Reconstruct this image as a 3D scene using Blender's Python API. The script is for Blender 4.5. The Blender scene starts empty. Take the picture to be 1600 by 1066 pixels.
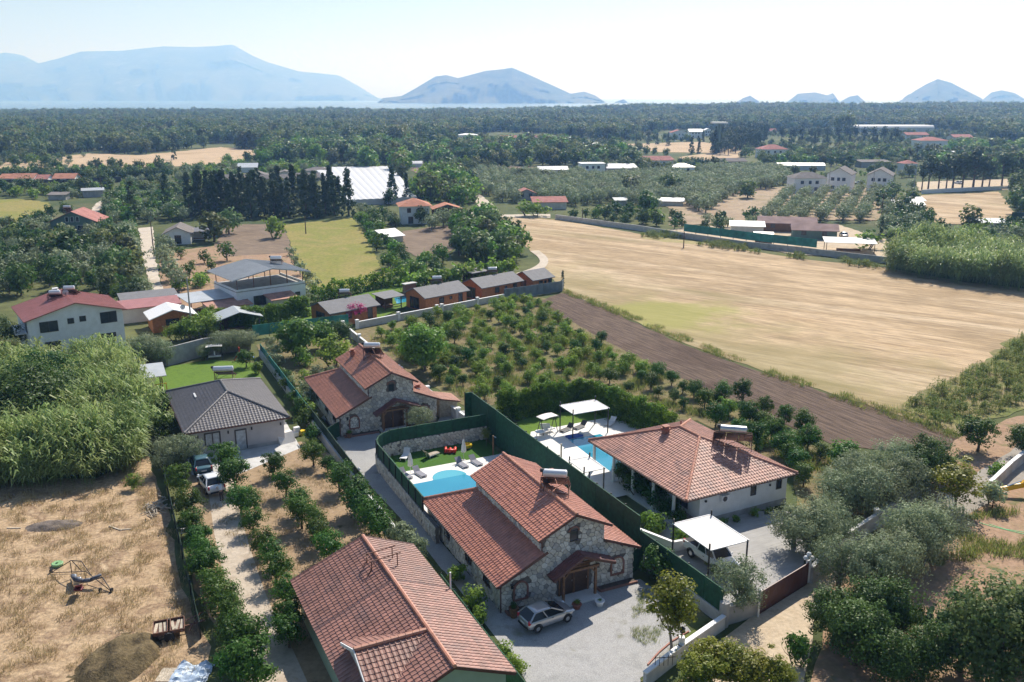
import bpy, bmesh, math, random
import numpy as np
from mathutils import Vector, Matrix
from mathutils.geometry import tessellate_polygon
R = random.Random(11)
SC = bpy.context.scene
COL = SC.collection
# ------------------------------------------------------------------ camera, sky, sun, exposure
CF, CYH, CH = 1390.0, 152.0, 36.0            # focal length and horizon in photo pixels, camera height in metres
PITCH = math.atan((533 - CYH) / CF)
cam_d = bpy.data.cameras.new('camera'); cam = bpy.data.objects.new('camera', cam_d); COL.objects.link(cam)
cam.location = (0, 0, CH); cam.rotation_euler = (math.pi / 2 - PITCH, 0, 0)
cam_d.sensor_width = 36.0; cam_d.lens = 36.0 * CF / 1600.0
cam_d.clip_start = 0.5; cam_d.clip_end = 60000
SC.camera = cam
SUN_AZ, SUN_EL = math.radians(20), math.radians(45)     # azimuth clockwise from +Y
W = bpy.data.worlds.new('World'); SC.world = W; W.use_nodes = True
wn = W.node_tree; wn.nodes.clear()
sky = wn.nodes.new('ShaderNodeTexSky'); sky.sky_type = 'NISHITA'; sky.sun_disc = False
sky.sun_elevation = SUN_EL; sky.sun_rotation = SUN_AZ
sky.air_density = 1.0; sky.dust_density = 0.8; sky.ozone_density = 2.4; sky.altitude = 0
bg = wn.nodes.new('ShaderNodeBackground'); bg.inputs['Strength'].default_value = 0.084
wo = wn.nodes.new('ShaderNodeOutputWorld')
wn.links.new(sky.outputs['Color'], bg.inputs['Color']); wn.links.new(bg.outputs[0], wo.inputs['Surface'])
sd = bpy.data.lights.new('sun', 'SUN'); sd.energy = 5.0; sd.angle = math.radians(0.53); sd.color = (1.0, 0.965, 0.93)
so = bpy.data.objects.new('sun', sd); COL.objects.link(so)
SDIR = Vector((math.sin(SUN_AZ) * math.cos(SUN_EL), math.cos(SUN_AZ) * math.cos(SUN_EL), math.sin(SUN_EL)))
so.rotation_euler = SDIR.to_track_quat('Z', 'Y').to_euler(); so.location = (60, 90, 120)
SC.view_settings.view_transform = 'Standard'; SC.view_settings.look = 'None'
SC.view_settings.gamma = 1.0; SC.view_settings.use_curve_mapping = False
SC.view_settings.exposure = 0.37
SC.cycles.use_denoising = True
SC.cycles.max_bounces = 6; SC.cycles.diffuse_bounces = 5; SC.cycles.glossy_bounces = 2
SC.cycles.transmission_bounces = 4; SC.cycles.transparent_max_bounces = 8; SC.cycles.volume_bounces = 1
SC.cycles.sample_clamp_indirect = 6.0

# ------------------------------------------------------------------ helpers
_s, _c = math.sin(PITCH), math.cos(PITCH)
def P(u, v, z=0.0):
    """photo pixel -> world xy on the level z"""
    x = (u - 800) / CF; y = (v - 533) / CF
    d = y * _c + _s; f = _c - y * _s; t = (CH - z) / d
    return Vector((x * t, f * t, z))
def Ps(pts, z=0.0): return [P(u, v, z) for u, v in pts]
def tag(o, label=None, cat=None, group=None, kind=None):
    if label: o['label'] = label
    if cat: o['category'] = cat
    if group: o['group'] = group
    if kind: o['kind'] = kind
    return o
def link(o, parent=None):
    COL.objects.link(o)
    if parent is not None: o.parent = parent
    return o
def thing(name, label, cat, loc=(0, 0, 0), rz=0.0, group=None):
    o = bpy.data.objects.new(name, None); o.empty_display_size = 0.3
    o.location = loc; o.rotation_euler = (0, 0, rz); link(o)
    return tag(o, label, cat, group)
def copy_tree(o, parent=None):
    c = o.copy(); link(c)
    if parent is not None: c.parent = parent
    for ch in o.children: copy_tree(ch, c)
    return c

class MB:
    """collects polygons, then links them as ONE mesh object"""
    def __init__(s): s.v = []; s.f = []; s.m = []
    def add(s, vs, fs, m=0):
        b = len(s.v); s.v += [tuple(x) for x in vs]
        for f in fs: s.f.append(tuple(b + i for i in f)); s.m.append(m)
        return s
    def box(s, c, d, rz=0.0, m=0, M=None):
        hx, hy, hz = d[0] / 2, d[1] / 2, d[2] / 2
        vs = [Vector((x, y, z)) for z in (-hz, hz) for x, y in ((-hx, -hy), (hx, -hy), (hx, hy), (-hx, hy))]
        Mr = M if M is not None else Matrix.Rotation(rz, 3, 'Z')
        vs = [Mr @ q + Vector(c) for q in vs]
        return s.add(vs, [(3, 2, 1, 0), (4, 5, 6, 7), (0, 1, 5, 4), (1, 2, 6, 5), (2, 3, 7, 6), (3, 0, 4, 7)], m)
    def bar(s, a, b, w, h=None, m=0):
        """rectangular bar from a to b"""
        a = Vector(a); b = Vector(b); h = h or w; d = (b - a); L = d.length; d.normalize()
        up = Vector((0, 0, 1)) if abs(d.z) < 0.95 else Vector((1, 0, 0))
        x = d.cross(up).normalized(); y = x.cross(d)
        vs = []
        for e in (a, b):
            for sx, sy in ((-1, -1), (1, -1), (1, 1), (-1, 1)): vs.append(e + x * sx * w / 2 + y * sy * h / 2)
        return s.add(vs, [(0, 1, 2, 3), (7, 6, 5, 4), (0, 4, 5, 1), (1, 5, 6, 2), (2, 6, 7, 3), (3, 7, 4, 0)], m)
    def tube(s, a, b, r0, r1=None, n=8, m=0, caps=True):
        a = Vector(a); b = Vector(b); r1 = r0 if r1 is None else r1
        d = (b - a).normalized(); up = Vector((0, 0, 1)) if abs(d.z) < 0.95 else Vector((1, 0, 0))
        x = d.cross(up).normalized(); y = x.cross(d); vs = []
        for e, r in ((a, r0), (b, r1)):
            for k in range(n):
                t = 2 * math.pi * k / n; vs.append(e + (x * math.cos(t) + y * math.sin(t)) * r)
        fs = [(k, n + k, n + (k + 1) % n, (k + 1) % n) for k in range(n)]
        if caps: fs += [tuple(range(n)), tuple(range(2 * n - 1, n - 1, -1))]
        return s.add(vs, fs, m)
    def path(s, pts, r, n=6, m=0):
        for k in range(len(pts) - 1): s.tube(pts[k], pts[k + 1], r if not isinstance(r, (list, tuple)) else r[k], r if not isinstance(r, (list, tuple)) else r[k + 1], n, m)
        return s
    def lathe(s, c, prof, n=16, m=0, axis='Z'):
        vs = []; c = Vector(c)
        for r, z in prof:
            for k in range(n):
                t = 2 * math.pi * k / n
                q = Vector((r * math.cos(t), r * math.sin(t), z))
                if axis == 'X': q = Vector((q.z, q.x, q.y))
                vs.append(c + q)
        fs = []
        for j in range(len(prof) - 1):
            for k in range(n):
                k2 = (k + 1) % n; fs.append((j * n + k, j * n + k2, (j + 1) * n + k2, (j + 1) * n + k))
        fs += [tuple(range(n - 1, -1, -1)), tuple(range((len(prof) - 1) * n, len(prof) * n))]
        return s.add(vs, fs, m)
    def poly(s, pts, m=0): return s.add(pts, [tuple(range(len(pts)))], m)
    def prism(s, pts, d, m=0):
        """extrude a planar outline (3-D points) by vector d"""
        n = len(pts); d = Vector(d); a = [Vector(q) for q in pts]
        tri = tessellate_polygon([a]); vs = a + [q + d for q in a]
        fs = [tuple(t) for t in tri] + [tuple(n + i for i in reversed(t)) for t in tri]
        fs += [(i, (i + 1) % n, n + (i + 1) % n, n + i) for i in range(n)]
        return s.add(vs, fs, m)
    def build(s, name, mats, parent=None, smooth=False, bevel=0.0):
        me = bpy.data.meshes.new(name); me.from_pydata(s.v, [], s.f)
        mats = mats if isinstance(mats, (list, tuple)) else [mats]
        for q in mats: me.materials.append(q)
        if len(mats) > 1: me.polygons.foreach_set('material_index', s.m)
        bm = bmesh.new(); bm.from_mesh(me); bmesh.ops.recalc_face_normals(bm, faces=bm.faces)
        bm.to_mesh(me); bm.free()
        if smooth: me.polygons.foreach_set('use_smooth', [True] * len(me.polygons))
        o = bpy.data.objects.new(name, me); link(o, parent)
        if bevel:
            b = o.modifiers.new('bevel', 'BEVEL'); b.width = bevel; b.segments = 2; b.limit_method = 'ANGLE'
        return o

# ------------------------------------------------------------------ materials
MATS = {}
def _nodes(name):
    m = bpy.data.materials.new(name); m.use_nodes = True; nt = m.node_tree
    b = nt.nodes['Principled BSDF']; return m, nt, b
def mat(name, col, rough=0.7, var=0.15, scale=3.0, bump=0.0, bscale=20.0, metal=0.0, spec=0.5, rand=0.0, stain=None, coat=0.0):
    """plain surface with noise variation of its own colour, fine bump, optional per-object variation and stains"""
    if name in MATS: return MATS[name]
    m, nt, b = _nodes(name); N = nt.nodes.new; L = nt.links.new
    tc = N('ShaderNodeNewGeometry')
    no = N('ShaderNodeTexNoise'); no.inputs['Scale'].default_value = scale; no.inputs['Detail'].default_value = 6
    L(tc.outputs['Position'], no.inputs['Vector'])
    mx = N('ShaderNodeMix'); mx.data_type = 'RGBA'
    c = Vector(col[:3])
    mx.inputs['A'].default_value = (*(c * (1 - var)), 1); mx.inputs['B'].default_value = (*[min(1, q) for q in c * (1 + var)], 1)
    mr = N('ShaderNodeMapRange'); mr.inputs['From Min'].default_value = 0.3; mr.inputs['From Max'].default_value = 0.7
    L(no.outputs['Fac'], mr.inputs['Value']); L(mr.outputs[0], mx.inputs['Factor'])
    out = mx.outputs['Result']
    if stain:
        n2 = N('ShaderNodeTexNoise'); n2.inputs['Scale'].default_value = stain[1]; n2.inputs['Detail'].default_value = 8
        L(tc.outputs['Position'], n2.inputs['Vector'])
        r2 = N('ShaderNodeMapRange'); r2.inputs['From Min'].default_value = 0.52; r2.inputs['From Max'].default_value = 0.7
        r2.inputs['To Max'].default_value = stain[2]
        L(n2.outputs['Fac'], r2.inputs['Value'])
        m2 = N('ShaderNodeMix'); m2.data_type = 'RGBA'; L(r2.outputs[0], m2.inputs['Factor']); L(out, m2.inputs['A'])
        m2.inputs['B'].default_value = (*stain[0], 1); out = m2.outputs['Result']
    if rand:
        oi = N('ShaderNodeObjectInfo'); hs = N('ShaderNodeHueSaturation')
        mr3 = N('ShaderNodeMapRange'); mr3.inputs['To Min'].default_value = 1 - rand; mr3.inputs['To Max'].default_value = 1 + rand
        L(oi.outputs['Random'], mr3.inputs['Value']); L(mr3.outputs[0], hs.inputs['Value']); L(out, hs.inputs['Color']); out = hs.outputs['Color']
    L(out, b.inputs['Base Color'])
    b.inputs['Roughness'].default_value = rough; b.inputs['Metallic'].default_value = metal
    b.inputs['Specular IOR Level'].default_value = spec
    if coat: b.inputs['Coat Weight'].default_value = coat; b.inputs['Coat Roughness'].default_value = 0.05
    if bump:
        n3 = N('ShaderNodeTexNoise'); n3.inputs['Scale'].default_value = bscale; n3.inputs['Detail'].default_value = 4
        L(tc.outputs['Position'], n3.inputs['Vector'])
        bp = N('ShaderNodeBump'); bp.inputs['Strength'].default_value = 0.6; bp.inputs['Distance'].default_value = bump
        L(n3.outputs['Fac'], bp.inputs['Height']); L(bp.outputs[0], b.inputs['Normal'])
    MATS[name] = m; return m
def ground_mat(name, cols, scale=0.08, fine=1.5, fvar=0.25, bump=0.06, stretch=None, spots=None, rough=0.95):
    """earth / grass: colour ramp over large noise, multiplied by fine noise; stretch=(angle, factor) draws it out along furrows"""
    m, nt, b = _nodes(name); N = nt.nodes.new; L = nt.links.new
    tc = N('ShaderNodeNewGeometry'); src = tc.outputs['Position']
    if stretch:
        mp = N('ShaderNodeMapping'); mp.vector_type = 'TEXTURE'; mp.inputs['Rotation'].default_value = (0, 0, stretch[0]); mp.inputs['Scale'].default_value = (stretch[1], 1, 1)
        L(src, mp.inputs['Vector']); src2 = mp.outputs[0]
    else: src2 = src
    a = N('ShaderNodeTexNoise'); a.inputs['Scale'].default_value = scale; a.inputs['Detail'].default_value = 7; a.inputs['Roughness'].default_value = 0.62
    a.inputs['Distortion'].default_value = 0.4
    L(src2 if stretch and len(stretch) > 2 else src, a.inputs['Vector'])
    cr = N('ShaderNodeValToRGB'); els = cr.color_ramp.elements
    lo, hi = 0.3, 0.7
    for i, cc in enumerate(cols):
        p = lo + (hi - lo) * i / max(1, len(cols) - 1)
        e = els[i] if i < 2 else els.new(p)
        e.position = p; e.color = (*cc, 1)
    L(a.outputs['Fac'], cr.inputs['Fac']); out = cr.outputs['Color']
    f = N('ShaderNodeTexNoise'); f.inputs['Scale'].default_value = fine; f.inputs['Detail'].default_value = 8; f.inputs['Roughness'].default_value = 0.7
    L(src2, f.inputs['Vector'])
    fr = N('ShaderNodeMapRange'); fr.inputs['From Min'].default_value = 0.3; fr.inputs['From Max'].default_value = 0.7
    fr.inputs['To Min'].default_value = 1 - fvar; fr.inputs['To Max'].default_value = 1 + fvar
    L(f.outputs['Fac'], fr.inputs['Value'])
    mu = N('ShaderNodeMix'); mu.data_type = 'RGBA'; mu.blend_type = 'MULTIPLY'; mu.inputs['Factor'].default_value = 1
    L(out, mu.inputs['A']); L(fr.outputs[0], mu.inputs['B']); out = mu.outputs['Result']
    if spots:
        n2 = N('ShaderNodeTexNoise'); n2.inputs['Scale'].default_value = spots[1]; n2.inputs['Detail'].default_value = 5
        L(src2, n2.inputs['Vector'])
        r2 = N('ShaderNodeMapRange'); r2.inputs['From Min'].default_value = spots[2]; r2.inputs['From Max'].default_value = spots[2] + 0.1
        L(n2.outputs['Fac'], r2.inputs['Value'])
        m2 = N('ShaderNodeMix'); m2.data_type = 'RGBA'; L(r2.outputs[0], m2.inputs['Factor']); L(out, m2.inputs['A']); m2.inputs['B'].default_value = (*spots[0], 1)
        out = m2.outputs['Result']
    L(out, b.inputs['Base Color']); b.inputs['Roughness'].default_value = rough; b.inputs['Specular IOR Level'].default_value = 0.15
    if bump:
        bp = N('ShaderNodeBump'); bp.inputs['Strength'].default_value = 0.8; bp.inputs['Distance'].default_value = bump
        L(f.outputs['Fac'], bp.inputs['Height']); L(bp.outputs[0], b.inputs['Normal'])
    MATS[name] = m; return m
def leaf_mat(name, c0, c1, rough=0.5, trans=0.35, rand=0.15, spec=0.22):
    m = bpy.data.materials.new(name); m.use_nodes = True; nt = m.node_tree; nt.nodes.clear(); N = nt.nodes.new; L = nt.links.new
    at = N('ShaderNodeAttribute'); at.attribute_name = 'tint'
    oi = N('ShaderNodeObjectInfo')
    mx = N('ShaderNodeMix'); mx.data_type = 'RGBA'; mx.inputs['A'].default_value = (*c0, 1); mx.inputs['B'].default_value = (*c1, 1)
    L(at.outputs['Fac'], mx.inputs['Factor'])
    hs = N('ShaderNodeHueSaturation'); mr = N('ShaderNodeMapRange'); mr.inputs['To Min'].default_value = 1 - rand; mr.inputs['To Max'].default_value = 1 + rand
    L(oi.outputs['Random'], mr.inputs['Value']); L(mr.outputs[0], hs.inputs['Value'])
    wn_ = N('ShaderNodeTexWhiteNoise'); wn_.noise_dimensions = '1D'; L(oi.outputs['Random'], wn_.inputs['W'])
    m4 = N('ShaderNodeMapRange'); m4.inputs['To Min'].default_value = 0.5 - rand * 0.12; m4.inputs['To Max'].default_value = 0.5 + rand * 0.12
    L(wn_.outputs['Value'], m4.inputs['Value']); L(m4.outputs[0], hs.inputs['Hue'])
    L(mx.outputs['Result'], hs.inputs['Color'])
    b = N('ShaderNodeBsdfPrincipled'); b.inputs['Roughness'].default_value = rough; b.inputs['Specular IOR Level'].default_value = spec
    L(hs.outputs['Color'], b.inputs['Base Color'])
    t = N('ShaderNodeBsdfTranslucent'); L(hs.outputs['Color'], t.inputs['Color'])
    ms = N('ShaderNodeMixShader'); ms.inputs['Fac'].default_value = trans
    L(b.outputs[0], ms.inputs[1]); L(t.outputs[0], ms.inputs[2])
    o = N('ShaderNodeOutputMaterial'); L(ms.outputs[0], o.inputs['Surface'])
    MATS[name] = m; return m
def M(n): return MATS[n]
mat('white_wall', (.80, .81, .82), .8, .05, 1.5, .004, 30, stain=((.6, .6, .58), .7, .3))
mat('cream_wall', (.62, .6, .55), .8, .08, 1.0, .004, 30, stain=((.42, .4, .36), .6, .5))
mat('grey_wall', (.50, .465, .46), .8, .05, 1.5, .003, 30)
mat('green_wall', (.36, .46, .34), .8, .06, 1.5, .003, 30)
mat('sage_wall', (.13, .20, .17), .8, .1, 1.0, .003, 30)
mat('concrete', (.40, .39, .38), .85, .15, 1.2, .01, 12, stain=((.2, .2, .2), .8, .6))
mat('pale_concrete', (.55, .54, .52), .85, .12, 1.2, .01, 12, stain=((.32, .31, .3), .9, .5))
mat('white_paint', (.78, .78, .78), .55, .04)
mat('mortar', (.17, .15, .135), .95, .2, 4, .015, 30)
for i, cc in enumerate([(.62, .575, .515), (.72, .68, .62), (.54, .495, .44), (.42, .40, .385), (.64, .575, .48)]):
    mat('stone_%d' % i, cc, .85, .18, 6, .012, 22, rand=.12)
mat('brick_trim', (.26, .13, .10), .85, .2, 8, .006, 30)
mat('tile_red', (.46, .195, .13), .42, .22, 2.2, .003, 40, rand=.10, stain=((.30, .12, .09), .9, .55))
mat('tile_salmon', (.50, .225, .145), .42, .22, 2.0, .003, 40, rand=.10, stain=((.33, .15, .11), 1.0, .5))
mat('tile_brown', (.44, .22, .16), .55, .25, 1.6, .003, 40, rand=.12, stain=((.20, .11, .10), .7, .75))
mat('tile_worn', (.30, .145, .11), .55, .28, 1.6, .003, 40, rand=.14, stain=((.20, .115, .10), .6, .8))
mat('tile_maroon', (.20, .075, .065), .5, .2, 2.0, .003, 40, rand=.1)
mat('tile_grey', (.16, .148, .15), .42, .12, 2.0, .003, 40)
mat('metal_red', (.40, .165, .15), .4, .12, 1.0)
mat('metal_grey', (.42, .44, .46), .4, .1, .8)
mat('shingle_grey', (.17, .17, .18), .8, .12, 1.5, .004, 40)
mat('ridge_dark', (.10, .055, .05), .5, .2, 4)
mat('fascia_brown', (.12, .05, .04), .5, .15, 4)
mat('dark_wood', (.07, .035, .022), .55, .3, 6, .004, 40)
mat('mid_wood', (.22, .11, .055), .6, .3, 6, .004, 40)
mat('cladding_wood', (.42, .155, .055), .6, .22, 3, .004, 30, rand=.12)
mat('pale_wood', (.42, .36, .28), .7, .3, 4, .006, 30, rand=.2)
mat('steel_dark', (.035, .035, .04), .5, .2, 5, metal=.3)
mat('steel_rust', (.16, .075, .05), .75, .4, 6, .006, 30)
mat('steel_light', (.55, .57, .6), .3, .08, 4, metal=.8)
mat('tank_white', (.7, .72, .75), .3, .05, 4, metal=.35)
mat('panel_glass', (.012, .016, .03), .12, .2, 4)
mat('glass_dark', (.035, .045, .055), .08, .2, 4)
mat('glass_curtain', (.38, .42, .46), .25, .25, 3)
mat('frame_dark', (.05, .045, .05), .45, .1)
mat('turf_screen', (.012, .075, .035), .8, .35, 3, .02, 60, rand=.16)
mat('turf_dark', (.010, .045, .030), .8, .3, 3, .02, 60)
mat('teal_net', (.035, .20, .165), .8, .25, 1, .01, 40, rand=.15)
mat('canvas_white', (.72, .69, .65), .8, .05, 2)
mat('fabric_grey', (.25, .25, .29), .85, .1)
mat('fabric_white', (.76, .76, .76), .85, .05)
mat('gate_brown', (.10, .035, .03), .5, .12, 3)
mat('paint_silver', (.45, .46, .48), .28, .03, 2, metal=.6, coat=.6)
mat('paint_white', (.75, .77, .80), .3, .03, 2, coat=.6)
mat('paint_teal', (.05, .12, .15), .3, .05, 2, coat=.6)
mat('rubber', (.02, .02, .022), .8, .1)
mat('car_glass', (.015, .02, .025), .05, .1)
mat('lamp_red', (.45, .02, .03), .25, .05)
mat('lamp_clear', (.7, .72, .75), .15, .05)
mat('plastic_red', (.65, .04, .02), .4, .05)
mat('plastic_yellow', (.72, .50, .02), .4, .05)
mat('paint_yellow', (.75, .42, .02), .4, .1)
mat('plastic_blue', (.03, .10, .40), .4, .1)
mat('plastic_green', (.10, .50, .16), .5, .1)
mat('terracotta', (.32, .12, .08), .7, .15)
mat('bark', (.10, .075, .055), .9, .3, 5, .02, 15)
mat('bark_grey', (.20, .18, .16), .9, .3, 5, .02, 15)
mat('deck_stone', (.70, .68, .65), .6, .05, 1.5)
mat('pool_wall', (.08, .42, .60), .5, .1, 2)
mat('skin', (.45, .28, .2), .6, .05); mat('hair_dark', (.03, .02, .02), .7, .1)
mat('greenhouse_film', (.56, .56, .58), .5, .06, .15)
mat('orange_roof', (.46, .22, .15), .95, .2, .6, spec=.1)
mat('far_red_roof', (.40, .19, .165), .95, .2, .6, spec=.1)
mat('far_grey_roof', (.21, .19, .18), .95, .15, .6, spec=.1); mat('far_brown_roof', (.30, .215, .20), .95, .2, .5, spec=.1)
# ------------------------------------------------------------------ the setting: ground, fields, roads, sea, hills, haze
def jitter_edge(pts, step, amp, seed=0):
    rr = random.Random(seed); out = []
    for i in range(len(pts)):
        a = pts[i]; b = pts[(i + 1) % len(pts)]; d = b - a; L = d.length
        n = max(1, int(L / step)); nrm = Vector((-d.y, d.x, 0)).normalized() if L > 0 else Vector()
        for k in range(n):
            o = 0 if k == 0 else rr.uniform(-amp, amp)
            out.append(a + d * (k / n) + nrm * o)
    return out
LEV = [0.0]
def patch(name, px, material, z=None, step=2.0, amp=0.35, label=None, world=None, kind='structure'):
    """a flush sheet of ground; each one 4 mm above the one before"""
    if z is None: LEV[0] += 0.004; z = LEV[0]
    pts = [Vector((q.x, q.y, 0)) for q in (world or Ps(px))]
    if amp: pts = jitter_edge(pts, step, amp, len(px or world))
    tri = tessellate_polygon([pts])
    mb = MB(); mb.add([(q.x, q.y, z) for q in pts], [tuple(t) for t in tri])
    me = bpy.data.meshes.new(name); me.from_pydata(mb.v, [], mb.f); me.materials.append(material)
    bm = bmesh.new(); bm.from_mesh(me); bmesh.ops.recalc_face_normals(bm, faces=bm.faces)
    for f in bm.faces:
        if f.normal.z < 0: f.normal_flip()
    bm.to_mesh(me); bm.free()
    o = link(bpy.data.objects.new(name, me)); o['kind'] = kind
    if label: o['label'] = label
    return o
def smooth_pts(px, n=6, closed=False):
    """Catmull-Rom through pixel points"""
    out = []; N_ = len(px)
    for i in range(N_ - (0 if closed else 1)):
        p = [px[(i + k) % N_] if closed else px[min(max(i + k, 0), N_ - 1)] for k in (-1, 0, 1, 2)]
        for k in range(n):
            t = k / n
            out.append(tuple(0.5 * (2 * p[1][j] + (p[2][j] - p[0][j]) * t + (2 * p[0][j] - 5 * p[1][j] + 4 * p[2][j] - p[3][j]) * t * t + (3 * p[1][j] - p[0][j] - 3 * p[2][j] + p[3][j]) * t ** 3) for j in (0, 1)))
    if not closed: out.append(px[-1])
    return out
gm = ground_mat
gm('g_base', [(.075, .095, .035), (.12, .13, .05), (.06, .085, .03), (.17, .15, .08)], .012, .35, .3, .05)
gm('g_dry', [(.22, .145, .085), (.39, .275, .17), (.46, .335, .21), (.28, .19, .12), (.50, .375, .245)], .32, 3.0, .45, .12)
gm('g_soil_tan', [(.25, .175, .105), (.36, .26, .165), (.30, .21, .13)], .4, 2.5, .25, .05, spots=((.12, .10, .05), .9, .62))
gm('g_path', [(.43, .355, .28), (.52, .445, .36), (.38, .31, .24)], .5, 3, .18, .03, spots=((.14, .13, .06), .8, .66))
gm('g_gravel', [(.31, .31, .305), (.40, .395, .39), (.355, .35, .345)], .5, 14, .34, .04, spots=((.25, .245, .19), .45, .60))
gm('g_lane', [(.30, .30, .30), (.38, .38, .375)], .4, 7, .18, .02, spots=((.24, .235, .22), .35, .60))
gm('g_wheat', [(.40, .285, .17), (.50, .37, .235), (.34, .245, .145), (.53, .405, .27), (.38, .275, .155)], .06, 1.3, .42, .14, stretch=(math.radians(-36), 6, 1), spots=((.24, .19, .09), .06, .60))
def weed_blend(name, base, line, w0, w1, spot, cols):
    '''green regrowth mixed into the stubble: along one edge of the field and round one spot'''
    m = M(base); nt = m.node_tree; N = nt.nodes.new; L = nt.links.new; b = nt.nodes['Principled BSDF']; src = b.inputs['Base Color'].links[0].from_socket; g = N('ShaderNodeNewGeometry')
    p0, p1 = line; d = (p1 - p0).normalized(); n = V3_(-d.y, d.x)
    no = N('ShaderNodeTexNoise'); no.inputs['Scale'].default_value = .07; no.inputs['Detail'].default_value = 8; no.inputs['Roughness'].default_value = .7; L(g.outputs['Position'], no.inputs['Vector'])
    def mth(op, a, c=None):
        q = N('ShaderNodeMath'); q.operation = op
        for i, x in enumerate((a, c)):
            if x is None: continue
            if isinstance(x, (int, float)): q.inputs[i].default_value = x
            else: L(x, q.inputs[i])
        return q.outputs[0]
    sb = N('ShaderNodeVectorMath'); sb.operation = 'SUBTRACT'; L(g.outputs['Position'], sb.inputs[0]); sb.inputs[1].default_value = p0
    dt = N('ShaderNodeVectorMath'); dt.operation = 'DOT_PRODUCT'; L(sb.outputs[0], dt.inputs[0]); dt.inputs[1].default_value = n
    wob = mth('MULTIPLY', mth('SUBTRACT', no.outputs['Fac'], .5), 70.0)
    mr = N('ShaderNodeMapRange'); mr.interpolation_type = 'SMOOTHSTEP'; mr.inputs['From Min'].default_value = w1; mr.inputs['From Max'].default_value = w0; L(mth('ADD', dt.outputs['Value'], wob), mr.inputs['Value'])
    mx = N('ShaderNodeMix'); mx.data_type = 'RGBA'; L(mth('MULTIPLY', mr.outputs[0], .55), mx.inputs['Factor']); L(src, mx.inputs['A']); mx.inputs['B'].default_value = (*cols[0], 1)
    mp = N('ShaderNodeVectorMath'); mp.operation = 'DISTANCE'; L(g.outputs['Position'], mp.inputs[0]); mp.inputs[1].default_value = spot
    m3 = N('ShaderNodeMapRange'); m3.interpolation_type = 'SMOOTHSTEP'; m3.inputs['From Min'].default_value = 15; m3.inputs['From Max'].default_value = 5; L(mth('ADD', mp.outputs['Value'], mth('MULTIPLY', wob, .5)), m3.inputs['Value'])
    m4 = N('ShaderNodeMix'); m4.data_type = 'RGBA'; L(mth('MULTIPLY', m3.outputs[0], .55), m4.inputs['Factor']); L(mx.outputs['Result'], m4.inputs['A']); m4.inputs['B'].default_value = (*cols[1], 1)
    L(m4.outputs['Result'], b.inputs['Base Color'])
V3_ = lambda x, y: Vector((x, y, 0))
weed_blend('regrowth', 'g_wheat', (P(882, 457), P(1500, 684)), 2, 26, P(1050, 490), ((.27, .235, .105), (.28, .30, .06)))
gm('g_plow', [(.088, .058, .043), (.135, .095, .072), (.105, .073, .054)], .06, 2.6, .6, .25, stretch=(math.radians(-62), 12))
gm('g_meadow', [(.32, .25, .10), (.21, .215, .05), (.28, .235, .08), (.18, .20, .045)], .05, 1.2, .3, .08)
gm('g_greenweed', [(.10, .13, .035), (.17, .18, .06), (.26, .21, .11), (.09, .12, .03)], .12, 1.2, .35, .1)
gm('g_orchard', [(.13, .12, .05), (.21, .165, .09), (.16, .15, .06), (.27, .205, .13)], .16, 1.4, .35, .08)
gm('g_brown', [(.17, .125, .09), (.22, .165, .12), (.15, .11, .08)], .1, 1.0, .3, .06, stretch=(math.radians(-30), 4))
gm('g_lawn', [(.09, .16, .025), (.12, .20, .03), (.10, .17, .03)], .5, 6, .2, .02)
gm('g_turf', [(.05, .12, .02), (.065, .15, .025)], .5, 8, .15, .02)
gm('g_road', [(.50, .43, .35), (.56, .49, .41), (.43, .36, .28)], .12, 1.2, .15, .03)
gm('g_sand', [(.46, .36, .25), (.54, .44, .32), (.38, .29, .19)], .3, 3, .22, .05)
gm('g_pavers', [(.34, .33, .32), (.41, .40, .385)], .4, 5, .16, .01, stretch=(math.radians(25), 8), spots=((.28, .27, .25), .4, .60))
gm('g_farfield', [(.42, .30, .19), (.50, .37, .24), (.36, .26, .15)], .02, .3, .15, .03)
gm('g_hill', [(.03, .05, .02), (.12, .115, .065), (.045, .065, .03), (.22, .19, .14)], .0025, .02, .4, 6.0)
gm('g_redsoil', [(.30, .19, .12), (.36, .24, .16), (.27, .20, .11)], .25, 2, .25, .05, spots=((.13, .15, .05), .3, .58))

# base land (gently rising inland to the right), sea, hills
def grid_obj(name, xs, ys, fz, material, smooth=True):
    v = [(x, y, fz(x, y)) for y in ys for x in xs]; n = len(xs)
    f = [(j * n + i, j * n + i + 1, (j + 1) * n + i + 1, (j + 1) * n + i) for j in range(len(ys) - 1) for i in range(n - 1)]
    me = bpy.data.meshes.new(name); me.from_pydata(v, [], f); me.materials.append(material)
    if smooth: me.polygons.foreach_set('use_smooth', [True] * len(f))
    o = link(bpy.data.objects.new(name, me)); o['kind'] = 'structure'; return o
def sstep(a, b, x):
    t = min(1, max(0, (x - a) / (b - a))); return t * t * (3 - 2 * t)
def land_z(x, y):
    """height of the terrain: flat plain, a low rise far off on the right"""
    return 12.0 * sstep(1000, 1900, y) * sstep(-350, 750, x * 2400 / max(y, 1200))
YS = [-60, 0, 60, 150, 300, 500, 750, 1000] + [1000 + 100 * k for k in range(1, 16)]
XS = [-2200 + 110 * k for k in range(41)]
land = grid_obj('ground', XS, YS, lambda x, y: land_z(x, y) if y < 2490 else -1.5, M('g_base'))
water_m, nt, b = _nodes('sea_water'); b.inputs['Base Color'].default_value = (.05, .12, .2, 1); b.inputs['Roughness'].default_value = .25
MATS['sea_water'] = water_m
sea = MB(); sea.poly([(-14000, 2200, -0.9), (14000, 2200, -0.9), (14000, 15500, -0.9), (-14000, 15500, -0.9)])
so_ = sea.build('sea', water_m); so_['kind'] = 'structure'
from mathutils import noise as mnoise
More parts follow.
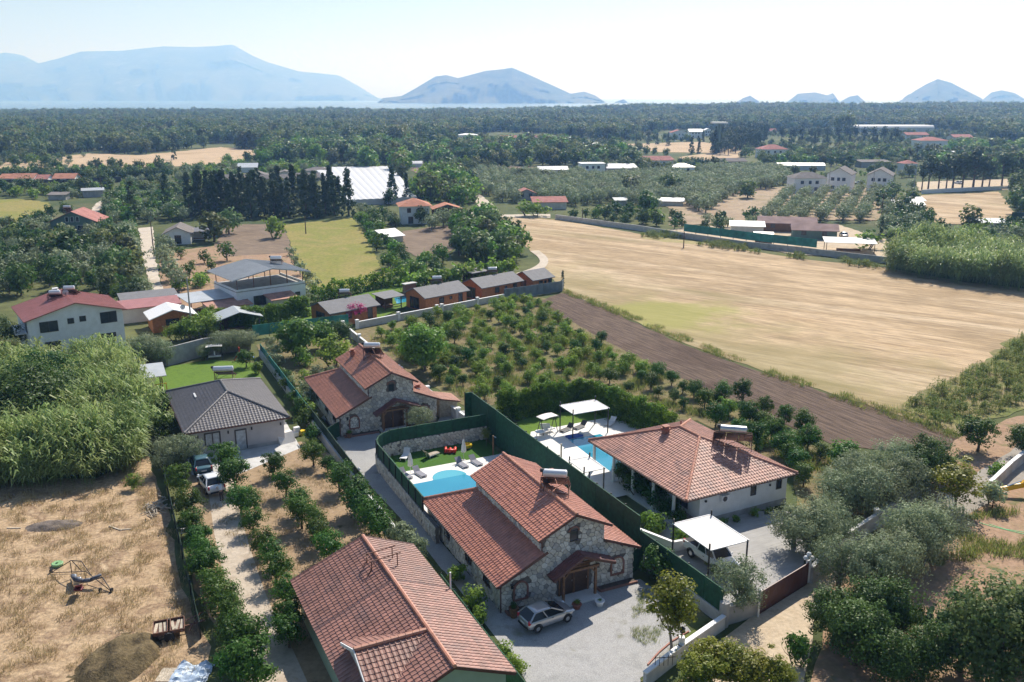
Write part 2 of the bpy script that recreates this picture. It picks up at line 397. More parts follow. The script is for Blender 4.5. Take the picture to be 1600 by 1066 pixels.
def mountain(name, D, prof, depth, seed, base_v=None):
    """range of hills at distance D from a skyline given as (photo x, photo y) pairs, with real depth and ridges"""
    pts = [P(u, 152 + 40, 0) for u, v in prof]
    xs0 = [(u - 800) / CF / _c * D for u, v in prof]
    zs0 = [CH + D * (CYH - v) / CF / (_c * _c) for u, v in prof]
    rr = np.random.RandomState(seed); n = 150; m = 26
    xs = np.linspace(xs0[0], xs0[-1], n); zt = np.interp(xs, xs0, zs0)
    ph = rr.rand(12) * 6.28; fr = np.linspace(2, 40, 12) / (xs[-1] - xs[0]) * 6.28
    V = []; F = []
    for j in range(m):
        t = j / (m - 1); s = t * 2 - 1                     # -1 near foot, 0 crest, 1 far foot
        sh = max(0, 1 - abs(s)) ** 0.8
        for i in range(n):
            w = 2.2 * mnoise.fractal(Vector((xs[i] / depth * 2.2 + seed, s * 2.6, seed * .7)), .9, 2.1, 5)
            z = zt[i] * sh * (1 + 0.22 * w * (1 - sh) * (1.2 if sh < 1 else 0))
            V.append((xs[i] * (1 + (s * depth) / D), D + s * depth + 0.22 * depth * w * (1 - sh), max(z, -1.4) if sh > 0 else -1.4))
    for j in range(m - 1):
        for i in range(n - 1): a = j * n + i; F.append((a, a + 1, a + n + 1, a + n))
    me = bpy.data.meshes.new(name); me.from_pydata(V, [], F); me.materials.append(M('g_hill'))
    me.polygons.foreach_set('use_smooth', [True] * len(F))
    o = link(bpy.data.objects.new(name, me)); o['kind'] = 'structure'; return o
mountain('hills', 11500, [(-140, 150), (-60, 108), (0, 104), (60, 101), (120, 105), (150, 98), (180, 90), (240, 88), (300, 82), (345, 84), (400, 80), (425, 94), (445, 103), (490, 116), (550, 122), (575, 135), (608, 155)], 1500, 3)
mountain('far_hills', 12600, [(-60, 120), (20, 100), (45, 93), (75, 90), (100, 95), (125, 108), (170, 130)], 700, 5)
mountain('island', 6200, [(606, 158), (612, 153), (640, 150), (665, 137), (690, 123), (705, 121), (722, 125), (760, 116), (800, 111), (825, 121), (860, 136), (885, 147), (905, 144), (920, 149), (935, 158)], 520, 7)
mountain('islet', 6000, [(950, 158.5), (962, 154.5), (968, 158.5)], 60, 9)
mountain('islet', 5200, [(1126, 159), (1136, 153), (1146, 149.5), (1160, 158)], 130, 12)
mountain('islet', 5600, [(1200, 159), (1215, 147), (1240, 145), (1258, 149), (1266, 146), (1276, 158)], 260, 13)
mountain('islet', 5900, [(1276, 159), (1290, 151), (1302, 149), (1314, 158)], 120, 14)
mountain('island', 5600, [(1366, 159), (1382, 145), (1400, 134), (1416, 127), (1436, 132), (1460, 143), (1482, 153), (1490, 159)], 420, 15)
mountain('islet', 6300, [(1480, 159), (1496, 145), (1510, 142), (1530, 146), (1550, 157)], 220, 16)

# fields, paths, roads
patch('dry_field', [(-60, 740), (60, 745), (150, 748), (232, 712), (252, 770), (275, 880), (300, 960), (330, 1010), (300, 1100), (-120, 1100)], M('g_dry'))
patch('orchard_soil', [(290, 730), (345, 705), (420, 700), (470, 690), (500, 700), (560, 760), (640, 850), (700, 930), (640, 1100), (380, 1100), (300, 900)], M('g_soil_tan'))
patch('dirt_path', smooth_pts([(322, 735), (330, 800), (338, 850), (360, 940), (382, 1010), (395, 1110)]) + smooth_pts([(500, 1110), (455, 1010), (420, 940), (392, 860), (375, 800), (362, 735)]), M('g_path'), amp=.15)
patch('house_apron', [(290, 715), (300, 742), (372, 742), (470, 700), (447, 660), (300, 690)], M('pale_concrete'), amp=0)
patch('gravel_lane', [(505, 655), (478, 640), (478, 600), (530, 690), (575, 756), (640, 825), (720, 925), (800, 1030), (850, 1110), (1010, 1110), (1000, 1060), (1090, 1000), (1035, 930), (1000, 905), (900, 925), (783, 957), (690, 848), (590, 735), (592, 700), (640, 690), (530, 660)], M('g_gravel'), amp=0)
patch('paved_lane', [(533, 684), (592, 684), (590, 735), (690, 848), (770, 945), (690, 890), (640, 825), (575, 756), (525, 690)], M('g_lane'), amp=0)
patch('lawn_strip', [(1000, 1066), (1120, 990), (1100, 960), (1068, 920), (1040, 905), (1058, 940), (1085, 985)], M('g_greenweed'), amp=.3, step=.7)
patch('pool_garden_lawn', [(592, 705), (745, 676), (800, 727), (655, 765), (612, 730)], M('g_turf'), amp=0)
patch('courtyard', [(668, 700), (735, 690), (745, 640), (690, 645)], M('g_lane'), amp=0)
patch('orchard_ground', [(545, 520), (600, 500), (700, 480), (830, 462), (870, 470), (1000, 545), (1180, 650), (1330, 730), (1470, 700), (1440, 760), (1380, 800), (1240, 830), (1240, 745), (1090, 658), (1040, 655), (900, 600), (780, 630), (735, 640), (600, 560)], M('g_orchard'))
patch('vegetable_garden', [(400, 540), (440, 520), (545, 520), (600, 560), (540, 600), (500, 655), (425, 585)], M('g_orchard'))
patch('plowed_field', [(838, 472), (882, 457), (960, 490), (1070, 540), (1200, 585), (1300, 618), (1400, 650), (1500, 684), (1478, 706), (1400, 705), (1300, 695), (1180, 645), (1060, 590), (940, 530)], M('g_plow'))
patch('stubble_field', [(762, 338), (800, 337), (868, 343), (1000, 366), (1130, 385), (1250, 405), (1380, 418), (1500, 440), (1640, 455), (1950, 490), (1950, 530), (1660, 560), (1600, 600), (1500, 680), (1400, 648), (1300, 616), (1200, 583), (1070, 537), (960, 487), (882, 456), (850, 425), (845, 405), (815, 380)], M('g_wheat'))
patch('weedy_patch', [(1000, 366), (1060, 376), (1130, 384), (1080, 382), (1010, 374)], M('g_weed3') if 'g_weed3' in MATS else gm('g_weed3', [(.30, .27, .10), (.36, .30, .15), (.25, .25, .08)], .15, .9, .3, .08), amp=1.5, step=3)
patch('green_bank', [(1395, 640), (1420, 625), (1500, 585), (1600, 520), (1680, 480), (1950, 420), (1950, 570), (1680, 640), (1600, 640), (1500, 668), (1460, 668)], M('g_greenweed'), amp=.8)
patch('garden_soil', [(1380, 800), (1450, 740), (1490, 690), (1520, 672), (1680, 630), (1950, 560), (1950, 1100), (1260, 1100), (1290, 960), (1290, 900)], M('g_redsoil'))
patch('sandy_road', [(1128, 1000), (1180, 960), (1265, 890), (1330, 850), (1360, 830), (1330, 880), (1290, 930), (1270, 1000), (1260, 1100), (1060, 1100), (1040, 1080)], M('g_sand'))
patch('asphalt_road', [(1950, 545), (1700, 690), (1600, 755), (1500, 815), (1440, 850), (1380, 880), (1330, 900), (1300, 885), (1350, 855), (1440, 800), (1520, 745), (1600, 690), (1700, 625), (1950, 490)], gm('g_asph', [(.30, .27, .24), (.36, .33, .29)], .2, 2, .15, .02), amp=.2)
patch('lawn', [(806, 662), (830, 650), (960, 638), (985, 650), (900, 668), (835, 690)], M('g_lawn'), amp=0)
patch('lawn', [(240, 600), (255, 575), (330, 563), (395, 568), (410, 592), (262, 615)], M('g_lawn'), amp=.1)
patch('driveway', [(1010, 800), (1240, 800), (1262, 838), (1255, 885), (1185, 945), (1135, 975), (1060, 890)], M('g_pavers'), amp=0)
patch('meadow', [(443, 352), (500, 346), (550, 341), (562, 352), (602, 432), (590, 446), (480, 455), (470, 430)], M('g_meadow'))
patch('plowed_plot', [(352, 352), (440, 350), (452, 378), (455, 395), (350, 402), (335, 385)], M('g_brown'))
patch('plowed_plot', [(628, 362), (716, 350), (722, 384), (668, 408), (632, 392)], M('g_brown'))
patch('yard_soil', [(250, 395), (335, 385), (350, 402), (455, 395), (475, 440), (330, 470), (280, 500), (250, 455)], M('g_redsoil'))
patch('sandy_road', [(216, 357), (239, 355), (243, 400), (250, 440), (272, 478), (300, 500), (275, 505), (250, 480), (232, 440), (222, 400)], M('g_road'), amp=.2)
patch('sandy_road', [(190, 297), (200, 297), (165, 318), (152, 338), (150, 355), (140, 355), (138, 335), (150, 318)], M('g_road'), amp=.3)
patch('sandy_road', [(728, 300), (745, 300), (776, 325), (780, 336), (860, 335), (860, 341), (800, 340), (760, 342), (722, 341), (720, 335), (752, 330), (745, 318)], M('g_road'), amp=.3)
patch('dirt_track', smooth_pts([(842, 392), (856, 405), (852, 418), (835, 428), (818, 432)]) + smooth_pts([(806, 428), (830, 420), (843, 411), (840, 402), (828, 393)]), M('g_road'), amp=.3)
patch('field', [(-40, 312), (40, 312), (78, 318), (75, 332), (45, 345), (-40, 362)], M('g_meadow'), amp=1)
patch('field', [(-40, 248), (60, 250), (140, 240), (215, 243), (270, 238), (345, 230), (395, 235), (425, 245), (330, 258), (230, 262), (130, 262), (-40, 268)], M('g_farfield'), amp=2, step=8)
patch('field', [(640, 262), (700, 258), (860, 262), (872, 270), (760, 272), (650, 271)], M('g_brown'), amp=2, step=8)
patch('field', [(960, 226), (1090, 222), (1160, 228), (1130, 240), (1030, 238), (985, 233)], M('g_farfield'), amp=2, step=8)
patch('field', [(1060, 246), (1160, 234), (1170, 240), (1140, 250), (1070, 254)], M('g_farfield'), amp=2, step=8)
patch('field', [(1440, 306), (1560, 300), (1582, 330), (1585, 352), (1455, 350), (1440, 330)], M('g_wheat'), amp=1, step=5)
patch('field', [(1530, 232), (1600, 226), (1680, 228), (1680, 240), (1560, 244)], M('g_farfield'), amp=2, step=8)
patch('yard', [(1040, 360), (1180, 345), (1310, 352), (1400, 380), (1395, 408), (1240, 398), (1090, 372)], M('g_sand'), amp=.5)
patch('yard', [(1430, 285), (1575, 280), (1575, 297), (1440, 303)], M('g_sand'), amp=.5)
patch('olive_grove_soil', [(1040, 300), (1230, 292), (1400, 295), (1400, 345), (1200, 345), (1050, 355)], gm('g_olive', [(.30, .22, .15), (.38, .29, .2), (.22, .19, .1)], .05, .5, .25, .05), amp=1)
patch('bungalow_lawn', [(395, 528), (470, 505), (590, 500), (640, 478), (640, 440), (600, 450), (480, 480), (400, 515)], M('g_lawn'), amp=0)

# the air: one closed box of even haze round everything
hz = MB(); hz.box((0, 7770, 353), (30000, 15900, 710))
hzo = hz.build('haze', bpy.data.materials.new('haze_air')); hm = hzo.data.materials[0]; hm.use_nodes = True; hn = hm.node_tree; hn.nodes.clear()
vol = hn.nodes.new('ShaderNodeVolumePrincipled'); ho = hn.nodes.new('ShaderNodeOutputMaterial')
vol.inputs['Color'].default_value = (.27, .50, 1.0, 1); vol.inputs['Absorption Color'].default_value = (1, 1, 1, 1); vol.inputs['Density'].default_value = 0.0002; vol.inputs['Anisotropy'].default_value = 0.3
hn.links.new(vol.outputs[0], ho.inputs['Volume'])
tag(hzo, 'pale sea haze lying over the plain and hills', 'haze', kind='stuff')
# ------------------------------------------------------------------ plants: leaf-built crowns, trunks, reeds, grass
lm = leaf_mat
lm('leaf_citrus', (.032, .095, .014), (.115, .215, .040), .5, .38, .22, .2)
lm('leaf_olive', (.165, .215, .115), (.35, .41, .24), .55, .35)
lm('leaf_lime', (.16, .21, .028), (.31, .31, .05), .4, .5)
lm('leaf_bush', (0.100, 0.195, 0.026), (0.290, 0.422, 0.073), .5, .5)
lm('leaf_fig', (0.071, 0.177, 0.026), (0.211, 0.370, 0.066), .45, .45)
lm('leaf_hedge', (0.041, 0.124, 0.012), (0.264, 0.396, 0.033), .5, .42, .08)
lm('leaf_dark', (0.035, 0.088, 0.021), (0.112, 0.191, 0.046), .5, .35)
lm('leaf_wood', (0.053, 0.106, 0.033), (0.185, 0.231, 0.079), .55, .42, .35)
lm('leaf_pine', (0.035, 0.068, 0.035), (0.092, 0.139, 0.066), .6, .25)
lm('leaf_reed', (.20, .29, .085), (.45, .53, .20), .45, .5)
lm('leaf_dry', (.34, .26, .13), (.50, .40, .22), .8, .3)
lm('leaf_grass', (0.142, 0.212, 0.047), (0.370, 0.383, 0.119), .7, .4)
lm('flower_pink', (.45, .03, .16), (.60, .08, .25), .6, .4)
lm('cactus_green', (.05, .10, .05), (.09, .15, .07), .5, .05)
def leaf_mesh(name, C, Nn, size, tint, material, asp=1.6, up=None, extra=None):
    """one quad per leaf: centre C, normal Nn, length size, width size/asp"""
    n = len(C); rs = np.random.RandomState(n)
    Nn = Nn / (np.linalg.norm(Nn, axis=1, keepdims=True) + 1e-9)
    t = rs.normal(size=(n, 3)) if up is None else up + rs.normal(size=(n, 3)) * .25
    a = np.cross(Nn, t); a /= (np.linalg.norm(a, axis=1, keepdims=True) + 1e-9); b = np.cross(a, Nn)
    s = (np.asarray(size) * np.ones(n))[:, None] / 2
    V = np.empty((n, 4, 3)); V[:, 0] = C - b * s; V[:, 1] = C + a * s / asp + Nn * s * .15; V[:, 2] = C + b * s; V[:, 3] = C - a * s / asp + Nn * s * .15
    return quads_mesh(name, V, tint, material, extra)
def quads_mesh(name, V, tint, material, extra=None):
    n = len(V); me = bpy.data.meshes.new(name)
    ev = np.zeros((0, 3)); ef = []
    if extra: ev = np.array([tuple(q) for q in extra.v]); ef = extra.f
    me.vertices.add(n * 4 + len(ev)); me.vertices.foreach_set('co', np.concatenate([V.reshape(-1, 3), ev]).astype(np.float32).ravel())
    tot = n * 4 + sum(len(f) for f in ef); me.loops.add(tot)
    li = list(range(n * 4)); st = list(range(0, n * 4, 4)); 
    for f in ef: st.append(len(li)); li += [n * 4 + i for i in f]
    me.loops.foreach_set('vertex_index', li); me.polygons.add(n + len(ef)); me.polygons.foreach_set('loop_start', st)
    me.materials.append(material)
    if extra: me.materials.append(M('bark')); me.polygons.foreach_set('material_index', [0] * n + [1] * len(ef))
    me.update(calc_edges=True); me.validate()
    at = me.attributes.new('tint', 'FLOAT', 'FACE'); at.data.foreach_set('value', np.concatenate([np.asarray(tint, dtype=np.float32), np.zeros(len(ef), np.float32)]))
    return me
def crown(rs, nc, per, rad, cz, cr, ls, shell=.55, shape=None, droop=0.0, clumpvar=.5, tmin=0., flat=.8):
    """leaf clumps through the crown: returns centres, normals, sizes, tints"""
    C = []; Nn = []; T = []
    k = 0
    while k < nc:
        q = rs.normal(size=3); q /= np.linalg.norm(q); r = (shell + (1 - shell) * rs.rand()) if rs.rand() < .8 else rs.rand() * shell
        c = q * r * np.array(rad)
        if shape is not None:
            a_ = rs.rand() * 6.28; c = np.array([math.cos(a_) * rad[0] * rs.rand() ** .4, math.sin(a_) * rad[1] * rs.rand() ** .4, (rs.rand() * 2 - 1) * rad[2]])
            lim = shape(c, rs); a_ = rs.rand() * 6.28; c[0] = math.cos(a_) * lim * rs.rand() ** .5; c[1] = math.sin(a_) * lim * rs.rand() ** .5
        k += 1
        R_ = cr * (1 + clumpvar * (rs.rand() - .5) * 2); tt = rs.rand()
        d = rs.normal(size=(per, 3)); d /= np.linalg.norm(d, axis=1, keepdims=True); rr = rs.rand(per, 1) ** .45 * R_
        pts = c + d * rr * np.array([1, 1, flat]); pts[:, 2] -= droop * rr[:, 0]
        C.append(pts); Nn.append(d + q * .6 + rs.normal(size=(per, 3)) * .5 + np.array([0, 0, .35])); T.append(np.clip(tmin + (1 - tmin) * (tt * .6 + rs.rand(per) * .4), 0, 1))
    C = np.concatenate(C); C[:, 2] += cz
    keep = C[:, 2] > .08
    C = C[keep]; Nn = np.concatenate(Nn)[keep]; T = np.concatenate(T)[keep]
    return C, Nn, ls * (.7 + .6 * rs.rand(len(C))), T
def trunk_mb(rs, h, r, cz, rad, limbs=5, multi=1):
    mb = MB()
    for q in range(multi):
        ox, oy = ((rs.rand() - .5) * .4, (rs.rand() - .5) * .4) if multi > 1 else (0, 0)
        a = np.array([ox, oy, -.05]); b = np.array([ox * 2 + (rs.rand() - .5) * .2, oy * 2 + (rs.rand() - .5) * .2, h])
        m = (a + b) / 2 + np.array([(rs.rand() - .5) * .12, (rs.rand() - .5) * .12, 0])
        mb.tube(a, m, r * 1.25, r, 7, 0, False); mb.tube(m, b, r, r * .8, 7, 0, False)
        for k in range(limbs):
            t = k / limbs * 6.28 + rs.rand(); e = np.array([math.cos(t) * rad[0] * .6, math.sin(t) * rad[1] * .6, cz + (rs.rand() - .3) * rad[2] * .7 - h]) + b
            mid = (b + e) / 2 + np.array([0, 0, -.1 * rad[2]])
            mb.tube(b, mid, r * .55, r * .4, 5, 0, False); mb.tube(mid, e, r * .4, r * .12, 5, 0, False)
    return mb
KIND = {}; LOWC = {}; PL = {}
def make_kind(name, nvar, leaf, bark, h, rad, cz, nc, per, cr, ls, th, tr, lo=(40, 10, 1.8), hue=None, bt=0, **kw):
    """a species: nvar full variants (trunk mesh, crown mesh) and nvar light ones (joined, for the distance)"""
    hi = []; low = []; lowc = []
    for i in range(nvar):
        rs = np.random.RandomState(hash_(name) + i)
        rd = [rad[0] * (.88 + .24 * rs.rand()), rad[1] * (.88 + .24 * rs.rand()), rad[2] * (.9 + .2 * rs.rand())]
        multi = kw.get('multi', 1); limbs = kw.get('limbs', 5)
        ck = {k: v for k, v in kw.items() if k not in ('multi', 'limbs', 'asp')}
        C, N_, S, T = crown(rs, nc, per, rd, cz, cr, ls, **ck)
        cm = leaf_mesh(name + '_crown', C, N_, S, T, M(leaf), kw.get('asp', 1.6))
        tm = trunk_mb(rs, th, tr, cz, rd, limbs, multi)
        me = bpy.data.meshes.new(name + '_trunk'); me.from_pydata(tm.v, [], tm.f); me.materials.append(M(bark))
        hi.append((me, cm))
        rs = np.random.RandomState(hash_(name) + 50 + i)
        C, N_, S, T = crown(rs, lo[0], lo[1], rd, cz, cr * 1.1, ls * lo[2], **ck)
        low.append(leaf_mesh(name, C, N_, S, T, M(leaf), 1.3, extra=trunk_mb(rs, th, tr, cz, rd, 3))); lowc.append(leaf_mesh(name + '_crown', C, N_, S, T, M(leaf), 1.3))
    KIND[name] = (hi, low, h); LOWC[name] = lowc
def hash_(s_): return sum((i + 3) * ord(c) for i, c in enumerate(s_)) % 9973
def cone_shape(rx, h2, p=1.0):
    def f(c, rs):
        t = (c[2] + h2) / (2 * h2); lim = rx * max(0, 1 - t) ** p * (.75 + .35 * rs.rand())
        return lim
    return f
make_kind('citrus_tree', 5, 'leaf_citrus', 'bark', 3.3, (1.35, 1.35, 1.3), 1.95, 46, 62, .55, .20, .9, .11)
make_kind('olive_tree', 4, 'leaf_olive', 'bark_grey', 5.0, (2.4, 2.4, 2.0), 2.85, 75, 85, .78, .22, 1.2, .22, lo=(50, 12, 2.2), shell=.6, asp=2.6)
make_kind('young_lime_tree', 3, 'leaf_lime', 'bark_grey', 5.2, (1.25, 1.25, 1.9), 3.4, 60, 75, .5, .175, 1.7, .07, lo=(40, 10, 2.2), shell=.4)
make_kind('orchard_bush', 5, 'leaf_bush', 'bark', 2.3, (1.15, 1.15, .95), 1.2, 34, 42, .5, .20, .5, .05, lo=(26, 9, 1.9), shell=.35, multi=2)
make_kind('fig_tree', 3, 'leaf_fig', 'bark_grey', 4.2, (1.9, 1.9, 1.6), 2.4, 60, 60, .7, .26, 1.0, .12, lo=(40, 10, 2.1), asp=1.15)
make_kind('broadleaf_tree', 5, 'leaf_wood', 'bark', 8.5, (3.4, 3.4, 3.8), 4.5, 110, 95, 1.15, .29, 1.6, .26, lo=(52, 11, 3.3), shell=.5)
make_kind('dark_tree', 4, 'leaf_dark', 'bark', 7.0, (2.7, 2.7, 3.2), 3.6, 95, 90, .98, .25, 1.2, .2, lo=(50, 11, 3.1), shell=.5)
make_kind('conifer_tree', 4, 'leaf_pine', 'bark', 11.0, (2.6, 2.6, 5.4), 5.7, 130, 36, .6, .34, 4.0, .2, lo=(95, 11, 1.8), shell=.2, shape=cone_shape(2.7, 5.4, 1.0), limbs=0, droop=.2)
make_kind('cypress_tree', 3, 'leaf_pine', 'bark', 9.0, (.95, .95, 4.4), 4.6, 90, 30, .4, .28, 2.0, .14, lo=(50, 9, 2.0), shell=.2, shape=cone_shape(1.2, 4.4, .5), limbs=0)
make_kind('tall_pine', 3, 'leaf_pine', 'bark', 12.0, (3.0, 3.0, 4.2), 7.8, 80, 40, 1.1, .40, 6.0, .26, lo=(55, 9, 2.2), shell=.4)
make_kind('hedge_shrub', 4, 'leaf_hedge', 'bark', 2.6, (.72, .72, 1.3), 1.3, 60, 52, .32, .15, .7, .05, lo=(40, 10, 1.8), shell=.4, shape=cone_shape(.85, 1.5, .30), limbs=0)
make_kind('shrub', 4, 'leaf_bush', 'bark', 1.1, (.6, .6, .5), .55, 18, 40, .3, .15, .3, .03, lo=(14, 9, 1.8), shell=.3, multi=2)
make_kind('grey_shrub', 3, 'leaf_olive', 'bark', 1.6, (.8, .8, .7), .85, 22, 46, .36, .15, .4, .03, lo=(16, 9, 1.8), shell=.3, multi=2)
make_kind('dark_shrub', 3, 'leaf_citrus', 'bark', 1.5, (.8, .8, .7), .8, 24, 46, .36, .16, .4, .03, lo=(16, 9, 1.8), shell=.3, multi=2)
make_kind('flowering_shrub', 1, 'flower_pink', 'bark', 2.6, (1.6, .9, 1.0), 1.8, 40, 45, .5, .16, 1.0, .05, shell=.4)
PC = [0]
TREES = []
def plant(kind, loc, h=None, label=None, group=None, w=None, far=None, cat='tree', rng=R):
    """one plant as a thing of its own at loc; trunk and crown as children unless it is far off"""
    hi, low, h0 = KIND[kind]; s = (h or h0) / h0; PC[0] += 1
    sx = s * (w or rng.uniform(.92, 1.08)); x, y = loc[0], loc[1]
    d = math.hypot(x, y); far = d > 190 if far is None else far
    rz = rng.uniform(0, 6.28); z = loc[2] if len(loc) > 2 else 0
    i = rng.randrange(len(hi))
    if far and d > 900: o = bpy.data.objects.new(kind, low[i]); link(o)
    elif far:
        o = bpy.data.objects.new(kind, None); link(o); link(bpy.data.objects.new('trunk', hi[i][0]), o); link(bpy.data.objects.new('crown', LOWC[kind][i]), o)
    else:
        o = bpy.data.objects.new(kind, None); link(o)
        t = link(bpy.data.objects.new('trunk', hi[i][0]), o); c = link(bpy.data.objects.new('crown', hi[i][1]), o)
    o.location = (x, y, z); o.rotation_euler = (0, 0, rz); o.scale = (sx, sx * rng.uniform(.92, 1.08), s)
    tag(o, label, cat, group); PL.setdefault(kind, []).append((s / d, o, s)); return o
def in_poly(x, y, pts):
    c = False; j = len(pts) - 1
    for i in range(len(pts)):
        if (pts[i][1] > y) != (pts[j][1] > y) and x < (pts[j][0] - pts[i][0]) * (y - pts[i][1]) / (pts[j][1] - pts[i][1] + 1e-12) + pts[i][0]: c = not c
        j = i
    return c
def fill(px, sp, jit=.3, ang=0.0, sp2=None, rng=R, keepout=()):
    """points on a jittered, turned grid inside a polygon given in photo pixels"""
    pts = [(q.x, q.y) for q in Ps(px)]; sp2 = sp2 or sp
    ca, sa = math.cos(ang), math.sin(ang); rot = [(x * ca + y * sa, -x * sa + y * ca) for x, y in pts]
    x0, x1 = min(q[0] for q in rot), max(q[0] for q in rot); y0, y1 = min(q[1] for q in rot), max(q[1] for q in rot); out = []
    y = y0 + sp2 * .5
    while y < y1:
        x = x0 + sp * .5
        while x < x1:
            a = x + rng.uniform(-jit, jit) * sp; b = y + rng.uniform(-jit, jit) * sp2
            wx, wy = a * ca - b * sa, a * sa + b * ca
            if in_poly(wx, wy, pts) and not any(in_poly(wx, wy, k) for k in keepout): out.append((wx, wy))
            x += sp
        y += sp2
    return out
def scatter(name, pts, meshes, smin, smax, label, cat=None, tilt=0.0, seed=1, zsc=None, zf=None, hf=None):
    """uncountable cover: points with instances of the meshes, as ONE object"""
    n = len(pts); rs = np.random.RandomState(seed)
    me = bpy.data.meshes.new(name); me.vertices.add(n)
    co = np.zeros((n, 3), np.float32); a = np.asarray(pts, np.float32); co[:, :a.shape[1]] = a
    if zf: co[:, 2] = [zf(x, y) for x, y in a[:, :2]]
    me.vertices.foreach_set('co', co.ravel())
    sc = rs.uniform(smin, smax, n).astype(np.float32); zs = sc * (rs.uniform(*zsc, n) if zsc else 1) * (np.array([hf(q[0], q[1]) for q in pts]) if hf else 1)
    A = me.attributes.new('scl', 'FLOAT_VECTOR', 'POINT'); A.data.foreach_set('vector', np.stack([sc, sc, zs], 1).astype(np.float32).ravel())
    A = me.attributes.new('rot', 'FLOAT_VECTOR', 'POINT'); A.data.foreach_set('vector', np.stack([rs.normal(size=n) * tilt, rs.normal(size=n) * tilt, rs.rand(n) * 6.28], 1).astype(np.float32).ravel())
    A = me.attributes.new('idx', 'INT', 'POINT'); A.data.foreach_set('value', rs.randint(0, len(meshes), n).astype(np.int32))
    o = link(bpy.data.objects.new(name, me))
    ng = bpy.data.node_groups.new(name, 'GeometryNodeTree'); ng.interface.new_socket('Geometry', in_out='INPUT', socket_type='NodeSocketGeometry'); ng.interface.new_socket('Geometry', in_out='OUTPUT', socket_type='NodeSocketGeometry')
    N = ng.nodes.new; L = ng.links.new
    gi = N('NodeGroupInput'); go = N('NodeGroupOutput'); mp = N('GeometryNodeMeshToPoints'); L(gi.outputs[0], mp.inputs[0])
    io = N('GeometryNodeInstanceOnPoints'); L(mp.outputs[0], io.inputs['Points']); jn = N('GeometryNodeJoinGeometry')
    for k in reversed(range(len(meshes))):
        src = bpy.data.objects.new(name + '_source', meshes[k])
        oi = N('GeometryNodeObjectInfo'); oi.inputs['Object'].default_value = src; oi.inputs['As Instance'].default_value = True
        L(oi.outputs['Geometry'], jn.inputs[0])
    L(jn.outputs[0], io.inputs['Instance']); io.inputs['Pick Instance'].default_value = True
    def at(nm, t):
        q = N('GeometryNodeInputNamedAttribute'); q.data_type = t; q.inputs['Name'].default_value = nm; return q.outputs[0]
    L(at('idx', 'INT'), io.inputs['Instance Index']); L(at('scl', 'FLOAT_VECTOR'), io.inputs['Scale']); L(at('rot', 'FLOAT_VECTOR'), io.inputs['Rotation'])
    L(io.outputs[0], go.inputs[0])
    md = o.modifiers.new('scatter', 'NODES'); md.node_group = ng
    return tag(o, label, cat, kind='stuff')
def reed_clump(seed, h, ns, spread, leaf='leaf_reed', width=.085, nl=9):
    rs = np.random.RandomState(seed); V = []; T = []
    for k in range(ns):
        x, y = rs.normal(size=2) * spread; lean = rs.normal(size=2) * .10; hh = h * (.75 + .35 * rs.rand()); tt = rs.rand() * .5
        top = np.array([x + lean[0] * hh, y + lean[1] * hh, hh]); base = np.array([x, y, 0.]); w = np.array([.02, .01, 0])
        V.append([base - w, base + w, top + w * .5, top - w * .5]); T.append(tt * .5)
        for q in range(nl):
            t = .30 + .70 * (q + rs.rand()) / nl; p = base + (top - base) * t; a = rs.rand() * 6.28; ln = h * (.17 + .13 * rs.rand()) * (1.15 - .3 * t)
            d = np.array([math.cos(a), math.sin(a), 0]); s = np.array([-d[1], d[0], 0]) * width * (.7 + .6 * rs.rand())
            p1 = p + d * ln * .5 + np.array([0, 0, ln * .42]); p2 = p + d * ln * 1.1 + np.array([0, 0, ln * (.30 - .5 * rs.rand())])
            V.append([p - s * .5, p + s * .5, p1 + s, p1 - s]); T.append(tt + rs.rand() * .5); V.append([p1 - s, p1 + s, p2 + s * .15, p2 - s * .15]); T.append(tt + rs.rand() * .5)
    return quads_mesh('reed', np.array(V), np.clip(T, 0, 1), M(leaf))
def tuft(seed, h, nb, spread, leaf, width=.03):
    rs = np.random.RandomState(seed); V = []; T = []
    for k in range(nb):
        x, y = rs.normal(size=2) * spread; a = rs.rand() * 6.28; hh = h * (.5 + .7 * rs.rand()); d = np.array([math.cos(a), math.sin(a), 0]); s = np.array([-d[1], d[0], 0]) * width
        p = np.array([x, y, 0.]); q = p + d * hh * (.2 + .5 * rs.rand()) + np.array([0, 0, hh]); V.append([p - s, p + s, q + s * .4, q - s * .4]); T.append(rs.rand())
    return quads_mesh('tuft', np.array(V), T, M(leaf))
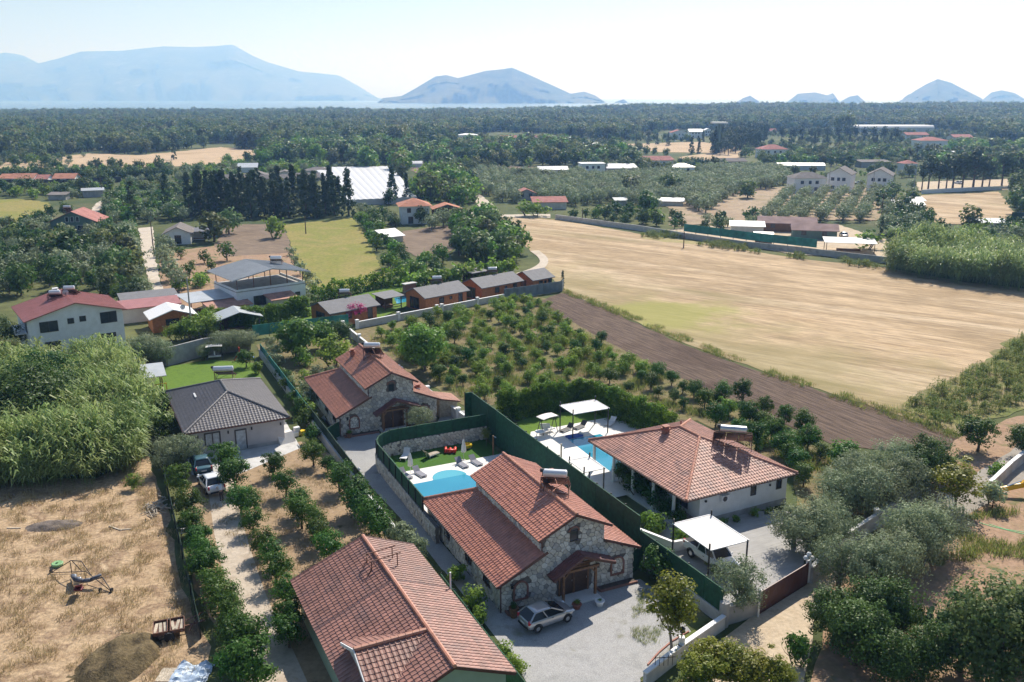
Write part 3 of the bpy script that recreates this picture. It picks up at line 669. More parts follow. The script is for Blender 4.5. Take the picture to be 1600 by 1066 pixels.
# ------------------------------------------------------------------ buildings: tools
V3 = lambda *a: Vector(a)
TP = [(0.0, .012), (.10, .050), (.22, .052), (.32, .012), (.62, .0), (.92, .010)]
def tile_slope(parent, o, e1, e2, L, S, material, tw=.31, th=.36, name='roof_tile', clip=None, parts=None, gap=None, skin=True):
    """roof tiles on a slope: every tile a rolled pan lapping over the one below. o eave corner, e1 along eave, e2 up slope.
    parts(r, c) -> True builds that tile as an object; the others are joined into one 'stuff' part"""
    o = Vector(o); e1 = Vector(e1).normalized(); e2 = Vector(e2).normalized(); n = e1.cross(e2).normalized()
    if n.z < 0: n = -n
    nc = max(1, round(L / tw)); tw = L / nc; nr = max(1, round(S / th)); th = S / nr
    rr = random.Random(int(L * 97 + S * 31)); mb = MB(); singles = []
    prof = TP + [(1.0, .012)]
    for r in range(nr):
        v0, v1 = r * th - .03, (r + 1) * th
        lo, hi = clip((v0 + v1) / 2) if clip else (0, L)
        for c in range(nc):
            u0 = c * tw
            if u0 + tw <= lo + .02 or u0 >= hi - .02: continue
            if gap and gap(u0 + tw / 2, (v0 + v1) / 2): continue
            full = u0 >= lo - .001 and u0 + tw <= hi + .001
            if parts and full and parts(r, c): singles.append((r, c)); continue
            l0, h0 = clip(max(0, v0)) if clip else (0, L); l1, h1 = clip(min(S, v1)) if clip else (0, L)
            dz = rr.uniform(-.006, .006); vs = []
            for t, z in prof:
                u = u0 + t * tw; ua = min(max(u, l0), h0); ub = min(max(u, l1), h1)
                vs += [o + e1 * ua + e2 * v0 + n * (.02), o + e1 * ua + e2 * v0 + n * (z + .045 + dz), o + e1 * ub + e2 * v1 + n * (z + .010)]
            k = len(prof); fs = []
            for i in range(k - 1):
                a = 3 * i; fs += [(a, a + 3, a + 4, a + 1), (a + 1, a + 4, a + 5, a + 2)]
            mb.add(vs, fs)
    if mb.f:
        me = bpy.data.meshes.new(name + '_field'); me.from_pydata(mb.v, [], mb.f); me.materials.append(material)
        st = link(bpy.data.objects.new(name + '_field', me), parent); st['kind'] = 'stuff'
    if singles:
        k = len(prof); vs = []; fs = []
        for t, z in prof: vs += [(t * tw, -.03, .02), (t * tw, -.03, z + .045), (t * tw, th, z + .010)]
        for i in range(k - 1):
            a = 3 * i; fs += [(a, a + 3, a + 4, a + 1), (a + 1, a + 4, a + 5, a + 2)]
        me = bpy.data.meshes.new(name); me.from_pydata(vs, [], fs); me.materials.append(material)
        e2c = n.cross(e1) if n.cross(e1).dot(e2) > 0 else -n.cross(e1)
        Rm = Matrix((e1, e2, n)).transposed().to_4x4()
        for r, c in singles:
            q = link(bpy.data.objects.new(name, me), parent); p = o + e1 * c * tw + e2 * r * th + n * rr.uniform(-.005, .006)
            q.matrix_local = Matrix.Translation(p) @ Rm
def slab(parent, name, pts, th, material):
    """roof board under the tiles: outline extruded down"""
    mb = MB(); mb.prism([Vector(p) for p in pts], (0, 0, -th)); return mb.build(name, material, parent)
def ridge_caps(parent, a, b, material, r=.13, name='ridge_tile', step=.42, lift=.05):
    a = Vector(a); b = Vector(b); L = (b - a).length; n = max(1, int(L / step)); d = (b - a).normalized(); mb = MB()
    for k in range(n):
        p = a + d * (L * k / n); q = a + d * (L * (k + 1) / n + .05)
        mb.tube(p + V3(0, 0, lift), q + V3(0, 0, lift + .0), r * 1.08, r * .92, 8, 0)
    return mb.build(name, material, parent, smooth=False)
def window(parent, p, t, n, w, h, frame, glass, mull=1, bar=.07, proud=.06, name='window', sill=None):
    """p bottom centre on the wall, t unit along wall, n unit outwards"""
    p = Vector(p); t = Vector(t).normalized(); n = Vector(n).normalized(); up = V3(0, 0, 1); fr = MB(); a = p - t * w / 2; b = p + t * w / 2
    off = n * proud / 2
    fr.bar(a + off + up * 0, b + off, proud, bar); fr.bar(a + off + up * h, b + off + up * h, proud, bar)
    fr.bar(a + off - up * bar / 2, a + off + up * (h + bar / 2), proud + .004, bar); fr.bar(b + off - up * bar / 2, b + off + up * (h + bar / 2), proud + .004, bar)
    for k in range(1, mull + 1):
        q = a + (b - a) * k / (mull + 1); fr.bar(q + off, q + off + up * h, proud - .01, bar * .8)
    f = fr.build(name, frame, parent)
    pn = MB(); o2 = n * .012
    for k in range(mull + 1):
        q0 = a + (b - a) * k / (mull + 1); q1 = a + (b - a) * (k + 1) / (mull + 1)
        pn.poly([q0 + o2, q1 + o2, q1 + o2 + up * h, q0 + o2 + up * h])
    pn.build('pane', glass, f)
    if sill:
        s_ = MB(); s_.bar(a - t * .12 + n * .07 - up * .08, b + t * .12 + n * .07 - up * .08, .16, .07); s_.build('sill', sill, f)
    return f
def door(parent, p, t, n, w, h, frame, leaf, name='door', panes=None):
    p = Vector(p); t = Vector(t).normalized(); n = Vector(n).normalized(); up = V3(0, 0, 1); a = p - t * w / 2; b = p + t * w / 2
    lf = MB(); lf.bar(p + n * .03, p + n * .03 + up * h, w, .06) if abs(t.x) > 2 else lf.prism([a + n * .01, b + n * .01, b + n * .01 + up * h, a + n * .01 + up * h], n * .05)
    d = lf.build(name, leaf, parent)
    fr = MB()
    for q in (a, b): fr.bar(q + n * .045, q + n * .045 + up * (h + .05), .09, .12)
    fr.bar(a + n * .045 + up * h, b + n * .045 + up * h, .086, .12); fr.build('door_frame', frame, d)
    hd = MB(); hd.bar(p + t * w * .38 + n * .08 + up * 1.0, p + t * w * .38 + n * .08 + up * 1.15, .03); hd.build('handle', M('steel_light'), d)
    return d
def voronoi_stones(poly, size, rr, holes=()):
    """irregular stones filling a wall outline given in wall coordinates (s, z): list of shrunken polygons"""
    x0 = min(p[0] for p in poly); x1 = max(p[0] for p in poly); z0 = min(p[1] for p in poly); z1 = max(p[1] for p in poly)
    seeds = {}; nx = int((x1 - x0) / size[0]) + 1; nz = int((z1 - z0) / size[1]) + 1
    for j in range(-1, nz + 1):
        for i in range(-1, nx + 1):
            seeds[i, j] = (x0 + (i + .5 + (.5 if j % 2 else 0) + rr.uniform(-.36, .36)) * size[0], z0 + (j + .5 + rr.uniform(-.34, .34)) * size[1])
    out = []
    for (i, j), s in seeds.items():
        if not in_poly(s[0], s[1], poly): continue
        if any(h[0] < s[0] < h[1] and h[2] < s[1] < h[3] for h in holes): continue
        cell = [(p[0], p[1]) for p in poly]
        for dj in (-2, -1, 0, 1, 2):
            for di in (-2, -1, 0, 1, 2):
                q = seeds.get((i + di, j + dj))
                if q is None or (di == 0 and dj == 0): continue
                mx, mz = (s[0] + q[0]) / 2, (s[1] + q[1]) / 2; nx_, nz_ = q[0] - s[0], q[1] - s[1]; ln = math.hypot(nx_, nz_); nx_ /= ln; nz_ /= ln
                new = []
                for k in range(len(cell)):
                    a = cell[k]; b = cell[(k + 1) % len(cell)]; da = (a[0] - mx) * nx_ + (a[1] - mz) * nz_ + .018; db = (b[0] - mx) * nx_ + (b[1] - mz) * nz_ + .018
                    if da <= 0: new.append(a)
                    if (da < 0) != (db < 0): t = da / (da - db); new.append((a[0] + (b[0] - a[0]) * t, a[1] + (b[1] - a[1]) * t))
                cell = new
                if len(cell) < 3: break
            if len(cell) < 3: break
        if len(cell) < 3: continue
        cl = [cell[0]]
        for q in cell[1:]:
            if math.hypot(q[0] - cl[-1][0], q[1] - cl[-1][1]) > .025: cl.append(q)
        if len(cl) > 2: out.append((s, cl))
    return out
def stone_face(parent, o, t, n, poly, size, seed, parts=0, near=None, holes=(), depth=.05):
    """stones laid proud of the mortar on a wall face; the first `parts` (by near) are objects, the rest one part"""
    rr = random.Random(seed); o = Vector(o); t = Vector(t).normalized(); n = Vector(n).normalized(); up = V3(0, 0, 1)
    st = voronoi_stones(poly, size, rr, holes)
    if near: st.sort(key=lambda q: near(q[0]))
    mats = [M('stone_%d' % i) for i in range(5)]; big = MB()
    def shape(s, cell, d, mi, mb, org):
        k = len(cell); c = s; inn = [(c[0] + (q[0] - c[0]) * .84, c[1] + (q[1] - c[1]) * .84) for q in cell]
        w = lambda q, dd: o + t * q[0] + up * q[1] + n * dd - org
        vs = [w(q, .0) for q in cell] + [w(q, d * .75) for q in cell] + [w(q, d) for q in inn]
        fs = [tuple(2 * k + i for i in range(k))]
        for i in range(k): j = (i + 1) % k; fs += [(i, j, k + j, k + i), (k + i, k + j, 2 * k + j, 2 * k + i)]
        mb.add(vs, fs, mi)
    for idx, (s, cell) in enumerate(st):
        d = depth * rr.uniform(.6, 1.5); mi = rr.choice([0, 0, 1, 1, 2, 3, 4])
        if idx < parts:
            mb = MB(); org = o + t * s[0] + up * s[1]; shape(s, cell, d, 0, mb, org)
            me = bpy.data.meshes.new('stone'); me.from_pydata(mb.v, [], mb.f); me.materials.append(mats[mi])
            q = link(bpy.data.objects.new('stone', me), parent); q.location = org
        else: shape(s, cell, d, mi, big, Vector())
    if big.f:
        me = bpy.data.meshes.new('stonework'); me.from_pydata(big.v, [], big.f)
        for q in mats: me.materials.append(q)
        me.polygons.foreach_set('material_index', big.m); q = link(bpy.data.objects.new('stonework', me), parent); q['kind'] = 'stuff'
def solar_heater(loc, rz, label, tank='tank_white', panels=2, scale=1.0, group=None, tank_len=1.9, hs=1.0):
    """roof water heater: tank on a stand above sloping collector panels that face the sun (local +y)"""
    r = thing('solar_heater', label, 'solar heater', loc, rz, group); r.scale = (scale,) * 3
    H_ = 1.55 * hs
    t = MB(); L_ = tank_len; t.lathe((-L_ / 2, -.15, H_ + .32), [(.0, 0), (.20, .0), (.29, .06), (.30, .12), (.30, L_ - .12), (.29, L_ - .06), (.20, L_), (0, L_)], 18, 0, 'X')
    tk = t.build('tank', M(tank), r, smooth=False)
    e = MB(); e.lathe((-L_ / 2 - .03, -.15, H_ + .32), [(0, 0), (.24, 0), (.24, .05), (0, .05)], 14, 0, 'X'); e.lathe((-L_ / 2 - .2, -.15, H_ + .5), [(0, 0), (.15, 0), (.15, .3), (0, .3)], 10, 0, 'X'); e.build('end_cap', M('steel_dark'), tk)
    f = MB(); w = panels * 1.02 / 2
    for sx in (-w, w):
        f.bar((sx, -.35, 0), (sx, -.35, H_), .05); f.bar((sx, .05, .45 * hs), (sx, -.1, H_), .04); f.bar((sx, -.35, .05), (sx, 1.75, .18), .05); f.bar((sx, -.35, H_), (sx, 1.75, .18), .05)
    f.bar((-w, -.35, H_), (w, -.35, H_), .05); f.bar((-w, -.35, .35), (w, -.35, .35), .04); f.bar((-w, -.35, .1), (w, -.35, H_ * .9), .035); f.bar((-w, 0, H_), (w, 0, H_), .05)
    f.build('stand', M('steel_rust'), r)
    for k in range(panels):
        x0 = -w + k * 1.02 + .04; x1 = x0 + .94; pm = MB(); a = V3(x0, .02, H_ - .1); b = V3(x1, .02, H_ - .1); c = V3(x1, 1.8, .22); d = V3(x0, 1.8, .22)
        pm.prism([a, b, c, d], (0, -.05, -.08)); q = pm.build('collector_panel', M('steel_dark'), r)
        g = MB(); u = V3(0, .045, .075) * .3; g.poly([a + u + V3(.04, .05, -.04), b + u + V3(-.04, .05, -.04), c + u + V3(-.04, -.05, .04), d + u + V3(.04, -.05, .04)]); g.build('panel_glass', M('panel_glass'), q)
    pi = MB(); pi.path([(L_ * .4, -.15, H_ + .1), (L_ * .45, .1, H_ * .6), (w, 1.7, .15)], .025); pi.path([(-L_ * .3, -.3, H_ + .1), (-w * .8, -.5, .6), (-w * .8, -.6, 0)], .025); pi.build('pipe', M('steel_dark'), r)
    return r
def chimney(parent, c, w, h, m, cap='terracotta'):
    b = MB(); b.box((c[0], c[1], c[2] + h / 2), (w, w, h)); o = b.build('chimney', m, parent)
    k = MB(); k.box((c[0], c[1], c[2] + h + .05), (w + .16, w + .16, .09)); k.box((c[0], c[1], c[2] + h + .2), (w - .1, w - .1, .2)); k.box((c[0], c[1], c[2] + h + .33), (w + .1, w + .1, .06)); k.build('chimney_cap', M(cap), o); return o
def ac_unit(loc, rz, label, group=None):
    r = thing('air_conditioner', label, 'air conditioner', loc, rz, group)
    b = MB(); b.box((0, 0, .32), (.85, .32, .62)); b.build('casing', M('white_paint'), r, bevel=.02)
    g = MB(); g.lathe((-.12, -.165, .32), [(0, 0), (.24, 0), (.24, .012), (0, .012)], 16); 
    for i in range(len(g.v)): x, y, z = g.v[i]; g.v[i] = (x, -.165 - (z - .32), .32 + (y + .165))
    g.build('fan_grille', M('frame_dark'), r); l = MB(); l.bar((-.3, -.1, 0), (-.3, .1, 0), .05); l.bar((.3, -.1, 0), (.3, .1, 0), .05); l.build('bracket', M('steel_dark'), r); return r

# ------------------------------------------------------------------ the two stone houses
RZ = math.radians(25.3)
def stone_house(loc, label, near_parts, aisle_len, seed, tilem, porch_x=4.6, tile_parts=False):
    h = thing('stone_house', label, 'house', loc, RZ)
    W_, D = 11.2, 12.2; xl, xr = 3.3, 8.5; zl, zle = 2.55, 4.15; zne, znr = 5.4, 6.65; zre = 2.85; zrw = 4.0; xm = (xl + xr) / 2
    # walls: facade outline stepping from aisle to nave to aisle
    fac = [(0, 0), (W_, 0), (W_, zre - .05), (xr, zrw - .1), (xr, zne), (xm, znr - .05), (xl, zne), (xl, zle - .1), (0, zl - .05)]
    wl = MB(); wl.prism([V3(x, 0, z) for x, z in [(xl, 0), (xr, 0), (xr, zne), (xm, znr - .05), (xl, zne)]], (0, D, 0))
    wl.prism([V3(x, 0, z) for x, z in [(0, 0), (xl - .003, 0), (xl - .003, zle - .1), (0, zl - .05)]], (0, aisle_len - 3.7, 0)); wl.box((xl / 2 - .002, aisle_len - 1.85, (zl - .06) / 2), (xl - .004, 3.69, zl - .06))
    wl.prism([V3(x, 0, z) for x, z in [(xr + .003, 0), (W_, 0), (W_, zre - .05), (xr + .003, zrw - .1)]], (0, D - 1.5, 0))
    w = wl.build('wall', M('mortar'), h)
    arches = [(1.55, .75), (9.75, .8)]
    holes = [(porch_x, porch_x + 2.7, 0, 2.35), (xm - .42, xm + .42, zne - 1.05, zne + .25)]
    for ax, az in arches: holes.append((ax - .62, ax + .62, az - .1, az + 1.6))
    stone_face(w, (0, -.004, 0), (1, 0, 0), (0, -1, 0), fac, (.46, .34), seed, near_parts, lambda s: abs(s[0] - 3) * .6 + s[1] * .3, holes)
    stone_face(w, (-.004, aisle_len, 0), (0, -1, 0), (-1, 0, 0), [(0, 0), (aisle_len, 0), (aisle_len, zl - .05), (0, zl - .05)], (.48, .36), seed + 1, 0, None, [(aisle_len - 3.1, aisle_len - 1.9, .95, 2.2), (aisle_len - 6.6, aisle_len - 5.4, .95, 2.2), (aisle_len - 11, aisle_len - 10, .95, 2.2)])
    stone_face(w, (W_ + .004, 0, 0), (0, 1, 0), (1, 0, 0), [(0, 0), (D - 1.5, 0), (D - 1.5, zre - .05), (0, zre - .05)], (.48, .36), seed + 2)
    stone_face(w, (xl - .004, D, 0), (0, -1, 0), (-1, 0, 0), [(0, zle - .2), (D, zle - .2), (D, zne), (0, zne)], (.48, .36), seed + 3)
    # arched blind windows with brick surround
    for ax, az in arches:
        fr = MB(); N_ = 9; r_ = .55
        pts = [(ax - r_, az), (ax - r_, az + .85)] + [(ax - r_ * math.cos(math.pi * k / N_), az + .85 + r_ * math.sin(math.pi * k / N_)) for k in range(1, N_)] + [(ax + r_, az + .85), (ax + r_, az)]
        for k in range(len(pts) - 1): fr.bar((pts[k][0], -.05, pts[k][1]), (pts[k + 1][0], -.05, pts[k + 1][1]), .16, .14)
        fr.bar((ax - r_ - .05, -.055, az - .03), (ax + r_ + .05, -.055, az - .03), .17, .14)
        a = fr.build('arch_surround', M('brick_trim'), w)
        stone_face(w, (0, -.004, 0), (1, 0, 0), (0, -1, 0), pts[::-1], (.34, .27), seed + 7, 0, None, (), .04)
    # small arched attic window, side windows
    window(h, (xm, -.03, zne - .98), (1, 0, 0), (0, -1, 0), .62, .8, M('frame_dark'), M('glass_dark'), 0)
    am = MB()
    for k in range(7): t0, t1 = math.pi * k / 7, math.pi * (k + 1) / 7; am.bar((xm - .42 * math.cos(t0), -.05, zne - .18 + .34 * math.sin(t0)), (xm - .42 * math.cos(t1), -.05, zne - .18 + .34 * math.sin(t1)), .12, .12)
    am.build('arch_surround', M('brick_trim'), h)
    for yy in (2.5, 6.0, 10.5):
        if yy < aisle_len - 1: window(h, (-.03, yy, 1.0), (0, -1, 0), (-1, 0, 0), 1.1, 1.15, M('dark_wood'), M('glass_dark'), 1)
    # doorway under the porch
    dx = porch_x + 1.35
    door(h, (dx - .62, -.01, .12), (1, 0, 0), (0, -1, 0), 1.2, 2.1, M('mid_wood'), M('dark_wood')); door(h, (dx + .62, -.01, .12), (1, 0, 0), (0, -1, 0), 1.2, 2.1, M('mid_wood'), M('dark_wood'))
    # roofs: boards, tiles, verge and ridge caps
    ov = .45
    def slope(nm, x0, z0, x1, z1, y0, y1, parts=None, clip=None):
        dz = z1 - z0; dx_ = x1 - x0; S = math.hypot(dx_, dz)
        rf = slab(h, 'roof', [(x0, y0, z0), (x0, y1, z0), (x1, y1, z1), (x1, y0, z1)], .10, M('fascia_brown'))
        tile_slope(rf, (x0, y0, z0 + .012), (0, 1, 0), (dx_, 0, dz), y1 - y0, S, tilem, parts=parts)
        return rf
    k = (zle - zl) / 3.3
    yb = aisle_len + .25; dxl = xl - .02 + ov; S1 = math.hypot(dxl, zle - zl + k * ov); z0l = zl - k * ov
    r1 = slab(h, 'roof', [(-ov, -ov, z0l), (-ov, yb, z0l), (xl - .02, yb - dxl, zle), (xl - .02, -ov, zle)], .10, M('fascia_brown'))
    tile_slope(r1, (-ov, -ov, z0l + .012), (0, 1, 0), (dxl, 0, zle - z0l), yb + ov, S1, tilem, parts=(lambda r, c: c < 30 and r < 6) if tile_parts else None, clip=lambda v: (0, yb + ov - v / S1 * dxl))
    r5 = slab(h, 'roof', [(-ov, yb, z0l), (xl - .02, yb, z0l), (xl - .02, yb - dxl, zle)], .10, M('fascia_brown'))
    tile_slope(r5, (xl - .02, yb, z0l + .012), (-1, 0, 0), (0, -dxl, zle - z0l), dxl, S1, tilem, clip=lambda v: (0, dxl - v / S1 * dxl))
    kn = (znr - zne) / (xm - xl)
    r2 = slope('nl', xl - ov, zne - kn * ov, xm, znr, -ov, D + .2); r3 = slope('nr', xr + ov, zne - kn * ov, xm, znr, -ov, D + .2)
    kr = (zrw - zre) / (W_ - xr)
    r4 = slope('r', W_ + ov, zre - kr * ov, xr + .02, zrw, -ov * .7, D - 1.2)
    ridge_caps(r2, (xm, -ov, znr + .02), (xm, D + .2, znr + .02), M('tile_salmon'))
    ridge_caps(r1, (-ov, yb, z0l + .03), (xl - .02, yb - dxl, zle + .03), M('tile_salmon'), name='hip_tile')
    for rf, a, b in ((r1, (-ov, -ov - .02, zl - k * ov), (xl + .25, -ov - .02, zle + .06)), (r2, (xl - ov, -ov - .02, zne - kn * ov), (xm, -ov - .02, znr)), (r3, (xr + ov, -ov - .02, zne - kn * ov), (xm, -ov - .02, znr)), (r4, (W_ + ov, -ov * .7 - .02, zre - kr * ov), (xr, -ov * .7 - .02, zrw))):
        bb = MB(); bb.bar(V3(*a), V3(*b), .05, .2); bb.build('bargeboard', M('fascia_brown'), rf)
    g = MB(); g.bar((-ov - .06, -ov, zl - k * ov - .02), (-ov - .06, aisle_len, zl - k * ov - .02), .1, .1); gu = g.build('gutter', M('fascia_brown'), r1)
    dp = MB(); dp.path([(-ov - .04, -.1, zl - .25), (-.06, -.08, zl - .5), (-.06, -.08, 0.02)], .05); dp.path([(xl - .06, -.08, zne - .3), (xl - .06, -.08, zle)], .045); dp.build('downpipe', M('fascia_brown'), h)
    # porch canopy
    pf = [(porch_x - .9, 2.15), (porch_x + 1.6, 3.55), (porch_x + 4.3, 2.5)]
    for i in (0, 1):
        (x0, z0), (x1, z1) = pf[i], pf[i + 1]; a = V3(x0, -1.15, z0) if i == 0 else V3(x1, -1.15, z1); b = V3(pf[1][0], -1.15, pf[1][1])
        rf = slab(h, 'porch_roof', [a, a + V3(0, 1.13, 0), b + V3(0, 1.13, 0), b], .1, M('dark_wood'))
        tile_slope(rf, a + V3(0, 0, .012), (0, 1, 0), b - a, 1.13, (b - a).length, M('tile_maroon'))
        bb = MB(); bb.bar(a + V3(0, -.03, -.04), b + V3(0, -.03, -.04), .05, .2); bb.build('bargeboard', M('fascia_brown'), rf)
    pp = MB()
    for x in (porch_x + .05, porch_x + 2.75):
        pp.bar((x, -.85, .02), (x, -.85, 2.45), .17); pp.bar((x, -.85, 1.9), (x + (.5 if x < dx else -.5), -.85, 2.5), .1)
    pp.bar((porch_x - .2, -.85, 2.46), (porch_x + 3.0, -.85, 2.46), .16, .18); pp.bar((porch_x - .2, -.1, 2.46), (porch_x + 3.0, -.1, 2.46), .14, .16); pp.build('porch_post', M('mid_wood'), h)
    sp = MB(); sp.box((dx, -.75, .06), (3.2, 1.5, .12)); sp.build('porch_step', M('deck_stone'), h)
    # brick-edged planting beds along the facade
    for x0, x1 in ((.3, porch_x - .5), (porch_x + 3.3, W_)):
        e = MB(); e.box(((x0 + x1) / 2, -.75, .09), (x1 - x0, .14, .18)); e.box((x0, -.4, .09), (.14, .58, .18)); e.build('planter_edge', M('brick_trim'), h)
        s_ = MB(); s_.box(((x0 + x1) / 2, -.36, .05), (x1 - x0 - .2, .62, .1)); s_.build('planter_soil', M('bark'), h)
    # wall lanterns
    ln = MB()
    for x in (.75, porch_x - .45, porch_x + 3.3): ln.box((x, -.28, 2.0), (.16, .16, .26)); ln.bar((x, 0, 2.1), (x, -.28, 2.16), .03); ln.box((x, -.28, 2.16), (.22, .22, .05))
    ln.build('wall_lantern', M('steel_dark'), h)
    return h
A1 = P(783, 957); A2 = P(533, 682)
sh1 = stone_house(A1, 'stone-clad house with stepped red tile roofs behind the silver hatchback', 260, 15.3, 41, M('tile_red'), tile_parts=True)
sh2 = stone_house(A2, 'stone-clad house with bright orange roofs at the far end of the paved lane', 0, 15.0, 77, M('tile_salmon'))
def on_house(h, x, y, z):
    c, s = math.cos(h.rotation_euler.z), math.sin(h.rotation_euler.z); return (h.location.x + x * c - y * s, h.location.y + x * s + y * c, z)
solar_heater(on_house(sh1, 6.6, 4.3, 6.05), math.radians(-8), 'solar water heater on the ridge of the stone house beside the silver car', scale=1.05, tank_len=1.8)
solar_heater(on_house(sh2, 5.9, 6.8, 6.2), math.radians(-2), 'solar water heater on the ridge of the bright orange roof, rusty stand and white tank', scale=1.0, tank_len=1.9)
chimney(sh1, (8.0, 7.6, 5.4), .5, .9, M('brick_trim')); chimney(sh2, (4.4, 10.2, 5.6), .45, .9, M('brick_trim')); chimney(sh2, (9.7, 2.0, 3.0), .5, .75, M('white_wall'))
ac_unit(on_house(sh1, 9.6, 11.2, 3.6), RZ + math.pi / 2 + .3, 'air conditioner outdoor unit standing beside the tall green screen behind the front stone house')

# ------------------------------------------------------------------ hip roofs: white villa, grey house
def hip_roof(parent, W_, L_, z, rise, ov, tilem, capm, th=.36, tw=.31, name='roof'):
    """hipped tile roof over a plan W_ (x) by L_ (y), ridge along y"""
    x0, x1, y0, y1 = -ov, W_ + ov, -ov, L_ + ov; w = x1 - x0; l = y1 - y0; xm = (x0 + x1) / 2; hw = w / 2
    ra = V3(xm, y0 + hw, z + rise); rb = V3(xm, y1 - hw, z + rise); S = math.hypot(hw, rise)
    c = [V3(x0, y0, z), V3(x1, y0, z), V3(x1, y1, z), V3(x0, y1, z)]
    for (o, e1, L, top, ridge, outl) in (((c[0]), V3(1, 0, 0), w, ra, 0, [c[0], c[1], ra]), (c[2], V3(-1, 0, 0), w, rb, 0, [c[2], c[3], rb]),
                                   (c[3], V3(0, -1, 0), l, ra, l - w, [c[3], c[0], ra, rb]), (c[1], V3(0, 1, 0), l, rb, l - w, [c[1], c[2], rb, ra])):
        rf = slab(parent, name, outl, .09, M('fascia_brown'))
        e2 = V3(-e1.y, e1.x, 0) * hw + V3(0, 0, rise)
        tile_slope(rf, o + V3(0, 0, .01), e1, e2, L, S, tilem, tw, th, clip=lambda v, L=L: (v / S * hw, L - v / S * hw))
    rf = MB()
    cap = ridge_caps(parent, ra, rb, capm, .14, lift=.06)
    for a, b in ((c[0], ra), (c[1], ra), (c[2], rb), (c[3], rb)): ridge_caps(parent, a + V3(0, 0, .03), b, capm, .12, 'hip_tile', lift=.06)
    g = MB(); p = [q + V3(0, 0, -.06) for q in c]
    for k in range(4): d = (p[(k + 1) % 4] - p[k]).normalized(); nn = V3(d.y, -d.x, 0) * .06; g.bar(p[k] + nn, p[(k + 1) % 4] + nn, .1, .12)
    g.build('gutter', M('fascia_brown'), parent)
    return ra, rb
F_ = P(1072, 783, 3.1)
vil = thing('white_villa', 'white villa with broad hipped brown tile roof and verandah posts beside the long green screen', 'house', (F_.x, F_.y, 0), math.radians(27.2))
VW, VL, VZ = 12.6, 15.5, 3.1
# eave corner is the local origin; body set in on the left for the verandah
wb = MB(); wb.box((2.0 + (VW - 2.6) / 2, .6 + (VL - 4.6) / 2, 1.52), (VW - 2.6, VL - 4.6, 3.04)); wb.build('wall', M('white_wall'), vil)
wb = MB(); wb.box((4.0 + (VW - 4.6) / 2, VL - 2.4, 1.5), (VW - 4.6, 3.2, 3.0)); wb.build('wall', M('white_wall'), vil)
pl = MB(); pl.box((2.0 + (VW - 2.6) / 2, .585 + (VL - 4.6) / 2, .28), (VW - 2.52, VL - 4.52, .56)); pl.build('plinth', M('concrete'), vil)
hip_roof(vil, VW, VL, VZ, 2.45, 0.0, M('tile_brown'), M('tile_salmon'))
for y in (2.2, 5.2, 8.4, 11.6, 15.1):
    c_ = MB(); c_.tube((.45, y, 0), (.45, y, VZ - .1), .16, .14, 12); c_.box((.45, y, .12), (.46, .46, .24)); c_.build('column', M('white_paint'), vil)
c_ = MB(); c_.box((3.2, 15.1, 1.5), (.3, .3, 3.0)); c_.build('column', M('white_paint'), vil)
vf = MB(); vf.box((1.0, VL / 2, .08), (2.0, VL - .4, .16)); vf.build('verandah_floor', M('deck_stone'), vil)
for x in (8.0, 11.0): window(vil, (x, .6, 1.7), (1, 0, 0), (0, -1, 0), .55, .8, M('frame_dark'), M('glass_dark'), 0)
for y in (3.0, 6.6, 9.6): window(vil, (2.0, y, .5 if y > 6 else 1.0), (0, -1, 0), (-1, 0, 0), 1.6, 2.0 if y > 6 else 1.3, M('frame_dark'), M('glass_dark'), 1)
chimney(vil, (4.9, 9.6, 4.5), .55, .95, M('brick_trim')); vp = MB(); vp.tube((7.4, 10.5, 4.4), (7.4, 10.5, 5.6), .08); vp.build('vent_pipe', M('brick_trim'), vil)
ra_ = MB(); ra_.bar((2.6, .53, 2.2), (2.6, .53, 2.35), .16); ra_.bar((9.9, .53, 2.2), (9.9, .53, 2.35), .12); ra_.build('wall_light', M('steel_dark'), vil)
ac_unit(on_house(vil, 4.6, .38, 1.9), math.radians(27.2), 'air conditioner outdoor unit fixed under the eave on the white villa front wall')
ac_unit(on_house(vil, 1.7, 8.2, .2), math.radians(27.2 - 90), 'large air conditioner unit on the floor of the white villa verandah')
solar_heater(on_house(vil, 8.6, 4.4, 4.55), math.radians(-12), 'wide solar water heater with silver tank above the hipped villa roof', 'steel_light', 3, 1.12, tank_len=2.2)
G_ = P(288, 678.2, 3.0)
gry = thing('grey_house', 'grey rendered bungalow with dark grey hipped roof behind the parked cars', 'house', (G_.x, G_.y, 0), math.radians(27.0))
GW, GL = 10.7, 15.1
wb = MB(); wb.box((GW / 2, GL / 2, 1.5), (GW - 1.1, GL - 1.1, 3.0)); wb.build('wall', M('grey_wall'), gry)
pl = MB(); pl.box((GW / 2, GL / 2, .2), (GW - 1.04, GL - 1.04, .4)); pl.build('plinth', M('concrete'), gry)
hip_roof(gry, GW, GL, 3.0, 2.1, 0.0, M('tile_grey'), M('tile_grey'), tw=.33)
window(gry, (2.75, .55, 1.05), (1, 0, 0), (0, -1, 0), 1.5, 1.4, M('frame_dark'), M('glass_curtain'), 1, .13, .08)
door(gry, (5.6, .55, .15), (1, 0, 0), (0, -1, 0), 1.1, 2.15, M('frame_dark'), M('glass_curtain'))
for y in (3, 7, 11): window(gry, (.55, y, 1.05), (0, -1, 0), (-1, 0, 0), 1.2, 1.2, M('frame_dark'), M('glass_dark'), 1)
wl_ = MB()
for x in (1.3, 4.35, 6.75, 9.8): wl_.box((x, .48, 2.25), (.14, .14, .28))
wl_.build('wall_light', M('steel_dark'), gry)
sk = MB(); sk.box((2.4, 8.9, 4.05), (.18, 1.5, .14), M=Matrix.Rotation(-.36, 3, 'Y')); sk.build('roof_vent', M('white_paint'), gry)
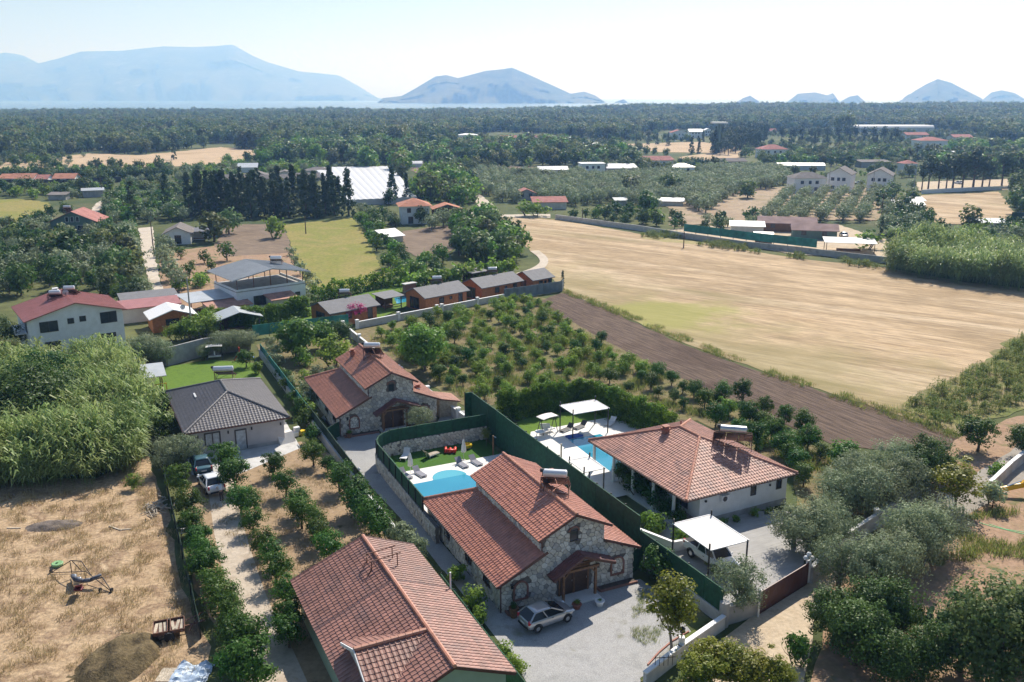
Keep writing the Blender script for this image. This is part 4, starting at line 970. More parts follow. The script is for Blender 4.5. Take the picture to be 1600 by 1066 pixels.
solar_heater(on_house(gry, 6.2, 12.6, 4.2), math.radians(6), 'solar water heater with white tank on the far slope of the dark grey roof', panels=2, scale=1.0, tank_len=2.3, hs=.75)
ac_unit(on_house(gry, GW - .3, 2.2, 1.6), math.radians(27 + 90), 'air conditioner on the side wall of the grey bungalow')

# ------------------------------------------------------------------ house in front with the long tile roof
RB = P(567, 839, 5.0); fr_ang = math.radians(26.3)
fh = thing('tiled_house', 'pale green house under a long weathered red tile roof at the bottom edge', 'house', (RB.x, RB.y, 0), fr_ang)
FL = 17.3; xl_, zl_, xr_, zr_ = -5.4, 2.78, 3.85, 3.42; zR = 5.0
wb = MB(); wb.prism([V3(x, -.35, z) for x, z in [(xl_ + .5, 0), (xr_ - .45, 0), (xr_ - .45, zr_ - .0), (0, zR - .12), (xl_ + .5, zl_ + .02)]], (0, -FL + .75, 0)); wb.build('wall', M('green_wall'), fh)
def fh_slope(x0, z0, parts, y0, y1, lift=0.0, gap=None):
    dx, dz = -x0, zR - z0; S = math.hypot(dx, dz)
    rf = slab(fh, 'roof', [(x0, y0, z0 + lift), (x0, y1, z0 + lift), (0, y1, zR + lift), (0, y0, zR + lift)], .1, M('fascia_brown'))
    tile_slope(rf, (x0, y0, z0 + .012 + lift), (0, -1, 0), (dx, 0, dz), y0 - y1, S, M('tile_worn'), .34, .36, parts=parts, gap=gap); return rf
q1 = fh_slope(xl_, zl_, None, .0, -6.9); q2 = fh_slope(xl_, zl_, lambda r, c: r > 4 and c < 20, -6.95, -FL, .07, lambda u, v: False)
q3 = fh_slope(xr_, zr_, None, .0, -6.9); q4 = fh_slope(xr_, zr_, lambda r, c: 2 < r, -6.95, -FL, .07)
for q, x, z in ((q2, xl_, zl_), (q4, xr_, zr_)):
    b = MB(); b.bar((x, -6.92, z + .08), (0, -6.92, zR + .1), .14, .12); b.build('expansion_cover', M('ridge_dark'), q)
    b = MB(); b.bar((x, -FL - .02, z + .0), (0, -FL - .02, zR + .05), .06, .2); b.build('bargeboard', M('fascia_brown'), q); b = MB(); b.bar((x, .02, z), (0, .02, zR), .06, .2); b.build('bargeboard', M('fascia_brown'), q)
ridge_caps(q2, (0, 0, zR + .04), (0, -FL, zR + .11), M('tile_salmon'), .14)
# cross wing at the lower left
WY, WX, WZ = -13.2, -4.6, 4.95
wb = MB(); wb.prism([V3(WX + .35, WY + 2.6, 0), V3(WX + .35, WY + 2.6, 3.6), V3(WX + .35, WY, WZ - .1), V3(WX + .35, WY - 2.6, 3.6), V3(WX + .35, WY - 2.6, 0)], (3.5, 0, 0)); wb.build('wall', M('cream_wall'), fh)
for sg in (1, -1):
    a = V3(WX, WY + sg * 2.9, 3.72); b = V3(WX, WY, WZ + .05); rf = slab(fh, 'roof', [a, a + V3(4.4, 0, 0), b + V3(4.4, 0, 0), b], .09, M('fascia_brown'))
    S = (b - a).length; tile_slope(rf, a + V3(0, 0, .012), (1, 0, 0), b - a, 4.4, S, M('tile_worn'), .34, .36, clip=lambda v, S=S: (0, 4.4 - (1 - v / S) * 1.6))
    bb = MB(); bb.bar(a + V3(-.03, 0, -.02), b + V3(-.03, 0, -.02), .06, .2); bb.build('bargeboard', M('white_paint'), rf)
ridge_caps(rf, (WX, WY, WZ + .08), (-.1, WY, WZ + .08), M('tile_salmon'), .15)
vb = MB(); vb.bar((-1.9, WY - 2.7, 4.1), (-.25, WY, WZ + .08), .2, .05); vb.bar((-1.9, WY + 2.7, 4.1), (-.25, WY, WZ + .08), .2, .05); vb.build('valley_gutter', M('terracotta'), fh)
window(fh, (1.2, -FL + .4, 1.4), (1, 0, 0), (0, -1, 0), 1.4, 1.3, M('white_paint'), M('glass_dark'), 1)
ps = MB(); ps.tube((xr_ + .15, -7.0, 2.6), (xr_ + .15, -7.0, 4.7), .06); ps.build('downpipe', M('white_paint'), fh)
ft = thing('roof_frame', 'rusty empty heater stand straddling the ridge of the long tile roof', 'metal frame', on_house(fh, .1, -3.9, 4.85), fr_ang)
fb = MB()
for y in (.55, -.55): fb.bar((-.95, y, .55), (1.25, y, .75), .06); fb.bar((-.85, y, -.2), (-.85, y, .6), .06); fb.bar((1.0, y, -.2), (1.0, y, .75), .06)
fb.build('stand', M('steel_rust'), ft); fb = MB(); fb.bar((-.95, -.55, .56), (-.95, .55, .56), .05); fb.bar((-.85, -.55, .0), (-1.3, -.9, -.3), .05); fb.bar((-.85, .55, .0), (-1.4, .4, -.35), .05); fb.build('brace', M('steel_rust'), ft)

# ------------------------------------------------------------------ generic house for the middle and far distance
def simple_house(name, label, px, ang, W_, L_, h, rise, wall, roof, kind='gable', ov=.5, wins=(), group=None, cat='house', chim=False, seams=False, zoff=0.0, base=None, storey=1, tiled=False):
    """px: photo pixel of the near-left ground corner (or base: world point); x along the front, y to the back, ridge along y for 'gable', along x for 'gable_x'"""
    b = base or P(*px); h0 = thing(name, label, cat, (b.x, b.y, land_z(b.x, b.y) if b.y > 1000 else 0), ang, group)
    wm = M(wall); rm = M(roof); mb = MB()
    if kind == 'gable': mb.prism([V3(0, 0, 0), V3(W_, 0, 0), V3(W_, 0, h), V3(W_ / 2, 0, h + rise - .05), V3(0, 0, h)], (0, L_, 0))
    elif kind == 'gable_x': mb.prism([V3(0, 0, 0), V3(0, L_, 0), V3(0, L_, h), V3(0, L_ / 2, h + rise - .05), V3(0, 0, h)], (W_, 0, 0))
    elif kind == 'mono': mb.prism([V3(0, 0, 0), V3(0, L_, 0), V3(0, L_, h + rise - .05), V3(0, 0, h - .05)], (W_, 0, 0))
    else: mb.box((W_ / 2, L_ / 2, h / 2), (W_, L_, h))
    mb.build('wall', wm, h0)
    def seamed(rf, o, e1, e2, L):
        n = e1.cross(e2).normalized(); n = n if n.z > 0 else -n; sm = MB(); k = int(L / .55)
        for i in range(k + 1): a = o + e1.normalized() * (L * i / k) + n * .02; sm.bar(a, a + e2, .05, .06)
        q = sm.build('roof_seam', rm, rf); q['kind'] = 'stuff'
    def sl(a, b_, c, d):
        rf = slab(h0, 'roof', [a, b_, c, d], .14, rm)
        if seams: seamed(rf, a, b_ - a, d - a, (b_ - a).length)
        elif tiled: tile_slope(rf, a + V3(0, 0, .012), b_ - a, d - a, (b_ - a).length, (d - a).length, rm)
    if kind == 'gable':
        k = rise / (W_ / 2); z = h - k * ov
        sl(V3(-ov, L_ + ov, z), V3(-ov, -ov, z), V3(W_ / 2, -ov, h + rise), V3(W_ / 2, L_ + ov, h + rise)); sl(V3(W_ + ov, -ov, z), V3(W_ + ov, L_ + ov, z), V3(W_ / 2, L_ + ov, h + rise), V3(W_ / 2, -ov, h + rise))
    elif kind == 'gable_x':
        k = rise / (L_ / 2); z = h - k * ov
        sl(V3(-ov, -ov, z), V3(W_ + ov, -ov, z), V3(W_ + ov, L_ / 2, h + rise), V3(-ov, L_ / 2, h + rise)); sl(V3(W_ + ov, L_ + ov, z), V3(-ov, L_ + ov, z), V3(-ov, L_ / 2, h + rise), V3(W_ + ov, L_ / 2, h + rise))
    elif kind == 'mono':
        k = rise / L_; sl(V3(-ov, -ov, h - k * ov), V3(W_ + ov, -ov, h - k * ov), V3(W_ + ov, L_ + ov, h + rise + k * ov), V3(-ov, L_ + ov, h + rise + k * ov))
    elif kind == 'hip':
        x0, x1, y0, y1 = -ov, W_ + ov, -ov, L_ + ov; w, l = x1 - x0, y1 - y0; m = min(w, l) / 2
        if l >= w: ra, rb = V3((x0 + x1) / 2, y0 + m, h + rise), V3((x0 + x1) / 2, y1 - m, h + rise)
        else: ra, rb = V3(x0 + m, (y0 + y1) / 2, h + rise), V3(x1 - m, (y0 + y1) / 2, h + rise)
        c = [V3(x0, y0, h), V3(x1, y0, h), V3(x1, y1, h), V3(x0, y1, h)]; r_ = MB()
        if l >= w: fs = [[c[0], c[1], ra], [c[1], c[2], rb, ra], [c[2], c[3], rb], [c[3], c[0], ra, rb]]
        else: fs = [[c[0], c[1], rb, ra], [c[1], c[2], rb], [c[2], c[3], ra, rb], [c[3], c[0], ra]]
        for f in fs: r_.poly(f)
        r_.poly(c[::-1]); q = r_.build('roof', rm, h0)
    else:
        r_ = MB(); r_.box((W_ / 2, L_ / 2, h + .08), (W_ + ov, L_ + ov, .16)); r_.build('roof', rm, h0)
    for wv in wins:      # (side, along, z, w, h[, mullions])
        s_, al, z, w_, hh = wv[:5]; mu = wv[5] if len(wv) > 5 else 1
        fm = M(wv[6]) if len(wv) > 6 else M('frame_dark'); gl = M('glass_dark')
        if s_ == 'f': window(h0, (al, 0, z), (1, 0, 0), (0, -1, 0), w_, hh, fm, gl, mu)
        elif s_ == 'l': window(h0, (0, al, z), (0, -1, 0), (-1, 0, 0), w_, hh, fm, gl, mu)
        elif s_ == 'r': window(h0, (W_, al, z), (0, 1, 0), (1, 0, 0), w_, hh, fm, gl, mu)
    if chim: chimney(h0, (W_ * .62, L_ * .45, h + rise * .5), .6, 1.2, wm)
    return h0
# ------------------------------------------------------------------ walls, screens, gardens
LA = math.radians(25.6); LO = A1
def LP(s, t, z=0.0):
    """lot frame: s along the stone house front, t back along the lane"""
    return V3(LO.x + s * math.cos(LA) - t * math.sin(LA), LO.y + s * math.sin(LA) + t * math.cos(LA), z)
def inv_lp(s, t): return (s, t)
def screen_fence(label, pts, z0, z1, m, name='screen_fence', step=2.4, th=.06, post=.08, group=None, cat='fence', postm='steel_dark'):
    """posts and panels along a line of world points; every panel and post is a part"""
    r = thing(name, label, cat, (pts[0].x, pts[0].y, 0), 0, group); o = Vector((pts[0].x, pts[0].y, 0)); rr = random.Random(len(label))
    pm = None; last = None
    for k in range(len(pts) - 1):
        a = V3(pts[k].x, pts[k].y, 0) - o; b = V3(pts[k + 1].x, pts[k + 1].y, 0) - o; L = (b - a).length; n = max(1, round(L / step)); d = (b - a) / n; ang = math.atan2(d.y, d.x)
        pb = MB(); pb.box((d.length / 2, 0, (z0 + z1) / 2), (d.length - .03, th, z1 - z0)); me = None
        for i in range(n):
            p = a + d * i
            if me is None: q = pb.build('screen_panel', M(m), r); me = q.data
            else: q = link(bpy.data.objects.new('screen_panel', me), r)
            q.location = p + V3(0, 0, rr.uniform(-.02, .02)); q.rotation_euler = (0, 0, ang + rr.uniform(-.01, .01))
            if post:
                if pm is None: w = MB(); w.box((0, 0, (z1 + .06) / 2), (post, post, z1 + .06)); q = w.build('post', M(postm), r); pm = q.data
                else: q = link(bpy.data.objects.new('post', pm), r)
                nn = V3(-d.y, d.x, 0).normalized() * (th / 2 + post / 2 + .004); q.location = p + nn; q.rotation_euler = (0, 0, ang)
    return r
def wall_run(label, pts, h, th, m, cap=None, name='boundary_wall', pier=0, cat='wall', group=None, z0=0.0):
    r = thing(name, label, cat, (pts[0].x, pts[0].y, 0), 0, group); o = Vector((pts[0].x, pts[0].y, 0)); ww = MB(); cc = MB(); hs = h if isinstance(h, (list, tuple)) else [h] * (len(pts) - 1)
    for k in range(len(pts) - 1):
        a = V3(pts[k].x, pts[k].y, 0) - o; b = V3(pts[k + 1].x, pts[k + 1].y, 0) - o; d = (b - a).normalized(); ang = math.atan2(d.y, d.x); L = (b - a).length; e = th / 2 if k < len(pts) - 2 else 0
        w = MB(); w.box((0, 0, 0), (L + e - .004, th, hs[k]), 0); q = w.build('wall_section', M(m), r); q.location = (a + b) / 2 + d * e / 2 + V3(0, 0, hs[k] / 2 + z0); q.rotation_euler = (0, 0, ang)
        if cap: c = MB(); c.box((0, 0, 0), (L + e - .004, th + .1, .09)); q = c.build('coping', M(cap), r); q.location = (a + b) / 2 + d * e / 2 + V3(0, 0, hs[k] + .047 + z0); q.rotation_euler = (0, 0, ang)
        if pier:
            for i in range(int(L / pier) + 1):
                p = a + d * min(L, i * pier); c = MB(); c.box((0, 0, (hs[k] + .35) / 2), (th + .22, th + .22, hs[k] + .35)); c.box((0, 0, hs[k] + .39), (th + .32, th + .32, .08)); q = c.build('pier', M(cap or m), r); q.location = p; q.rotation_euler = (0, 0, ang)
    return r
# lane fence on the left: low grey wall carrying green or teal netting
wall_run('grey block wall between the grey bungalow plot and the stone house gardens', [LP(-3.5, 75), LP(-3.5, 23)], 1.0, .2, 'pale_concrete')
screen_fence('teal net screen on the grey block wall behind the grey bungalow', [LP(-3.35, 75), LP(-3.35, 46)], .95, 1.9, 'teal_net', post=.06)
screen_fence('long dark green screen along the left edge of the paved lane', [LP(-3.3, 46), LP(-3.3, 23)], .9, 1.95, 'turf_dark', post=.06)
wall_run('low wall with pale coping edging the paved lane beside the orchard', [LP(-3.3, 22.9), LP(-3.15, 4)], .75, .18, 'concrete', 'white_paint')
screen_fence('green screen beside the long tiled roof at the gravel yard', [LP(-3.1, 4), LP(-3.1, -16)], .1, 1.85, 'turf_screen', post=.06)
lpst = thing('lamp_post', 'small white lamp on the dark green lane screen', 'lamp', tuple(LP(-3.35, 24.5))); q = MB(); q.tube((0, 0, 0), (0, 0, 2.1), .03); q.build('pole', M('steel_dark'), lpst); q = MB(); q.lathe((0, 0, 2.1), [(.04, 0), (.13, .08), (.13, .2), (.03, .3)], 10); q.build('lantern', M('white_paint'), lpst)
screen_fence('short green screen closing the gap left of the far stone house', [LP(-3.2, 37.6), V3(A2.x - .15, A2.y + .1, 0)], .05, 1.7, 'turf_screen')
# pool garden enclosure: stone base and green top, rounded at the lane corner
arc = [LP(-.45, 11.6), LP(-.42, 15.0), LP(-.3, 28.2)] + [LP(-.3 + 3.0 * (1 - math.cos(t)), 28.2 + 3.3 * math.sin(t)) for t in (.32, .65, .98, 1.3)] + [LP(2.9, 31.5), LP(12.85, 31.55)]
gw = thing('garden_wall', 'curved rubble stone wall around the pool garden beside the lane', 'wall', tuple(arc[0]))
core = MB(); o_ = arc[0]
for k in range(len(arc) - 1):
    a, b = arc[k] - o_, arc[k + 1] - o_; d = (b - a).normalized(); n = V3(-d.y, d.x, 0) * .14; core.prism([a - n, b - n + d * .02, b + n + d * .02, a + n], (0, 0, 1.5))
core.build('wall_core', M('mortar'), gw)
for k in range(len(arc) - 1):
    a, b = arc[k] - o_, arc[k + 1] - o_; d = (b - a).normalized(); L = (b - a).length; n = V3(-d.y, d.x, 0)
    stone_face(gw, a + n * .142, d, n, [(0, 0), (L, 0), (L, 1.5), (0, 1.5)], (.42, .30), 300 + k, 0, None, (), .06)
    stone_face(gw, b - n * .142, -d, -n, [(0, 0), (L, 0), (L, 1.5), (0, 1.5)], (.42, .30), 340 + k, 0, None, (), .06)
screen_fence('curved bright green screen standing on the pool garden stone wall', arc[1:], 1.5, 2.85, 'turf_screen', step=1.9, th=.1)
screen_fence('tall dark green screen between the pool garden and the villa', [LP(12.3, 36.0), LP(13.05, 36.0), LP(13.05, 1.9)], .0, 4.0, 'turf_screen', step=2.2, th=.1, post=.1)
wall_run('low rendered wall under the lower green screen beside the gravel yard', [LP(13.05, 1.8), LP(13.4, -8.2)], .95, .22, 'pale_concrete')
screen_fence('lower green screen running down beside the gravel yard to the corner pier', [LP(13.08, 1.8), LP(13.42, -8.1)], .98, 2.8, 'turf_screen', step=2.0, th=.1)
screen_fence('green screen closing the passage right of the front stone house', [LP(11.5, .6), LP(13.0, 1.2)], .0, 1.9, 'turf_screen', step=1.5)
wall_run('white rendered boundary wall with coping behind the far stone house, dividing it from the orchard', [LP(11.2, 84), LP(11.4, 56), LP(12.3, 36.2)], 1.2, .2, 'pale_concrete', 'white_paint', pier=9)
# front walls and gates
GA, GB = P(1184, 962), P(1260, 914)
w1 = wall_run('grey boundary wall with rounded corner between green screen and brown gate', [LP(13.45, -8.3), V3(GA.x - .1, GA.y, 0)], 1.45, .22, 'concrete', 'pale_concrete')
pw = MB(); pw.tube((0, 0, 0), (0, 0, 1.9), .35, .35, 14); pw.build('corner_pier', M('concrete'), w1)
gt = thing('sliding_gate', 'dark brown metal sliding gate at the paved driveway', 'gate', (GA.x, GA.y, 0), math.atan2(GB.y - GA.y, GB.x - GA.x)); gl = (GB - GA).length
nb = 14
for i in range(nb): b = MB(); b.box(((i + .5) * gl / nb, 0, .98), (gl / nb - .02, .05, 1.62)); b.build('gate_board', M('gate_brown'), gt)
b = MB(); b.bar((0, 0, 1.84), (gl, 0, 1.84), .08, .08); b.bar((0, 0, .12), (gl, 0, .12), .09, .1); b.bar((0.03, 0, .12), (0.03, 0, 1.9), .1); b.bar((gl - .03, 0, .12), (gl - .03, 0, 1.9), .1); b.build('gate_frame', M('gate_brown'), gt)
gp = thing('gate_post', 'white post at the left end of the brown sliding gate', 'post', (GA.x - .05, GA.y - .25, 0)); b = MB(); b.box((0, 0, 1.1), (.12, .12, 2.2)); b.box((0, 0, 2.22), (.18, .18, .05)); b.build('post', M('white_paint'), gp)
b = MB(); b.box((0, -.08, 1.5), (.08, .06, .12)); b.build('keypad', M('steel_dark'), gp)
gk = thing('gate_light', 'white cluster of globe lamps on the post right of the brown gate', 'lamp', (GB.x + .15, GB.y + .35, 0)); b = MB(); b.box((0, 0, .95), (.3, .3, 1.9)); b.build('pier', M('white_paint'), gk)
for dx, dy, dz in ((-.25, 0, 2.1), (.25, .05, 2.05), (0, .1, 2.35)): b = MB(); b.lathe((dx, dy, dz), [(.02, -.2), (.14, -.14), (.2, 0), (.14, .14), (.02, .2)], 10); b.build('globe', M('white_paint'), gk)
wall_run('grey road wall right of the brown gate running behind the olive trees', [V3(GB.x + .35, GB.y + .1, 0), P(1300, 872), P(1378, 820), P(1440, 775)], 1.4, .22, 'concrete', 'pale_concrete')
wall_run('grey road wall with stepped white coping at the right edge', [P(1545, 772), P(1578, 740), P(1640, 690)], 1.25, .25, 'concrete', 'white_paint')
fwp = [LP(13.2, -8.6), LP(8.3, -10.2), LP(4.6, -11.6)]
fw = wall_run('white coped front wall of the gravel yard with a lamp post', fwp, 1.0, .25, 'pale_concrete', 'white_paint')
lt = thing('wall_lamp', 'black lantern on a white pier of the gravel yard front wall', 'lamp', tuple(LP(8.6, -9.95))); b = MB(); b.box((0, 0, .75), (.36, .36, 1.5)); b.build('pier', M('white_paint'), lt); b = MB(); b.tube((0, 0, 1.5), (0, 0, 1.75), .04); b.lathe((0, 0, 1.75), [(.05, 0), (.16, .08), (.18, .36), (.22, .38), (.04, .52)], 8); b.build('lantern', M('steel_dark'), lt)
rl = thing('railing', 'short black iron railing on the front wall at the bottom edge', 'railing', tuple(LP(5.6, -11.25)), LA - .35)
for i in range(5): b = MB(); b.bar((i * .28, 0, 1.0), (i * .28, 0, 1.75), .03); b.build('bar', M('steel_dark'), rl)
b = MB(); b.bar((-.1, 0, 1.6), (1.3, 0, 1.6), .035); b.build('rail', M('steel_dark'), rl)
kb = MB(); kp = [P(1076, 988), P(1050, 1003), P(1030, 1020), P(1012, 1040)]
for k in range(3): kb.bar(kp[k] + V3(0, 0, .05), kp[k + 1] + V3(0, 0, .05), .1, .12)
o = kb.build('kerb', M('terracotta')); o['kind'] = 'structure'
# walls of the left-hand plot and the dry field
screen_fence('dark netting fence between the dry field and the citrus row', [LP(-20.0, 6), LP(-19.7, 60)], .05, 1.3, 'turf_dark', step=3, th=.03, post=.06)
wall_run('tall grey block wall at the back of the lawn behind the grey bungalow', [P(262, 572), P(320, 556), P(392, 546)], 2.6, .25, 'concrete')
wall_run('tall grey block wall left of the lawn, seen above the reeds', [P(232, 566), P(262, 572)], 2.4, .25, 'concrete')
screen_fence('teal net fence in front of the bungalow lawn, at the end of the vegetable garden', [LP(-2.7, 85.0), LP(12.6, 85.6)], .5, 2.2, 'teal_net', step=2.5, post=.07)
wall_run('pale wall with piers along the orchard in front of the wooden bungalows', [LP(13.6, 84.2), LP(30, 88.9), LP(43.8, 92.9)], 1.1, .22, 'pale_concrete', 'white_paint', pier=8)
screen_fence('grey-blue screen fence around the last wooden bungalow', [LP(43.8, 92.9), LP(57, 94.9), LP(58.5, 97)], .05, 2.1, mat('slate_net', (.16, .20, .22), .8, .2, 1).name, step=1.5, post=.06)
wall_run('long grey block wall along the far side of the stubble field', [P(868, 343), P(1000, 361), P(1065, 372)], 1.5, .25, 'pale_concrete')
wall_run('grey wall with green netting at the far right of the stubble field', [P(1065, 372), P(1160, 386), P(1250, 396), P(1385, 412)], 1.5, .25, 'concrete')
screen_fence('bright green netting on the far wall of the stubble field', [P(1068, 370), P(1165, 384), P(1275, 397)], 1.5, 3.5, 'teal_net', step=4, post=.1)

# pool garden floor, pool and furniture
def ltp(pts): return [LP(s, t) for s, t in pts]
dk = patch('pool_deck', [0, 0, 0, 0], M('deck_stone'), world=ltp([(-.1, 15.35), (12.9, 15.35), (12.9, 26.6), (-.1, 26.6)]), amp=0)
pb = [(1.2, 18.2), (7.0, 18.2), (7.6, 18.9), (7.75, 20.5), (7.6, 22.0), (7.0, 23.4)] + [(5.4 + 1.75 * math.cos(t), 23.4 + 1.75 * math.sin(t)) for t in np.linspace(.05, math.pi - .05, 12)] + [(3.5, 23.4), (1.2, 23.4)]
wmat, nt, bb = _nodes('pool_water'); bb.inputs['Base Color'].default_value = (.025, .25, .40, 1); bb.inputs['Roughness'].default_value = .08
_n = nt.nodes.new('ShaderNodeTexNoise'); _n.inputs['Scale'].default_value = 3.0; _b = nt.nodes.new('ShaderNodeBump'); _b.inputs['Strength'].default_value = .12; _b.inputs['Distance'].default_value = .05
nt.links.new(_n.outputs['Fac'], _b.inputs['Height']); nt.links.new(_b.outputs[0], bb.inputs['Normal']); MATS['pool_water'] = wmat
_m = nt.nodes.new('ShaderNodeMix'); _m.data_type = 'RGBA'; _m.inputs['A'].default_value = (.018, .20, .34, 1); _m.inputs['B'].default_value = (.05, .36, .50, 1); nt.links.new(_n.outputs['Fac'], _m.inputs['Factor']); nt.links.new(_m.outputs['Result'], bb.inputs['Base Color']); _n.inputs['Scale'].default_value = 1.3  # lighter blotches: caustic light painted into the water colour by noise
wm2, nt, bb = _nodes('pool_water_shallow'); bb.inputs['Base Color'].default_value = (.10, .42, .52, 1); bb.inputs['Roughness'].default_value = .08; MATS['pool_water_shallow'] = wm2
def pool(label, pts, shallow=None, group=None):
    c = sum(pts, V3(0, 0, 0)) / len(pts); r = thing('swimming_pool', label, 'pool', (c.x, c.y, 0), 0, group); z = LEV[0] + .006
    w = MB(); w.prism([p - c + V3(0, 0, z - .1) for p in pts], (0, 0, .1)); w.build('water', M('pool_water'), r)
    if shallow: w = MB(); w.prism([p - c + V3(0, 0, z - .1) for p in shallow], (0, 0, .104)); w.build('shallow_water', M('pool_water_shallow'), r)
    e = MB()
    for k in range(len(pts)): e.bar(pts[k] - c + V3(0, 0, .03), pts[(k + 1) % len(pts)] - c + V3(0, 0, .03), .2, .06)
    e.build('pool_edge', M('deck_stone'), r); return r
pool('kidney-edged blue pool with a shallow rounded bay behind the front stone house', ltp(pb), ltp([(5.4 + 1.7 * math.cos(t), 23.4 + 1.7 * math.sin(t)) for t in np.linspace(0, math.pi, 14)] ))
def lounger(loc, rz, label, group=None, m='fabric_grey', back=.75):
    r = thing('sun_lounger', label, 'sun lounger', loc, rz, group); b = MB(); b.box((0, -.25, .33), (.66, 1.35, .07)); b.build('seat', M(m), r, bevel=.02)
    k = MB(); k.bar((0, .42, .34), (0, .42 + .65 * math.cos(back), .34 + .65 * math.sin(back)), .66, .07); k.build('backrest', M(m), r)
    for x, y in ((-.28, -.85), (.28, -.85), (-.28, .35), (.28, .35)): l = MB(); l.bar((x, y, 0), (x, y, .30), .05); l.build('leg', M('white_paint'), r)
    f = MB(); f.bar((-.34, -.92, .29), (-.34, .45, .29), .05); f.bar((.34, -.92, .29), (.34, .45, .29), .05); f.build('frame', M('white_paint'), r); return r
def umbrella(loc, label, closed=True, h=2.4, group=None):
    r = thing('parasol', label, 'parasol', loc, 0, group); p = MB(); p.tube((0, 0, 0), (0, 0, h), .025); p.build('pole', M('steel_light'), r)
    c = MB(); prof = [(.02, h), (.08, h - .15), (.2, h - .8), (.24, h - 1.35), (.15, h - 1.5), (.03, h - 1.5)]
    c.lathe((0, 0, 0), prof, 10)
    for i in range(len(c.v)): x, y, z = c.v[i]; k = 1 + .25 * math.cos(5 * math.atan2(y, x)); c.v[i] = (x * k, y * k, z)
    c.build('canopy', M('canvas_white'), r); b = MB(); b.lathe((0, 0, 0), [(.25, 0), (.25, .06), (.05, .12)], 12); b.build('base', M('concrete'), r); return r
lounger(tuple(LP(1.5, 25.5)), LA + .2, 'grey sun lounger on the pool deck nearest the lane screen', 'sun loungers by the kidney-edged pool')
lounger(tuple(LP(2.9, 25.3)), LA + .2, 'grey sun lounger right of the left closed parasol', 'sun loungers by the kidney-edged pool')
lounger(tuple(LP(7.5, 25.6)), LA + .15, 'grey sun lounger left of the right closed parasol on the pool deck', 'sun loungers by the kidney-edged pool')
lounger(tuple(LP(9.0, 25.5)), LA + .15, 'grey sun lounger on the pool deck nearest the stone house ridge', 'sun loungers by the kidney-edged pool')
umbrella(tuple(LP(2.2, 26.0)), 'closed white parasol between the two left loungers', group='closed parasols in the pool garden'); umbrella(tuple(LP(8.3, 27.0)), 'closed white parasol between the two right loungers', group='closed parasols in the pool garden')
lounger(tuple(LP(3.1, 30.2)), LA - .6, 'pale folding deck chair on the lawn against the stone wall', None, 'fabric_white', .9)
lounger(tuple(LP(5.6, 29.3)), LA + 1.9, 'pale reclining garden chair in the middle of the lawn', None, 'pale_wood', .95)
def toy(label, loc, col, kind):
    r = thing('garden_toy', label, 'toy', loc)
    if kind == 0:
        b = MB(); b.tube((-.55, 0, .25), (.55, 0, .25), .22, .22, 10); b.build('body', M(col), r, True); b = MB(); b.tube((-.5, -.3, .2), (-.5, .35, .5), .14); b.tube((.5, -.3, .2), (.5, .35, .5), .14); b.tube((0, -.35, .2), (0, .3, .45), .12); b.build('rocker', M(col), r, True)
    else:
        b = MB(); b.lathe((0, 0, .1), [(.1, 0), (.5, .05), (.56, .3), (.5, .42), (.34, .38), (.3, .2), (0, .2)], 14); b.build('body', M(col), r); b = MB(); b.tube((-.4, 0, 0), (-.4, 0, .15), .1); b.tube((.4, 0, 0), (.4, 0, .15), .1); b.build('foot', M('steel_dark'), r)
toy('bright red plastic rocking toy on the lawn', tuple(LP(7.8, 29.4)), 'plastic_red', 0); toy('round yellow plastic toy beside the red one', tuple(LP(9.9, 29.9)), 'plastic_yellow', 1)
wp = thing('wooden_post', 'brown wooden shower post at the corner of the pool lawn', 'post', tuple(LP(11.6, 26.9))); b = MB(); b.tube((0, 0, 0), (0, 0, 2.2), .09, .08); b.build('post', M('mid_wood'), wp); b = MB(); b.tube((0, 0, 2.1), (.25, -.2, 2.15), .03); b.lathe((.25, -.2, 2.08), [(.02, .06), (.09, 0)], 8); b.build('shower_head', M('steel_light'), wp)

# villa garden
patch('villa_terrace', [0] * 6, M('deck_stone'), world=ltp([(13.4, 12.5), (19.0, 12.5), (30.8, 19), (30.2, 31.2), (18.0, 30.9), (13.4, 23)]), amp=0)
pool('rectangular blue pool at the corner of the villa roof', ltp([(20.2, 17.5), (24.6, 17.5), (24.6, 27.0), (20.6, 27.0)]))
def shade(label, s0, s1, t0, t1, z, corners=None, posts=True, m='canvas_white'):
    c = LP(s0, t0); r = thing('shade_canopy', label, 'canopy', tuple(c), LA); w, d = s1 - s0, t1 - t0
    k = MB(); n = 8; vs = [(w * i / n, d * j / n, z - .12 * math.sin(math.pi * i / n) * math.sin(math.pi * j / n)) for j in range(n + 1) for i in range(n + 1)]
    fs = [(j * (n + 1) + i, j * (n + 1) + i + 1, (j + 1) * (n + 1) + i + 1, (j + 1) * (n + 1) + i) for j in range(n) for i in range(n)]; nv = len(vs)
    k.add(vs, fs); k.add([(x, y, q - .03) for x, y, q in vs], [f[::-1] for f in fs]); k.build('canvas', M(m), r)
    f = MB(); f.bar((0, 0, z), (w, 0, z), .07); f.bar((w, 0, z), (w, d, z), .07); f.bar((w, d, z), (0, d, z), .07); f.bar((0, d, z), (0, 0, z), .07); f.build('canvas_frame', M('white_paint'), r)
    for x, y, e in ((0, .15, .5), (w - .15, 0, .1), (w, d - .2, .5), (.1, d, .4)): p = MB(); p.bar((x, y, 0), (x, y, z + e), .1); p.build('post', M('steel_dark'), r)
    return r
shade('white canvas canopy on dark posts above the villa lawn', 21.2, 25.7, 27.0, 30.2, 3.0)
shade('small white canvas canopy between tall green screen and villa', 15.0, 17.2, 13.9, 17.0, 2.6)
shade('large white canvas carport over the parked pickup', 16.1, 19.8, -3.2, 1.7, 2.75)
